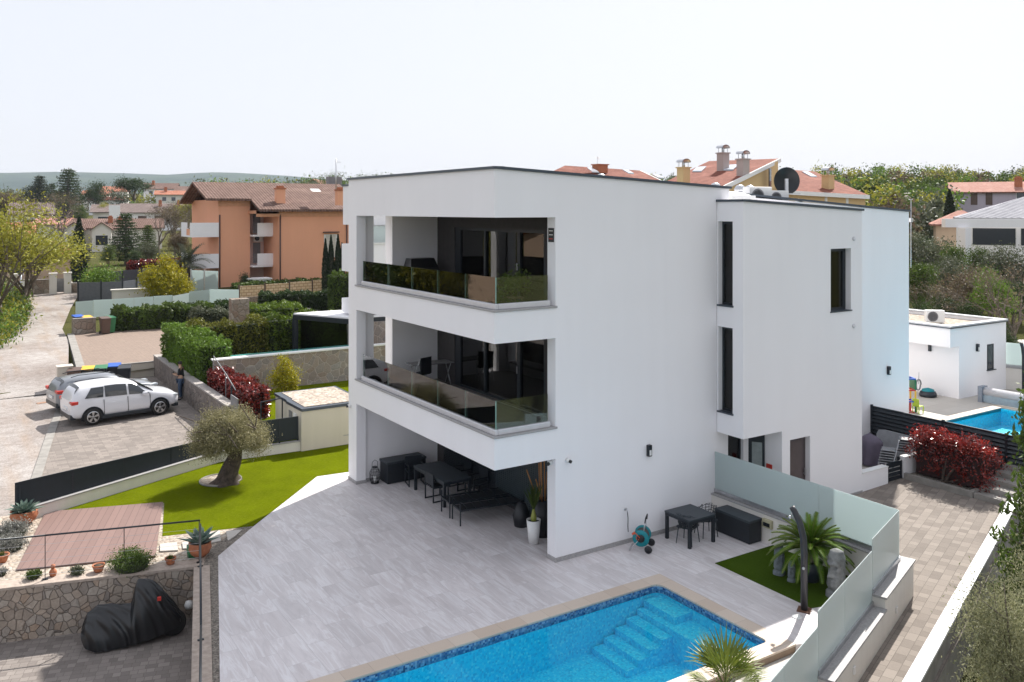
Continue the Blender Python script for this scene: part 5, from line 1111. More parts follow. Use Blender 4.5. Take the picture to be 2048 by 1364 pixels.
TL = [ # kind, leaf, u, depth, v of the top, label, width
 ('airy','lf_yellow',52,66,408,'spreading yellow green tree overhanging the road at the left edge',1.55),
 ('airy','lf_yellow',-6,58,352,'tall yellow green tree cut by the left edge of the picture',1.2),
 ('airy','lf_yellow',66,74,452,'lower yellow green tree before the orange roofed villa',1.0),
 ('cedar','lf_deep',252,108,424,'green cedar in front of the white gabled house',1.15),('cedar','lf_mid',296,112,448,'smaller feathery cedar right of the green cedar',1.0),
 ('cedar','lf_deep',137,262,335,'tall cedar standing out against the far hill',1.15),('cedar','lf_cyp',80,225,349,'black green conifer at the left, pointed',.9),('round','lf_cyp',66,228,356,'dark round evergreen touching the pointed conifer',.8),
 ('pine','lf_deep',268,255,353,'umbrella pine against the hill',1.0),('round','lf_deep',192,250,361,'dark rounded tree left of the far orange roofs',.9),('cedar','lf_deep',104,250,365,'small dark conifer beside the tall cedar',.8),
 ('bare','lf_brown',122,128,380,'bare twisted tree before the blank white wall',1.1),('bare','lf_brown',318,116,408,'tall budding tree right of the cedars',1.1),('bare','lf_brown',350,122,405,'tall budding tree left of the orange block balconies',1.0),
 ('round','lf_brown',345,150,398,'brownish budding crown below the distant orange roofs',1.0),('round','lf_yellow',385,140,388,'yellowish tree left of the orange block gable',.8),('round','lf_grey',95,112,480,'grey green bushy tree behind the villa roof',.9),
 ('round','lf_grey',300,104,478,'grey green tree behind the red hedge',.9),('round','lf_mid',218,98,488,'mid green tree right of the tall cypress',.9),('round','lf_deep',270,96,500,'deep green tree behind the slatted fence',.9),
 ('round','lf_grey',172,104,505,'dull green tree at the foot of the tall cypress',.8),('round','lf_deep',128,100,520,'dark shrubby tree left of the tall cypress',.7),('round','lf_mid',395,230,372,'small green crown peeping over the orange block roof',.8),
 ('round','lf_yellow',205,200,400,'pale green tree between the chimney slab and far roofs',.8),('round','lf_bright',262,235,398,'light green tree under the umbrella pine',.8),('round','lf_bright',315,230,400,'light green tree left of the broad orange roof',.8),
 ('round','lf_grey',40,215,388,'grey green tree behind the left houses',1.0),('round','lf_brown',10,180,372,'brownish tree at the left edge behind the tall yellow one',1.1),('round','lf_mid',160,190,408,'green tree behind the bare twisted tree',.8),
 ('round','lf_deep',408,108,492,'dark green tree under the orange block balconies',.7),('round','lf_brown',360,104,455,'brownish tree behind the far palm',.8),
 ('airy','lf_mid',648,190,337,'airy green tree standing on the skyline behind the orange roof',1.0),('airy','lf_grey',598,230,351,'small grey tree on the skyline left of the lilac gable',.9),('airy','lf_mid',728,200,341,'airy tree on the skyline just above the villa parapet, left one',.8),('airy','lf_mid',766,200,341,'airy tree on the skyline just above the villa parapet, right one',.8)]
for k_, lf, u, d, vt, lb, wd in TL:
    p = pt(u,d); tree(k_, lf, p, topz(vt,d,p), lb, 'tree', w=wd)
# far palm
q = T(372,578); t = thing('palm_tree', 'full palm tree behind the red hedge beside the orange block', 'palm', q); m = MB(); m.tube([(0,0,-.2),(0,0,2.0)], [.32,.26], 10); m.build('trunk', M['bark'], t)
m = MB(); rs = np.random.RandomState(4)
for k in range(60): a = k*2.4; e = rs.uniform(-.25,1.3); feather(m, (0,0,2.0), (math.cos(a)*math.cos(e), math.sin(a)*math.cos(e), math.sin(e)), 2.9, 1.1, 16, .5, .07)
m.build('crown', M['lf_grey'], t)
# far woods left of the villa: one mass
def wood(name, lst, mats, seed, n=260, size=.9, lab=None):
    rs = np.random.RandomState(seed); Ps = []; mi = []
    for i, (x, y, z, h) in enumerate(lst):
        k = 3+rs.randint(3); bl = [(x+rs.uniform(-.28,.28)*h, y+rs.uniform(-.28,.28)*h, z+h*(.5+.4*rs.rand()), h*.26, h*.26, h*.22) for _ in range(k)]
        bl.append((x,y,z+h*.35,h*.38,h*.38,h*.32)); P = crown_points(bl, n, rs, sub=9, fill=.25); Ps.append(P); mi += [rs.randint(len(mats))]*len(P)
    P = np.concatenate(Ps); V = leaf_quads(P, size, rs, .6, .3); me = np_mesh(name, V, len(P), mats, mi); o = bpy.data.objects.new(name, me); COL.objects.link(o); o['kind'] = 'stuff'
    if lab: o['label'] = lab
    return o
rs = np.random.RandomState(9); lst = []
for k in range(110):
    u = rs.uniform(420,1120); d = rs.uniform(230,340); p = pt(u,d); vt = 364+rs.uniform(-7,6)-(d-230)*.02; lst.append((p[0],p[1],p[2],topz(vt,d,p)))
for k in range(90):
    u = rs.uniform(-60,420); d = rs.uniform(300,520); p = pt(u,d); vt = 386+rs.uniform(-9,8); lst.append((p[0],p[1],p[2],max(4,topz(vt,d,p))))
wood('far_woodland', lst, [M['lf_mid'],M['lf_yellow'],M['lf_brown'],M['lf_grey'],M['lf_bright']], 3, 420, .75, 'low green wood on the horizon behind the town')

# ================================================================== RIGHT: NEIGHBOURS AND WOODS
rs = np.random.RandomState(12); lst = []
for k in range(330):
    u = rs.uniform(1280,2250); d = rs.uniform(88,230)**1.0; p = pt(u,d)
    top = np.interp(u, [1280,1500,1600,1640,1700,1760,1830,1900,1980,2050,2250],[352,350,342,336,334,330,335,336,340,330,330]); vt = np.interp(d,[88,150,230],[top+62,top+22,top+2])+rs.uniform(-7,9)
    if u < 1640 and d < 150: continue
    if u > 1880 and d < 128: continue
    h = topz(vt,d,p); lst.append((p[0],p[1],p[2],min(11,max(4.5,h))))
    if h > 11: lst[-1] = (p[0],p[1],p[2]+h-11,11)
wood('hillside_woodland', lst, [M['lf_mid'],M['lf_yellow'],M['lf_brown'],M['lf_grey'],M['lf_bright'],M['lf_yellow'],M['lf_mid']], 8, 950, .48, 'spring green wooded hillside at the right')
TR = [('round','lf_grey',1850,62,450,'grey green tree right of the villa roof corner',1.0),('round','lf_mid',1838,52,520,'green tree rising behind the annex roof, leftmost',.9),('bare','lf_brown',1860,48,560,'brown budding bush behind the air conditioner of the annex',1.1),
 ('round','lf_grey',1905,54,500,'olive grey tree below the modern house terrace',1.0),('round','lf_brown',1935,50,520,'brownish tree behind the annex centre',1.0),('round','lf_deep',1885,47,590,'dark green bush behind the annex coping',.9),
 ('round','lf_bright',1985,46,520,'bright lime green tree behind the annex corner',.62),('round','lf_deep',1960,52,528,'dark tree left of the lime green one',.9),('bare','lf_brown',2030,44,520,'reddish brown budding tree at the right edge',1.1),
 ('round','lf_grey',1985,58,476,'silvery green tree in front of the grey shutters',.8),('round','lf_grey',2040,56,478,'silvery green tree at the right edge before the modern house',.9),('round','lf_deep',2025,50,560,'dark green mass at the right edge behind the annex',.9),('round','lf_deep',1930,46,600,'low dark bush behind the annex roof edge',.8),
 ('round','lf_mid',1905,58,486,'fresh green tree in the middle of the thicket',.7),('round','lf_deep',1840,45,600,'dark shrubby tree at the villa corner behind the annex',.8),('round','lf_deep',2000,42,640,'low dark bush beside the annex right corner',.9),('cypress','lf_cyp',1899,88,378,'dark cypress at the left end of the lilac house',1.0),
 ('round','lf_deep',1850,70,470,'deep green tree behind the villa antenna',1.0),('round','lf_brown',1880,66,500,'brown green tree left below the modern house',.9),('round','lf_mid',1955,62,490,'mid green tree before the dark terrace base',.7)]
for k_, lf, u, d, vt, lb, wd in TR:
    p = pt(u,d); tree(k_, lf, p, topz(vt,d,p), lb, 'cypress' if k_ == 'cypress' else 'tree', w=wd)
p = pt(1904,118); dd = 118; zt = lambda v, d: 8.75+(420-v)*d/FPX
house('lilac_house', 'lilac house with faded pink roof, brown shutters and brick chimney at the right', p, -TH-R_(25), sz(230,dd), 9, zt(385,dd)-p[2], zt(366,dd+4)-zt(384,dd), M['lilac_wall'], M['roof_pink'], [('f',sz(34,dd),zt(409,dd)-p[2],sz(10,dd),sz(23,dd),'brown'),('f',sz(60,dd),zt(409,dd)-p[2],sz(10,dd),sz(23,dd),'brown'),('f',sz(112,dd),zt(403,dd)-p[2],sz(34,dd),sz(18,dd),'g')], [(sz(118,dd),2.2,zt(358,dd)-zt(385,dd),.9)], over=.4)
dd = 70; p = W(1918,490,dd); p = (p[0],p[1],1.5)
house('modern_white_house', 'white bungalow with pale grey tiled hip roof and dark roller shutters at the right', p, -TH-R_(26), sz(260,dd), 9, zt(437,dd)-1.5, 1.75, M['white'], M['roof_grey'], [('f',sz(24,dd),zt(489,dd)-1.5,sz(74,dd),sz(33,dd),'k'),('f',sz(107,dd),zt(489,dd)-1.5,sz(90,dd),sz(33,dd),'k')], hip=5.5, over=.25)
t = thing('terrace_canopy', 'flat white canopy slab in front of the bungalow roof', 'canopy', W(1888,454,68)); m = MB(); og = (0,0,0); q0 = W(1887,453,67); q1 = W(2160,455,67)
m.beam((q0[0],q0[1],zt(446,67)),(q1[0],q1[1],zt(446,67)), .6, sz(17,67)); m.build('slab', M['white'], t, W(1888,454,68)); m = MB(); q = W(1929,470,66.5); m.box(q[0]-.4,q[1]-.3,1.5,q[0]+.4,q[1]+.3,zt(456,67)); m.build('pillar', M['white'], t, W(1888,454,68))
dd = 82; p = pt(1872,dd); house('small_house', 'small roof of worn pink tiles left of the pale grey roof', (p[0],p[1],p[2]), -TH-R_(24), sz(95,dd), 6, zt(448,dd)-p[2], zt(424,dd+3)-zt(448,dd), M['beige_wall'], M['roof_pink'], [], [], hip=2.5)
# yellow houses behind the villa, seen over its roof
def slab_roof(name, label, P4, wallmat, wall_to, th=.22, extra=None, cat='house'):
    P = [W(*q) for q in P4]; og = P[3]; t = thing(name, label, cat, (og[0],og[1],1.0)); og = (og[0],og[1],1.0); m = MB(); roofslab(m, P, th); rf = m.build('roof', M['roof_red'], t, og)
    m = MB(); cx = sum(p[0] for p in P)/4; cy = sum(p[1] for p in P)/4; Q = [(cx+(p[0]-cx)*.93, cy+(p[1]-cy)*.93, p[2]-th-.02) for p in P]
    m.add([(a,b,1.0) for a,b,c in Q]+Q, [(i,(i+1)%4,(i+1)%4+4,i+4) for i in range(4)]+[(4,5,6,7)]); m.build('wall', wallmat, t, og)
    m = MB(); e = [(p[0],p[1],p[2]-th/2) for p in P]
    for a, b in ((3,2),(0,3)): m.beam(e[a], e[b], .1, th+.06)
    m.build('verge_board', M['whiteplastic'], t, og)
    return t, rf, og
def chimney(rf, u, v, d, s, hh, og, mat='pale', cap=True):
    q = W(u,v,d); m = MB(); m.box(q[0]-s/2,q[1]-s/2,q[2]-.4,q[0]+s/2,q[1]+s/2,q[2]+hh); m.box(q[0]-s/2-.07,q[1]-s/2-.07,q[2]+hh,q[0]+s/2+.07,q[1]+s/2+.07,q[2]+hh+.08); c = m.build('chimney', M['yellow_wall'] if mat == 'y' else plaster('grey_pink_render', (.42,.36,.34)), rf, og)
    if cap:
        m = MB(); z = q[2]+hh+.08; R0 = s*.62; pr = [(R0*math.cos(a), R0*.62*math.sin(a)) for a in [math.pi*k/8 for k in range(9)]]
        m.grid([[(q[0]+a, q[1]-s*.5+s*j, z+.32+b) for a, b in pr] for j in (0,1)]); m.grid([[(q[0]+a*.9, q[1]-s*.5+s*j, z+.30+b*.9) for a, b in pr] for j in (1,0)]); [m.beam((q[0]+i*s*.35,q[1]+j*s*.35,z),(q[0]+i*s*.35,q[1]+j*s*.35,z+.38), .03) for i in (-1,1) for j in (-1,1)]
        m.lathe([(.1,0),(.1,.35)], (q[0],q[1],z), 8); m.build('chimney_cowl', M['steel'], rf, og)
def rooflight(rf, uv, d, og):
    P = [W(u,v,d_) for (u,v),d_ in zip(uv,d)]; m = MB(); P = [(a,b,c+.10) for a,b,c in P]; roofslab(m, P, .1); m.build('skylight', M['skyglass'], rf, og)
sg = N('skylight_glass'); sg.bsdf((.55,.60,.66), .05, spec=.8); M['skyglass'] = sg.m
t, rf, og = slab_roof('yellow_house', 'yellow house with steep red tiled roof, three cowled chimneys and two skylights behind the villa', [(1300,378,60),(1418,322,68),(1561,317,62),(1428,382,54)], M['yellow_wall'], 0)
m = MB(); P = [W(1446,372,56.5),W(1556,322,61.4),W(1557,392,61.4),W(1446,392,56.5)]; m.add(P, [(0,1,2,3)]); P2 = [(a+.3,b+.5,c) for a,b,c in P]; m.add(P2, [(3,2,1,0)]); m.build('gable_wall', M['yellow_wall'], t, og)
m = MB(); a, b = W(1536,374,59.9), W(1546,338,60.5); a = W(1537,374,59.7); m.prism([(a[0],a[1]-.1),(a[0]+.42,a[1]+.1),(a[0]+.42,a[1]+.2),(a[0],a[1]+.0)], W(0,374,60)[2], W(0,337,60)[2]); m.build('window', M['darkglass'], t, og)
chimney(rf,1367,362,58,.62,.86,og,'y'); chimney(rf,1446,331,62,.62,.55+.3,og); chimney(rf,1486,341,58,.6,.72,og)
def plane_pt(P4, u, v):
    P = [Vector(W(*q)) for q in P4]; n_ = (P[1]-P[0]).cross(P[3]-P[0]); r = Vector(ray(u,v)); o_ = Vector(CAM); return tuple(o_+r*((P[0]-o_).dot(n_)/r.dot(n_)))
def rl(rf, P4, uv, og):
    P = [plane_pt(P4,u,v) for u,v in uv]; P = [(a,b,c+.1) for a,b,c in P]; m = MB(); roofslab(m, P, .1); m.build('skylight', M['skyglass'], rf, og)
PA = [(1300,378,60),(1418,322,68),(1561,317,62),(1428,382,54)]
rl(rf, PA, [(1385,344),(1394,336),(1413,335),(1403,344)], og); rl(rf, PA, [(1446,341),(1457,332),(1478,331),(1466,341)], og)
PB = [(1575,339,70),(1630,343,70),(1739,391,60),(1560,381,60)]
t, rf, og = slab_roof('yellow_house', 'yellow house wing with red hipped roof and one chimney right of the satellite dish', PB, M['yellow_wall'], 0)
rl(rf, PB, [(1604,345),(1616,345),(1634,355),(1622,355)], og); chimney(rf,1656,377,62,.62,.9,og,'y')
for u in (1652,1694):
    m = MB(); a = W(u-9,412,60.6); b = W(u+9,412,60.9); za, zb_ = W(0,410,60.6)[2], W(0,394,60.6)[2]; m.prism([(a[0]-.05,a[1]-.35),(b[0]-.05,b[1]-.35),(b[0],b[1]-.2),(a[0],a[1]-.2)], za, zb_); m.build('window', M['whiteplastic'], t, og)
PC = [(1085,352,84),(1130,331,88),(1280,341,88),(1345,372,80)]
t, rf, og = slab_roof('red_roof_house', 'long low red tiled roof with three skylights rising over the villa parapet', PC, M['yellow_wall'], 0)
for uv in ([(1184,345),(1174,337),(1184,337),(1198,346)], [(1257,348),(1245,341),(1255,341),(1268,349)], [(1316,357),(1305,351),(1315,351),(1328,358)]):
    P = [W(u,v,81+(352-v)*.35) for u,v in uv]; m = MB(); roofslab(m, [(a,b,c+.12) for a,b,c in P], .1); m.build('skylight', M['skyglass'], rf, og)
q = W(1200,336,86); m = MB(); m.box(-.6,-.5,-.5,.6,.5,.28); m.box(-.7,-.6,.28,.7,.6,.38); m.build('chimney', M['terracotta'], rf, (0,0,0)); MB.last.location = (q[0]-og[0],q[1]-og[1],q[2]-og[2])
q = W(1195,326,86); m = MB(); m.tube([(0,0,-.5),(0,0,.65)], .02, 5); m.tube([(-.3,0,.5),(.35,0,.6)], .015, 4); m.tube([(-.1,-.1,.58),(.25,.1,.4)], .015, 4); tag(m.build('antenna', M['steel'], None, q), 'small television antenna on the far red roof chimney', 'antenna')
# second pool plot: deck, pool, annex
mb = MB(); mb.prism([(16.7,1.6),(16.7,-4.2),(17.4,-12),(45,-12),(45,16),(19.0,16),(19.0,1.6)], .2, 1.195); n_pool = None
DZ = 1.2
def G2(u, v): return G(u, v, DZ)
cL = [G2(1925,851), G2(1969,810)]; X1 = cL[1][0]; Yp = G2(1969,810)[1]
mb = MB()
X0p, X1p, Y1p, Y0p = 17.3, G2(1969,810)[0]+.0, (G2(1925,851)[1]+G2(1969,810)[1])/2, -4.5
mb.prism([(16.7,Y1p),(45,Y1p),(45,16),(16.7,16)], .2, DZ); mb.prism([(X1p,Y0p-6),(45,Y0p-6),(45,Y1p),(X1p,Y1p)], .2, DZ-.001); mb.prism([(16.7,-12),(X0p-.1,-12),(X0p-.1,Y1p),(16.7,Y1p)], .2, DZ-.002)
struct(mb, 'neighbour_deck', M['pale_slab'])
t = thing('swimming_pool', 'second blue pool with rippling sunlit water behind the louvre fence', 'pool', (20,-2,DZ)); og = (20,-2,DZ)
m = MB(); a0, a1, b0, b1 = X0p, X1p, -14, Y1p
m.add([(a0,b0,.0),(a1,b0,.0),(a1,b1,.0),(a0,b1,.0),(a0,b0,DZ),(a1,b0,DZ),(a1,b1,DZ),(a0,b1,DZ)], [(0,1,2,3),(1,5,6,2),(3,2,6,7),(0,3,7,4)]); m.build('basin', M['mosaic'], t, og)
m = MB(); m.box(a0-.1,b1,DZ+.003,a1+.35,b1+.35,DZ+.03); m.box(a1,b0,DZ+.003,a1+.35,b1,DZ+.03); m.build('coping', M['pool_coping'], t, og)
m = MB(); m.quad((a0,b0,DZ-.1),(a1,b0,DZ-.1),(a1,b1,DZ-.1),(a0,b1,DZ-.1)); o = m.build('water', M['water_rip'], t, og)
m = MB(); m.box(a0+.01,b0+.01,DZ-.75,a1-.01,b1-.01,DZ-.62); m.build('pool_floor', M['mosaic'], t, og)
m = MB(); m.box(a1-.05,b0,DZ-.7,a1-.004,b1,DZ-.01); m.build('end_wall', M['mosaic'], t, og)
# pool cover roller
q0 = G2(1962,803); q1 = (q0[0]+.2,q0[1]-9,DZ); t = thing('pool_cover_roller', 'long white roller box over the far end of the second pool', 'pool cover', q0)
m = MB(); m.box(q0[0]-.15,q0[1]-.12,DZ,q0[0]+.25,q0[1]+.05,DZ+.62); m.build('end_post', plain('blue_grey_post', (.22,.25,.30), .4), t, q0)
m = MB(); m.tube([(q0[0]+.05,q0[1]-.12,DZ+.42),(q0[0]+.05,q0[1]-9,DZ+.42)], .17, 16); m.build('roller', M['alu'], t, q0)
m = MB(); m.box(q0[0]-.08,q0[1]-9,DZ+.02,q0[0]-.05,q0[1]-.12,DZ+.3); m.build('skirt', plain('blue_grey_skirt', (.30,.38,.44), .4), t, q0)
# annex
c = G2(1918,798); ax, ay = c[0], c[1]; ah = 2.72
def xr(u, y): return xat(u, y)
x2 = xr(2012, ay); t = thing('annex', 'white flat roofed annex with gravel roof and narrow window behind the second pool deck', 'outbuilding', (ax,ay,DZ)); og = (ax,ay,DZ)
m = MB(); m.box(ax,ay,DZ,x2,ay+6.5,DZ+ah); m.box(ax-.62,ay+.001,DZ+ah-.62,ax,ay+6.5,DZ+ah+.18); m.box(ax,ay,DZ+ah,x2,ay+.2,DZ+ah+.18); m.box(x2-.2,ay+.2,DZ+ah,x2,ay+6.5,DZ+ah+.18); m.box(ax,ay+6.3,DZ+ah,x2-.2,ay+6.5,DZ+ah+.18); m.build('wall', M['white'], t, og)
m = MB(); zc = DZ+ah+.18
for b in ((ax-.68,ay-.06,x2+.06,ay+.24),(ax-.68,ay+.24,ax-.36,ay+6.5),(x2-.24,ay+.24,x2+.06,ay+6.5),(ax-.36,ay+6.24,x2-.24,ay+6.56)): m.box(b[0],b[1],zc,b[2],b[3],zc+.06)
m.build('roof_coping', plain('pale_coping', (.50,.52,.55), .35, .2), t, og)
m = MB(); m.box(ax-.68,ay-.07,zc-.05,x2+.06,ay-.06,zc+.0); m.box(ax-.69,ay-.06,zc-.05,ax-.68,ay+6.5,zc); m.build('drip_edge', M['coping'], t, og)
m = MB(); m.box(ax-.4,ay+.2,DZ+ah+.001,x2-.2,ay+6.3,DZ+ah+.05); m.build('gravel_roof', M['gravel_pale'], t, og)
m = MB(); m.box(ax-.03,ay+2.6,DZ+.05,ax-.005,ay+3.8,DZ+2.1); m.build('door', M['anth'], t, og)
xw0, xw1 = xr(1974,ay), xr(1984,ay); m = MB(); m.box(xw0,ay-.01,DZ+.95,xw1+.12,ay+.01,DZ+2.0); m.build('window', M['anth'], t, og); m = MB(); m.box(xw0+.05,ay-.016,DZ+1.0,xw1,ay-.011,DZ+1.95); m.build('pane', M['darkglass'], t, og)
m = MB(); m.box(xw0-.04,ay-.08,DZ+.92,xw1+.2,ay,DZ+.95); m.build('sill', M['coping'], t, og)
for (x,y) in ((xr(1953,ay),ay),): wall_lamp(x, y-.001, DZ+1.95, t, og)
m = MB(); m.box(ax-.1,ay+1.15,DZ+1.75,ax-.005,ay+1.25,DZ+2.05); m.build('wall_lamp', M['anth'], t, og)
p = G(1869,646,DZ+ah+.05); ac_unit(p, -TH-R_(10), 'worn beige air conditioner on the gravel roof of the annex', .88)
r, og = poly_wall('boundary_wall', 'low cream wall with frosted glass right of the annex', [(x2+.1,ay+.1),(x2+2.5,ay-7)], .25, DZ-.1, DZ+.9, M['white_warm'], M['stone_trim'], .04, .02)
frosted(r, og, (x2+.1,ay+.1), (x2+2.5,ay-7), DZ+.95, DZ+1.95, (0,.3,.6,1))

# across the road at the left (they show as reflections in the balcony glass)
house('house', 'plain peach house across the road, mirrored in the upper balcony glass', (-36,37,0), 0, 9, 11.5, 6.5, 1.6, plaster('peach_render', (.62,.45,.33), .05), M['roof_orange'], [('f',2,1,1.2,1.3,'g')], over=.5)
for k, (x, y, h) in enumerate(((-27,53,7.5),(-25,58,7),(-28,63,8),(-26,68,7.5),(-30,74,8.5),(-27,80,8))):
    tree('bush', ['lf_yellow','lf_mid','lf_grey'][k%3], (x,y,terr(x,y)-.2), h*.8, ['yellow green','mid green','grey green'][k%3]+' tree across the road, number '+['one','two','three','four','five','six'][k]+' beyond the peach house', 'tree', name='broadleaf_tree')
# ================================================================== CARS
def car(name, label, loc, rz, paint, sta, wheelx, rim, lx=4.45, rails=False, clad_h=.36):
    t = thing(name, label, 'car', loc, rz); pt_ = paint
    def ring_(s):
        x, zs_, w, zb_, wb_, zr_, wr_, zc = s; zm = (zs_+zb_)*.52
        half = [(0,zs_),(w*.75,zs_),(w*.97,zs_+.06),(w,zm),(wb_,zb_),((wb_+wr_)/2*1.01,(zb_+zr_)/2),(wr_,zr_),(wr_*.55,(zr_+zc*2)/3),(0,zc)]
        return [(x,-y,z) for y,z in half]+[(x,y,z) for y,z in half[-2:0:-1]]
    m = MB(); m.smooth = True; P_ = [ring_(s) for s in sta]; m.grid(P_, True); n_ = len(P_[0]); m.add(P_[0], [tuple(range(n_))]); m.add(P_[-1], [tuple(range(n_))[::-1]])
    b = m.build('body', pt_, t); s = b.modifiers.new('sub', 'SUBSURF'); s.levels = 2; s.render_levels = 2
    X = [s_[0] for s_ in sta]
    def at_(x, k): return np.interp(x, X, [s_[k] for s_ in sta])
    def side(x, f, sg, o=.012):   # f 0 belt .. 1 roof edge
        zb_, wb_, zr_, wr_ = at_(x,3), at_(x,4), at_(x,5), at_(x,6); y = wb_+(wr_-wb_)*f; y += .035*math.sin(math.pi*f)*.5; return (x, sg*(y+o-.012*f), zb_+(zr_-zb_)*f)
    def patch(name_, xa, xb, f0, f1, sg, mat, nx=8, nf=4, o=.014, xa1=None, xb1=None):
        m = MB(); m.smooth = True; G_ = []
        for j in range(nf+1):
            f = f0+(f1-f0)*j/nf; k = j/nf; A = xa+((xa1 if xa1 is not None else xa)-xa)*k; B = xb+((xb1 if xb1 is not None else xb)-xb)*k
            G_.append([side(A+(B-A)*i/nx, f, sg, o) for i in range(nx+1)])
        if sg > 0: G_ = G_[::-1]
        m.grid(G_); return m.build(name_, mat, t)
    for sg in (-1, 1):
        patch('side_window', -1.62, -.92, .10, .80, sg, M['carglass'], xa1=-1.35, xb1=-.86); patch('side_window', -.84, .02, .10, .84, sg, M['carglass']); patch('side_window', .10, .98, .10, .84, sg, M['carglass'], xb1=.50)
        patch('door_handle', -.62, -.46, -.28, -.24, sg, pt_, 2, 1, .05); patch('door_handle', .38, .54, -.28, -.24, sg, pt_, 2, 1, .05)
        for xs_ in (.06,-.88,.96):
            m = MB(); m.beam((xs_,sg*.9,.38),(xs_-.02,sg*.9,.98), .012, .07, (0,1,0)); m.build('door_gap', M['black'], t)
        # cladding along the sill
        m = MB(); m.box(-1.0,sg*.86,.2,1.0,sg*.945,clad_h); m.build('sill_cladding', M['anth'], t, bevel=.03)
        m = MB(); m.box(.62,sg*.9,.96,.80,sg*1.06,1.09); m.build('wing_mirror', pt_, t, bevel=.03)
        m = MB(); m.box(1.92,sg*.50,.70,2.17,sg*.80,.80); m.build('headlight', M['headlamp'], t, bevel=.03)
        m = MB(); m.box(-2.12,sg*.50,.90,-1.86,sg*.885,1.03); m.build('tail_light', M['red'], t, bevel=.02)
        for wx in wheelx:
            m = MB(); R0 = .42
            for k in range(14):
                a0, a1 = math.pi*k/13*1.16-.25, math.pi*(k+1)/13*1.16-.25
                if k == 13: break
                p = [(wx+R0*math.cos(a_), .34+R0*math.sin(a_)) for a_ in (a0,a1)]; q = [(wx+(R0-.09)*math.cos(a_), .34+(R0-.09)*math.sin(a_)) for a_ in (a0,a1)]
                m.add([(p[0][0],sg*.945,p[0][1]),(p[1][0],sg*.945,p[1][1]),(q[1][0],sg*.94,q[1][1]),(q[0][0],sg*.94,q[0][1]),(p[0][0],sg*.80,p[0][1]),(p[1][0],sg*.80,p[1][1])], [(0,1,2,3),(3,2,1,0),(0,4,5,1),(1,5,4,0)])
            m.build('wheel_arch', M['anth'] if clad_h > .3 else pt_, t)
            m = MB(); m.lathe([(0,0),(R0-.08,0),(R0-.08,.2),(0,.2)], (wx,sg*.915-(.2 if sg > 0 else 0),.34), 24, 'y'); m.build('wheel_well', M['black'], t)
            w_ = MB(); w_.lathe([(.22,-.11),(.31,-.115),(.345,-.08),(.345,.08),(.31,.115),(.22,.11)], (wx,sg*.85,.345), 28, 'y'); wo_ = w_.build('wheel', M['rubber'], t)
            rm = MB(); yy = sg*.955
            for k in range(5):
                a = 2*math.pi*k/5+.3
                for da in (-.13,.13): rm.beam((wx+.05*math.cos(a),yy+sg*.012,.345+.05*math.sin(a)), (wx+.225*math.cos(a+da),yy+sg*.012,.345+.225*math.sin(a+da)), .042, .03, (0,1,0))
            rm.lathe([(.205,-.03),(.235,-.03),(.235,.015),(.205,.015)], (wx,yy,.345), 24, 'y', False); rm.lathe([(0,-.02),(.05,-.02),(.05,.02),(0,.02)], (wx,yy,.345), 12, 'y'); rm.build('rim', M['steel'], wo_)
        if rails: m = MB(); m.tube([(-1.5,sg*.60,1.50),(-1.2,sg*.6,1.56),(.0,sg*.6,1.555),(.25,sg*.6,1.50)], .016, 6); m.build('roof_rail', M['anth'], t)
    def top(name_, xa, xb, mat, hw, o=.015):
        m = MB(); m.smooth = True; G_ = []
        for j in range(7):
            x = xa+(xb-xa)*j/6; zc, zr_, wr_ = at_(x,7), at_(x,5), at_(x,6); w_ = wr_*hw; G_.append([(x+.03, -w_+2*w_*i/8, zr_+(zc-zr_)*(1-abs(i/4-1)**1.7)+o) for i in range(9)])
        m.grid(G_); return m.build(name_, mat, t)
    top('windscreen', .50, 1.10, M['carglass'], 1.02); top('rear_window', -1.80, -2.02, M['carglass'], .98)
    m = MB(); m.box(2.17,-.45,.42,2.26,.45,.62); m.build('grille', M['black'], t, bevel=.02)
    m = MB(); m.box(-2.15,-.26,.62,-2.12,.26,.73); m.build('number_plate', M['whiteplastic'], t)
    m = MB(); m.box(-2.13,-.78,.28,-1.9,.78,.50); m.build('bumper_cladding', M['anth'], t, bevel=.05); m = MB(); m.box(1.95,-.78,.24,2.2,.78,.42); m.build('bumper_cladding', M['anth'], t, bevel=.05)
    return t
cg = N('tinted_car_glass'); cg.bsdf((.02,.025,.03), .04, spec=.8); M['carglass'] = cg.m
hl = N('headlamp_glass'); hl.bsdf((.55,.58,.6), .1, spec=.8); M['headlamp'] = hl.m
cw_m = N('white_car_paint'); cw_m.bsdf((.66,.67,.71), .25, spec=.6, Coat_Weight=.6); cgm = N('silver_grey_car_paint'); cgm.bsdf((.20,.215,.24), .3, metal=.4, spec=.6, Coat_Weight=.6)
SUV = [(-2.12,.47,.72,.93,.72,1.02,.60,1.04),(-2.07,.34,.86,1.02,.80,1.12,.68,1.14),(-1.96,.30,.91,1.08,.85,1.36,.68,1.40),(-1.78,.28,.925,1.07,.88,1.56,.66,1.61),(-1.2,.26,.93,1.04,.89,1.60,.655,1.66),(-.4,.25,.93,1.01,.89,1.61,.66,1.67),(.25,.25,.93,.99,.89,1.55,.66,1.61),(.72,.25,.93,.98,.885,1.27,.74,1.34),(1.12,.25,.93,.975,.87,1.03,.80,1.08),(1.65,.27,.92,.93,.84,.98,.64,1.02),(2.05,.30,.86,.83,.78,.90,.55,.93),(2.2,.38,.70,.66,.70,.72,.5,.74)]
WAG = [(a,b*.9,c*.96,d*.93,e*.96,f*.90,g_*.95,h_*.90) for a,b,c,d,e,f,g_,h_ in SUV]
pr, pf = Vector(G(184,851)[:2]), Vector(G(318,830)[:2]); ang = math.atan2((pf-pr).y, (pf-pr).x); mid = (pr+pf)/2
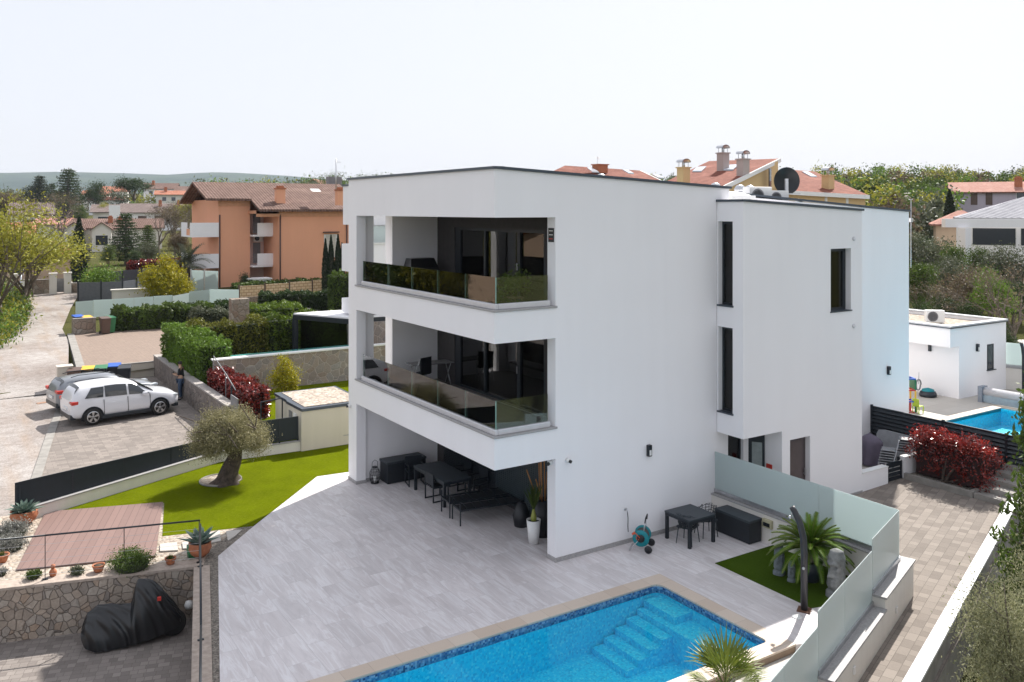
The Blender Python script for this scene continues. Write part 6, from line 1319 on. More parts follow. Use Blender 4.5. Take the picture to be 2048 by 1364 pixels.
nrm = Vector((-math.sin(ang), math.cos(ang))); cp = mid+nrm*.9+Vector((math.cos(ang),math.sin(ang)))*.02
car('parked_car', 'white SUV parked on the grey paving nearest the viewer', (cp.x,cp.y,.005), ang, cw_m.m, SUV, (-1.33,1.34), None)
c2 = cp+nrm*2.75+Vector((math.cos(ang),math.sin(ang)))*.15
car('parked_car', 'silver grey estate car parked behind the white one', (c2.x,c2.y,.005), ang+R_(1), cgm.m, WAG, (-1.33,1.36), None, rails=True, clad_h=.26)

# ================================================================== PERSON
def person(loc, rz, label):
    t = thing('person', label, 'person', loc, rz)
    J = {'pel':(0,0,.95),'sp':(0,0,1.15),'ch':(.02,0,1.36),'nk':(.03,0,1.50),'hd':(.05,0,1.60),'ht':(.05,0,1.74),
         'lh':(0,.10,.90),'lk':(.03,.12,.50),'la':(-.02,.12,.08),'lt':(.14,.14,.03),'rh':(0,-.10,.90),'rk':(.05,-.12,.50),'ra':(.02,-.13,.08),'rt':(.18,-.15,.03),
         'ls':(.0,.19,1.43),'le':(.05,.25,1.15),'lw':(.27,.12,1.18),'lf':(.36,.06,1.21),'rs':(.0,-.19,1.43),'re':(.05,-.25,1.15),'rw':(.27,-.10,1.18),'rf':(.36,-.05,1.21)}
    E = [('pel','sp'),('sp','ch'),('ch','nk'),('nk','hd'),('hd','ht'),('pel','lh'),('lh','lk'),('lk','la'),('la','lt'),('pel','rh'),('rh','rk'),('rk','ra'),('ra','rt'),('ch','ls'),('ls','le'),('le','lw'),('lw','lf'),('ch','rs'),('rs','re'),('re','rw'),('rw','rf')]
    Rd = dict(pel=(.15,.12),sp=(.14,.11),ch=(.16,.12),nk=(.055,.055),hd=(.085,.09),ht=(.07,.07),lh=(.095,.095),lk=(.06,.06),la=(.042,.042),lt=(.04,.03),rh=(.095,.095),rk=(.06,.06),ra=(.042,.042),rt=(.04,.03),ls=(.065,.065),le=(.045,.045),lw=(.03,.03),lf=(.035,.02),rs=(.065,.065),re=(.045,.045),rw=(.03,.03),rf=(.035,.02))
    def skin(name_, keys, mat, sc=1., root='pel'):
        ks = [k for k in J if k in keys]; me = bpy.data.meshes.new(name_); me.from_pydata([J[k] for k in ks], [(ks.index(a),ks.index(b)) for a,b in E if a in ks and b in ks], []); o = bpy.data.objects.new(name_, me); COL.objects.link(o); o.parent = t; me.materials.append(mat)
        md = o.modifiers.new('skin','SKIN'); 
        if not me.skin_vertices: me.attributes.new
        for i, k in enumerate(ks): me.skin_vertices[0].data[i].radius = (Rd[k][0]*sc, Rd[k][1]*sc); me.skin_vertices[0].data[i].use_root = (k == root)
        o.modifiers.new('s','SUBSURF').render_levels = 2; return o
    try:
        skin('body', set(J), plain('skin', (.45,.27,.18), .5))
        skin('shirt', {'sp','ch','ls','rs','le','re','pel'}, plain('black_shirt', (.012,.013,.016), .85), 1.13)
        skin('jeans', {'pel','lh','lk','la','rh','rk','ra'}, plain('blue_jeans', (.045,.075,.13), .8), 1.16)
    except Exception as ex: print('skin failed', ex)
    m = MB(); m.lathe([(.0,.0),(.088,.02),(.098,.08),(.08,.14),(.0,.17)], (.035,0,1.62), 16); m.build('hair', plain('dark_hair', (.015,.011,.009), .7), t)
    for y, x in ((.13,.04),(-.14,.08)): m = MB(); m.box(x-.1,y-.05,0,x+.17,y+.05,.09); m.build('shoe', M['black'], t, bevel=.03)
    m = MB(); m.box(.33,-.05,1.2,.35,.05,1.3); o = m.build('phone', M['black'], None, None); o.location = loc; o.rotation_euler = (0,0,rz); tag(o, 'small dark phone held in the hands of the standing man', 'phone')
g0 = G(362,799,0); person((g0[0],g0[1],.0), R_(150), 'man in black shirt and blue jeans looking down at a phone by the stone wall')

# ================================================================== BINS
def bin_(loc, rz, lid, body, label, group=None, s=1.):
    t = thing('wheelie_bin', label, 'bin', loc, rz, group); t.scale = (s,)*3
    m = MB(); m.add([(-.22,-.26,.05),(.22,-.26,.05),(.22,.24,.05),(-.22,.24,.05),(-.28,-.34,.98),(.28,-.34,.98),(.28,.32,.98),(-.28,.32,.98)], [(0,3,2,1),(4,5,6,7),(0,1,5,4),(1,2,6,5),(2,3,7,6),(3,0,4,7)]); m.build('body', body, t, bevel=.02)
    m = MB(); m.prism([(-.3,-.36),(.3,-.36),(.3,.36),(-.3,.36)], .985, [1.03,1.03,1.10,1.10]); m.build('lid', lid, t, bevel=.02)
    m = MB(); m.tube([(-.24,.37,1.0),(.24,.37,1.0)], .02, 6); m.build('handle', body, t)
    for x in (-.25,.25): m = MB(); m.lathe([(0,-.03),(.1,-.03),(.1,.03),(0,.03)], (x,.24,.1), 14, 'x'); m.build('wheel', M['rubber'], t)
def bpos(u, v, z): g_ = G(u,v,z); return (g_[0],g_[1],z-1.05)
for u, v, c, b, lb in ((149,736,'brown','brown','brown lidded bin behind the grey car, first from the pillar'),(175,733,'yellow','anth','yellow lidded bin behind the grey car'),(202,731,'green','anth','green lidded bin behind the grey car between yellow and blue'),(228,727,'blue','anth','bright blue lidded bin behind the grey car'),(249,731,'black','anth','black lidded bin behind the grey car, nearest the low wall')):
    p = bpos(u,v+2,1.06); bin_((p[0],p[1],.0), R_(-14), M[c], M[b], lb, 'bins behind the grey car')
for u, v, c, b, lb in ((210,668,'brown','brown','brown bin standing right of the stone bin block'),(220,666,'green','green','green bin beside the hedge, right of the brown one')):
    p = T(u,v); bin_((p[0],p[1],.72), R_(8), M[c], M[b], lb, 'bins beside the stone block')
sb = T(169,667); t = thing('stone_bin_block', 'square fieldstone enclosure with two bins behind it at the roadside', 'stone block', (sb[0],sb[1],.7)); m = MB(); m.box(-.65,-.2,-.3,.65,.1,.98); m.box(-.65,.1,-.3,-.5,1.0,.98); m.build('block', M['clad_grey'], t); m = MB(); m.box(-.68,-.23,.98,.68,.13,1.03); m.build('cap', M['concrete'], t)
bin_((sb[0]-.28,sb[1]+.9,.72), R_(10), M['blue'], M['anth'], 'blue lidded bin behind the stone block', None, 1.02); bin_((sb[0]+.2,sb[1]+.55,.72), R_(10), M['yellow'], M['anth'], 'yellow lidded bin behind the stone block', None, .98)
q = G(100,803,0); m = MB(); m.box(-.55,-.14,0,.55,.14,.012); o = m.build('drain_grate', plain('rusty_grate', (.30,.17,.11), .8), None, (q[0],q[1],-.01)); o.rotation_euler = (0,0,R_(12)); tag(o, 'rusty drain grate in the gravel road beside the white car', 'drain grate')

# ================================================================== OLIVE TREE AND GARDEN
ob = G(452,966); t = thing('olive_tree', 'old olive tree with thick leaning trunk in a round pebble bed on the lawn', 'tree', (ob[0],ob[1],0))
lean = Vector((_c,-_s,0)); m = MB(); m.smooth = True; G_ = []
for i in range(13):
    k = i/12; z = k*1.15; c_ = lean*(.06-.05*math.cos(k*3)+k*.22); r0 = .30*(1-.42*k)+.17*math.exp(-k*9); G_.append([(c_.x+math.cos(a)*r0*(1+.18*math.sin(3*a+k*3)+.12*math.sin(7*a-k*6)), c_.y+math.sin(a)*r0*(1+.18*math.cos(2*a+k*4)+.1*math.sin(5*a+k*5)), z) for a in [2*math.pi*j/28 for j in range(28)]])
m.grid(G_, True); rs = np.random.RandomState(2); cc = lean*.22
ends = []
for k in range(9):
    a = 2*math.pi*k/9; e = Vector((cc.x+math.cos(a)*.75, cc.y+math.sin(a)*.75, 1.55+.3*rs.rand())); m.tube([tuple(cc+Vector((0,0,1.0))), tuple(cc+Vector((math.cos(a)*.3,math.sin(a)*.3,1.25))), tuple(e)], [.13,.08,.03], 7)
    for j in range(3): f = e+Vector(rs.normal(size=3))*.35+Vector((0,0,.1)); m.tube([tuple(e), tuple(f)], [.03,.01], 4)
m.build('trunk', M['bark_dark'], t)
cc = lean*.10
bl = [(cc.x, cc.y, 1.72, .75,.75,.45)]+[(cc.x+math.cos(a)*r, cc.y+math.sin(a)*r, z+.1*math.sin(a*3), .42,.42,.36) for r, z, n_ in ((.76,1.55,9),(.45,1.92,6),(.86,1.35,8)) for a in [2*math.pi*k/n_+r for k in range(n_)]]
o = bpy.data.objects.new('crown', crown_mesh('crown', bl, 60000, .06, M['lf_olive'], 11, sub=14, fill=.3, tight=.28, aspect=.32)); COL.objects.link(o); o.parent = t
m = MB(); q = G(440,962); m.lathe([(.63,0),(.63,.02),(0,.035)], (q[0]+.03,q[1]+.05,.0), 32); o = struct(m, 'pebble_ring', M['gravel_pale']); m = MB(); m.lathe([(.63,0),(.66,0),(.66,.045),(.63,.045),(.63,0)], (q[0]+.03,q[1]+.05,0), 36, 'z', False); o = struct(m, 'ring_edging', M['concrete'])
def pot(label, loc, r, h, plant=None, pm='terracotta', name='plant_pot', bowl=False):
    t = thing(name, label, 'plant pot', loc); m = MB()
    pr = [(r*.62,0),(r*.8,h*.35),(r*.98,h*.8),(r*1.06,h*.84),(r*1.06,h),(r*.9,h),(r*.86,h*.86),(0,h*.84)] if not bowl else [(r*.5,0),(r*.85,h*.25),(r*1.05,h*.6),(r*.98,h*.85),(r*1.03,h),(r*.88,h),(r*.86,h*.86),(0,h*.84)]
    m.lathe(pr, n=26); m.build('pot', M[pm], t); m = MB(); m.lathe([(0,h*.86),(r*.85,h*.86),(0,h*.88)], n=18); m.build('soil', M['soil'], t)
    if plant: plant(t, h*.86)
    return t
def agave(t, z, n=34, L=.5, mat='lf_agave', flat=1.):
    m = MB(); rs = np.random.RandomState(n)
    for k in range(n):
        a = k*2.4; e = 1.35-1.25*(k/n)**.8*flat; l = L*(.6+.45*(k/n)); d = Vector((math.cos(a)*math.cos(e), math.sin(a)*math.cos(e), math.sin(e))); s = d.cross(Vector((0,0,1))).normalized(); up = s.cross(d); b = Vector((0,0,z))
        for sg in (-1,1): m.add([b+s*.03*sg, b+d*l*.45+s*.075*sg*L/.5+up*.02, b+d*l-up*.06*l, b+d*l*.4-up*.035], [(0,1,2,3)])
    m.build('leaves', M[mat], t)
q = G(48,1046); pot('large terracotta bowl holding a blue grey agave at the left end of the wall', (q[0],q[1],0), .34, .36, lambda t,z: agave(t,z,38,.55), bowl=True)
q = G(400,1112); pot('round terracotta pot with a spiky agave at the corner of the railing', (q[0],q[1],0), .27, .36, lambda t,z: agave(t,z,20,.62,flat=.8), bowl=True)
q = G(387,1112); m = MB(); m.lathe([(.15,0),(.17,.28),(.15,.28),(0,.26)], n=12); tag(m.build('plant_pot', M['green'], None, (q[0],q[1],0)), 'dark green plastic pot touching the agave pot', 'plant pot')
def tuft(t, z): 
    m = MB(); rs = np.random.RandomState(3)
    for k in range(60): a = rs.rand()*6.28; e = rs.uniform(.4,1.5); l = .12; m.add([(0.04*math.cos(a),.04*math.sin(a),z),(.05*math.cos(a+.4),.05*math.sin(a+.4),z),(l*math.cos(a)*math.cos(e),l*math.sin(a)*math.cos(e),z+l*math.sin(e))], [(0,1,2)])
    m.build('leaves', M['lf_mid'], t)
for u, v, r, h, pl, lb in ((341,1128,.13,.16,tuft,'small terracotta pot with short greenery near the court corner'),(197,1143,.14,.17,None,'empty terracotta pot on the pebbles in front of the deck'),(4,1124,.16,.19,tuft,'terracotta pot cut by the left edge of the picture')):
    q = G(u,v); pot(lb, (q[0],q[1],0), r, h, pl)
q = G(106,1152); t = thing('clay_jug', 'little terracotta jug with a round lid on the pebbles', 'jug', (q[0],q[1],0)); m = MB(); m.lathe([(.06,0),(.08,.05),(.085,.11),(.05,.17),(.035,.19)], n=18); m.build('body', M['terracotta'], t); m = MB(); m.lathe([(.0,.18),(.045,.2),(.055,.235),(.045,.27),(0,.285)], n=14); m.build('lid', M['terracotta'], t)
def lowshrub(label, u, v, r, h, mat, n, s=.05, seed=1):
    q = G(u,v); bl = [(math.cos(a)*r*.45, math.sin(a)*r*.45, h*.5, r*.6, r*.6, h*.5) for a in [2*math.pi*k/5 for k in range(5)]]+[(0,0,h*.62,r*.6,r*.6,h*.45)]
    t = shrub_free('low_shrub', label, (q[0],q[1],0), bl, n, s, mat, seed, sub=14, fill=.3); m = MB(); m.lathe([(r*.7,0),(r*.8,h*.3),(r*.55,h*.62),(0,h*.72)], n=14); m.build('dark_core', plain('shrub_inside', (.04,.05,.025), .95), t)  # solid dark lump fills the middle of the shrub
lowshrub('rounded green shrub in front of the deck behind the railing', 264,1136,.50,.38,'lf_mid',7000,.045,3)
lowshrub('silver grey cushion shrub beside the agave bowl', 26,1072,.40,.36,'lf_silver',5000,.05,4); lowshrub('second silver grey cushion shrub nearer the railing', 22,1098,.34,.30,'lf_silver',4000,.05,5)
lowshrub('small yellow green tuft by the first railing post', 67,1156,.17,.17,'lf_mid',1400,.05,6); lowshrub('small grey green tuft between the clay jug and the empty pot', 154,1148,.15,.17,'lf_grey',1200,.05,7); lowshrub('little silvery tuft at the very left edge of the pebbles', 3,1150,.12,.14,'lf_silver',900,.05,8)
# motorcycle under its cover
a_, b_ = Vector(G(205,1290,-1.27)[:2]), Vector(G(335,1272,-1.27)[:2]); an = math.atan2((b_-a_).y,(b_-a_).x); cc = (a_+b_)/2
t = thing('covered_motorcycle', 'motorcycle under a shiny black cover parked in the sunken court', 'motorcycle', (cc.x,cc.y,-1.27), an)
st = [(-1.12,.28,.52,.18),(-1.02,.12,.78,.29),(-.80,.04,.93,.35),(-.5,.03,.93,.35),(-.25,.05,.88,.33),(-.09,.07,.88,.33),(-.05,.08,1.02,.34),(.0,.09,1.32,.35),(.06,.1,1.42,.34),(.22,.12,1.42,.33),(.40,.14,1.34,.29),(.55,.16,1.18,.26),(.72,.20,.95,.22),(.88,.24,.74,.17),(.98,.32,.54,.11)]
m = MB(); m.smooth = True; rs = np.random.RandomState(5); G_ = []; xs_ = np.linspace(-1.12,.98,60)
for x in xs_:
    zb_, zt_, w_ = [np.interp(x, [s[0] for s in st], [s[k] for s in st]) for k in (1,2,3)]; row = []
    for j in range(41):
        f = j/40; a = math.pi*f; y = -w_*math.cos(a)*(1.0 if abs(math.cos(a)) < .8 else 1.0); s_ = math.sin(a)**.55; z = zb_+(zt_-zb_)*s_
        y *= (1.15-.72*s_**2.0); fold = .018*math.sin(x*17+j*.9+2*math.sin(x*5))+.012*math.sin(j*1.5+x*31); k_ = (1-s_**6)
        row.append((x+fold*.6*k_, y+fold*1.6*k_*(1 if y > 0 else -1), z+fold*.5))
    G_.append(row)
m.grid(G_); n_ = 41; m.add(G_[0], [tuple(range(n_))]); m.add(G_[-1], [tuple(range(n_))[::-1]]); o = m.build('cover', M['blackcloth'], t); o.modifiers.new('s','SUBSURF').render_levels = 1
m = MB(); m.lathe([(.19,-.05),(.27,-.06),(.31,-.03),(.31,.03),(.27,.06),(.19,.05)], (.80,0,.31), 28, 'y'); wo_ = m.build('wheel', M['rubber'], t); m = MB(); [m.beam((.80,0,.31),(.80+.2*math.cos(k),0,.31+.2*math.sin(k)),.02) for k in range(0,6)]; m.build('rim', M['steel'], wo_)
m = MB(); m.box(.50,-.31,.98,.58,-.26,1.06); m.build('red_tab', M['red'], t)
m = MB(); m.lathe([(0,0),(.09,.02),(.11,.1),(.08,.18),(0,.2)], n=12); q = W(382,1206,21.0); tag(m.build('wall_light', M['whiteplastic'], None, (q[0]-.06,q[1]-.06,q[2]-.1)), 'small round white light on the stone wall beside the covered motorcycle', 'wall light')

# ================================================================== COVERED TERRACE FURNITURE
def chest(label, x0, y0, x1, y1, h, ov=.02):
    t = thing('storage_box', label, 'storage box', (x0,y0,0)); og = (x0,y0,0); m = MB(); m.box(x0+ov,y0+ov,.01,x1-ov,y1-ov,h-.07); m.build('body', M['anthbox'], t, og, .01); m = MB(); m.box(x0-.0,y0-.0,h-.068,x1,y1,h); m.build('lid', M['anthlid'], t, og, .012)
    return t
M['anthbox'] = plain('blue_black_resin', (.010,.014,.020), .5); M['anthlid'] = plain('charcoal_resin_lid', (.035,.045,.055), .5)
chest('long dark storage box against the end wall of the covered terrace', .80, 7.80, 2.2, 8.42, .70)
chest('black storage box under the frosted glass wall beside the small table', 6.66, -1.86, 7.16, -.62, .62)
def table(label, P, h, leg, th=.04):
    x0,y0,x1,y1 = P; t = thing('garden_table', label, 'table', (x0,y0,0)); og = (x0,y0,0); m = MB(); m.box(x0,y0,h-th,x1,y1,h); m.build('table_top', M['anthlid'], t, og, .006)
    m = MB(); i = leg*.5; m.box(x0+.01,y0+.01,h-th-.07,x1-.01,y0+.05,h-th-.001); m.box(x0+.01,y1-.05,h-th-.07,x1-.01,y1-.01,h-th-.001); m.box(x0+.01,y0+.05,h-th-.07,x0+.05,y1-.05,h-th-.001); m.box(x1-.05,y0+.05,h-th-.07,x1-.01,y1-.05,h-th-.001); m.build('apron', M['anth'], t, og)
    for x in (x0+.012,x1-.012-leg):
        for y in (y0+.012,y1-.012-leg): m = MB(); m.box(x,y,0,x+leg,y+leg,h-th-.002); m.build('leg', M['anth'], t, og)
table('long dark dining table under the lower balcony', (1.30,4.95,2.25,6.95), .76, .08)
table('square charcoal table on the terrace against the big white wall', (5.15,-1.22,6.10,-.28), .74, .075)
def bench(label, loc, rz):
    t = thing('garden_chair', label, 'chair', loc, rz, 'dark chairs at the terrace dining table'); m = MB(); m.box(-.28,-.26,.42,.28,.26,.47); m.build('seat', M['anth'], t)
    for x in (-.26,.26): m = MB(); m.beam((x,-.24,0),(x,-.24,.62),.035); m.beam((x,.26,0),(x,.26,.82),.035); m.beam((x,-.24,.02),(x,.26,.02),.03); m.beam((x,-.24,.62),(x,.26,.62),.035); m.build('side_frame', M['anth'], t)
    m = MB(); m.box(-.26,.245,.5,.26,.27,.84); m.build('backrest', M['anth'], t)
bench('dark metal armchair at the far end of the dining table, nearest the storage box', (1.6,7.42,0), R_(-12))
bench('dark metal armchair pushed under the outer side of the dining table', (1.5,5.75,0), R_(90)); bench('dark armchair behind the dining table by the shutter', (2.62,6.3,0), R_(-90)); bench('second dark armchair behind the dining table by the shutter', (2.62,5.3,0), R_(-90))
def lounger(label, loc, rz):
    t = thing('folding_bed_frame', label, 'bed frame', loc, rz, 'black slatted bed frames under the balcony'); L, Wd, h = 1.95, .62, .42
    m = MB()
    for y in (0,Wd): m.beam((0,y,h),(L,y,h),.03,.045)
    for x in (0,L): m.beam((x,0,h),(x,Wd,h),.03,.045)
    m.build('frame', M['anth'], t); m = MB()
    for k in range(7): 
        x = .22+k*.25; m.tube([(x,0,h+.02),(x,Wd*.25,h+.055),(x,Wd*.5,h+.065),(x,Wd*.75,h+.055),(x,Wd,h+.02)], .012, 5)
    m.build('slats', M['anth'], t); m = MB(); m.box(.04,.04,h-.03,L-.04,Wd-.04,h-.02); m.build('webbing', M['black'], t)
    for x,y in ((0,0),(0,Wd),(L,0),(L,Wd)): m = MB(); m.beam((x,y,0),(x,y,h+.20),.032); m.build('leg', M['anth'], t)
lounger('black slatted bed frame nearer the viewer, beside the white flower pot', (1.0,3.42,0), R_(-8)); lounger('second black slatted bed frame pushed against the first one', (1.05,4.12,0), R_(-6))
# lantern, pots, bamboo
t = thing('lantern', 'black wire lantern with candle beside the terrace post', 'lantern', (.55,8.2,0)); m = MB(); m.lathe([(.13,0),(.13,.03),(0,.03)], n=18); m.lathe([(.09,.5),(.09,.53),(0,.53)], n=18); m.build('base_and_top', M['black'], t)
m = MB()
for k in range(16): a = 2*math.pi*k/16; m.tube([(r*math.cos(a+z), r*math.sin(a+z), z) for r,z in ((.12,.03),(.165,.15),(.165,.35),(.09,.51))], .006, 4)
for z, r in ((.1,.15),(.2,.168),(.3,.168),(.4,.14)): m.tube([(r*math.cos(2*math.pi*k/20), r*math.sin(2*math.pi*k/20), z) for k in range(21)], .005, 4)
m.build('wire_cage', M['black'], t); m = MB(); m.tube([(-.1,0,.52),(-.09,0,.68),(0,0,.74),(.09,0,.68),(.1,0,.52)], .008, 5); m.build('handle', M['black'], t); m = MB(); m.lathe([(.05,.03),(.05,.22),(0,.22)], n=12); m.build('candle', M['whiteplastic'], t)
def tallpot(name, label, loc, r0, r1, h, mat): 
    t = thing(name, label, 'plant pot', loc); m = MB(); m.lathe([(r0,0),(r1,h),(r1*.9,h),(r1*.86,h-.06),(0,h-.06)], n=28); m.build('pot', mat, t); m = MB(); m.lathe([(0,h-.05),(r1*.84,h-.05),(0,h-.03)], n=16); m.build('soil', M['black'], t); return t
t = tallpot('plant_pot', 'tall white conical pot with a slim grassy plant at the terrace wall end', (2.02,1.32,0), .13,.19,.62, M['whiteplastic'])
m = MB(); m.lathe([(.06,.56),(.085,.66),(.05,.8),(.03,.9)], n=14); m.build('bulb_stem', plain('green_bulb', (.25,.27,.05), .5), t)
m = MB(); rs = np.random.RandomState(1)
for k in range(70):
    a = rs.rand()*6.28; e = rs.uniform(1.15,1.52); l = rs.uniform(.45,.85); d = Vector((math.cos(a)*math.cos(e),math.sin(a)*math.cos(e),math.sin(e))); b = Vector((0,0,.85)); s = d.cross(Vector((0,0,1))).normalized()*.012; m.add([b-s,b+s,b+d*l*.6+s*.7,b+d*l+Vector((math.cos(a),math.sin(a),-.3))*.05*l,b+d*l*.6-s*.7], [(0,1,2,3,4)])
m.build('leaves', M['lf_mid'], t)
t = tallpot('plant_pot', 'tall black pot holding brown bamboo canes behind the white pot', (2.5,1.62,0), .19,.24,.98, M['black'])
for k,(x,y,dx,dy,h) in enumerate(((-.10,.05,-.30,.1,1.25),(-.04,-.08,-.22,0,.95),(.02,.02,-.05,0,2.0),(.06,-.05,.0,.05,2.2),(.05,.06,-.08,.02,2.1),(.10,0,.06,0,1.1),(0,.1,.02,.08,1.4))): m = MB(); m.tube([(x,y,.9),(x+dx,y+dy,.9+h*.72)], .018, 7); m.build('bamboo_cane', plain('bamboo_brown', (.40,.19,.07), .5), t)
m = MB(); m.lathe([(.2,0),(.25,.3),(.12,.62),(0,.66)], n=14); tag(m.build('covered_bundle', M['black'], None, (2.45,2.55,0)), 'dark wrapped bundle standing behind the black pot', 'bundle')
# lattice chairs
def lattice_chair(label, loc, rz):
    t = thing('lattice_chair', label, 'chair', loc, rz, 'grey lattice chairs at the square table'); rs = np.random.RandomState(int(rz*10) % 97+1)
    m = MB(); pts = []
    G_ = []
    for i in range(7):
        row = []
        for j in range(13):
            a = -2.0+4.0*j/12; f = i/6; r = .22+.06*f; back = math.cos(a/2)**1.2
            row.append((-(r)*math.cos(a)*-1*-1+.02, r*1.05*math.sin(a), .44+f*(.06+.30*back)+rs.normal()*.004))
        G_.append(row)
    jit = [[(x+rs.normal()*.006, y+rs.normal()*.012, z+rs.normal()*.012) for x,y,z in r] for r in G_]; m.grid(jit); m.f = [tuple(f[k] for k in (0,1,2)) if rs.rand() < .5 else tuple(f) for f in m.f]+[]
    o = m.build('backrest', M['anthlid'], t); w_ = o.modifiers.new('w','WIREFRAME'); w_.thickness = .026; w_.use_even_offset = False
    m = MB(); G_ = [[(.24*(1-2*i/6), .22*(2*j/6-1), .44) for j in range(7)] for i in range(7)]; m.grid([[(x+rs.normal()*.012,y+rs.normal()*.012,z) for x,y,z in r] for r in G_]); o = m.build('seat', M['anthlid'], t); w_ = o.modifiers.new('w','WIREFRAME'); w_.thickness = .026; w_.use_even_offset = False
    for x,y in ((.18,.18),(.18,-.18),(-.18,.18),(-.18,-.18)): m = MB(); m.tube([(x,y,.44),(x*1.25,y*1.25,0)], [.016,.012], 7); m.build('leg', M['anthlid'], t)
lattice_chair('grey lattice chair pushed under the table, nearer the hose reel', (5.45,-.85,0), R_(20)); lattice_chair('grey lattice chair behind the table, beside the black box', (6.25,-.72,0), R_(165))
# hose reel
t = thing('hose_reel', 'turquoise and black hose reel cart against the white wall', 'hose reel', (4.15,-.52,0), R_(-50)); 
for y in (-.19,.19):
    m = MB(); m.lathe([(.0,-.012),(.2,-.012),(.215,0),(.2,.012),(0,.012)], (0,y,.34), 28, 'y'); m.build('drum_flange', M['teal'], t)
    m = MB(); m.lathe([(.03,-.03),(.1,-.03),(.1,.03),(.03,.03)], (0,y,.34), 16, 'y'); m.build('hub', M['black'], t)
m = MB(); 
for k in range(7): m.tube([(.14*math.cos(a),-.15+.05*k,.34+.14*math.sin(a)) for a in [2*math.pi*j/20 for j in range(21)]], .026, 7)
m.build('hose_coil', plain('grey_orange_hose', (.06,.05,.05), .5), t)
m = MB(); m.tube([(-.05,-.2,.3),(-.28,-.2,.02),(-.30,-.2,.015),(-.30,.2,.015),(-.28,.2,.02),(-.05,.2,.3)], .011, 7); m.build('stand', M['steel'], t)
m = MB(); m.tube([(.05,-.16,.35),(.10,-.16,.75)], .010, 6); m.tube([(.05,.16,.35),(.10,.16,.75)], .010, 6); m.build('handle_stem', M['steel'], t); m = MB(); m.tube([(.10,-.16,.73),(.115,-.16,.84),(.12,-.12,.87),(.12,.12,.87),(.115,.16,.84),(.10,.16,.73)], .017, 8); m.build('handle_grip', M['black'], t)
for y in (-.27,.27):
    m = MB(); m.lathe([(0,-.02),(.08,-.02),(.1,0),(.08,.02),(0,.02)], (.2,y,.1), 20, 'y'); m.build('wheel', M['black'], t)
m = MB(); m.tube([(-.02,-.22,.36),(-.16,-.24,.50)], .012, 6); m.tube([(-.16,-.22,.50),(-.16,-.30,.47)], .02, 6); m.build('crank', M['orange'], t); m = MB(); m.beam((-.05,-.2,.30),(-.22,-.14,.44),.05,.05); m.build('hose_guide', M['orange'], t)
t = thing('wall_tap', 'chrome tap with dark hose on the white wall above the hose reel', 'tap', (4.02,0,.9)); m = MB(); m.lathe([(.035,-.01),(.035,0),(.0,0)], (0,0,0), 14, 'y'); m.tube([(0,0,0),(0,-.09,0),(0,-.1,-.05)], .013, 8); m.beam((-.03,-.06,.03),(.03,-.06,.03),.012); m.build('tap', M['steel'], t); m = MB(); m.tube([(0,-.1,-.05),(.01,-.11,-.2),(-.02,-.14,-.42),(-.06,-.2,-.52)], .012, 7); m.build('hose', M['black'], t)
t = thing('fuse_box', 'beige electric fuse box on the cream wall beside the palm', 'fuse box', (7.19,-2.0,.42)); m = MB(); m.box(-.09,-.19,.0,-.001,.11,.22); m.build('case', plain('beige_case', (.45,.42,.28), .5), t, None, .01); m = MB(); m.box(-.098,-.15,.04,-.0905,.07,.14); m.build('window', M['carglass'], t); m = MB(); m.box(-.02,-.13,-.38,-.001,-.10,0); m.build('cable_duct', M['whiteplastic'], t)
# solar shower
t = thing('outdoor_shower', 'dark curved solar shower column beside the pool corner', 'shower', (4.85,-5.03,0), R_(-60)); m = MB(); m.tube([(0,0,.02),(0,0,1.25),(-.02,0,1.6),(-.10,0,1.92),(-.22,0,2.16),(-.26,0,2.22)], [.075,.075,.073,.07,.066,.06], 18); m.build('column', plain('graphite_tube', (.035,.035,.04), .35, .1), t)
m = MB(); m.tube([(-.24,0,2.14),(-.28,0,2.02)], .015, 7); m.lathe([(0,0),(.05,0),(.03,.05),(0,.06)], (-.30,0,1.97), 12); m.tube([(.0,-.08,.95),(0,-.11,.95)], .03, 10); m.build('shower_head', M['steel'], t); m = MB(); m.box(-.14,-.14,0.001,.14,.14,.022); m.build('base_plate', plain('rusty_plate', (.13,.06,.035), .8), t)
m = MB(); m.lathe([(0,0),(.11,0),(.11,.012),(.085,.014),(0,.012)], n=24); q = G(1594,1234); tag(m.build('floor_drain', M['whiteplastic'], None, (q[0],q[1],.001)), 'round white floor drain cover at the foot of the shower', 'drain')
# turf patch plants and statues
t = thing('sago_palm', 'big sago palm with long feathery fronds in a dark pot on the turf', 'palm', (6.25,-4.1,.012)); m = MB(); m.lathe([(.2,0),(.28,.45),(.26,.46),(.24,.42),(0,.42)], n=24); m.build('pot', plain('dark_blue_pot', (.03,.04,.06), .4), t); m = MB(); m.lathe([(.15,.4),(.17,.6),(.12,.75),(0,.8)], n=14); m.build('trunk', M['bark'], t)
m = MB(); rc_ = MB(); rs = np.random.RandomState(8)
for k in range(84):
    a = k*2.39996; f = k/84; e = 1.35-1.35*f**.75+rs.uniform(-.05,.05); feather(m, (0,0,.76), (math.cos(a)*math.cos(e),math.sin(a)*math.cos(e),math.sin(e)), .78+.40*f+rs.uniform(-.05,.05), .5+.5*f, 64, .125, .008, rc_)
m.build('fronds', M['lf_palm'], t); rc_.build('frond_stems', M['lf_fan'], t)
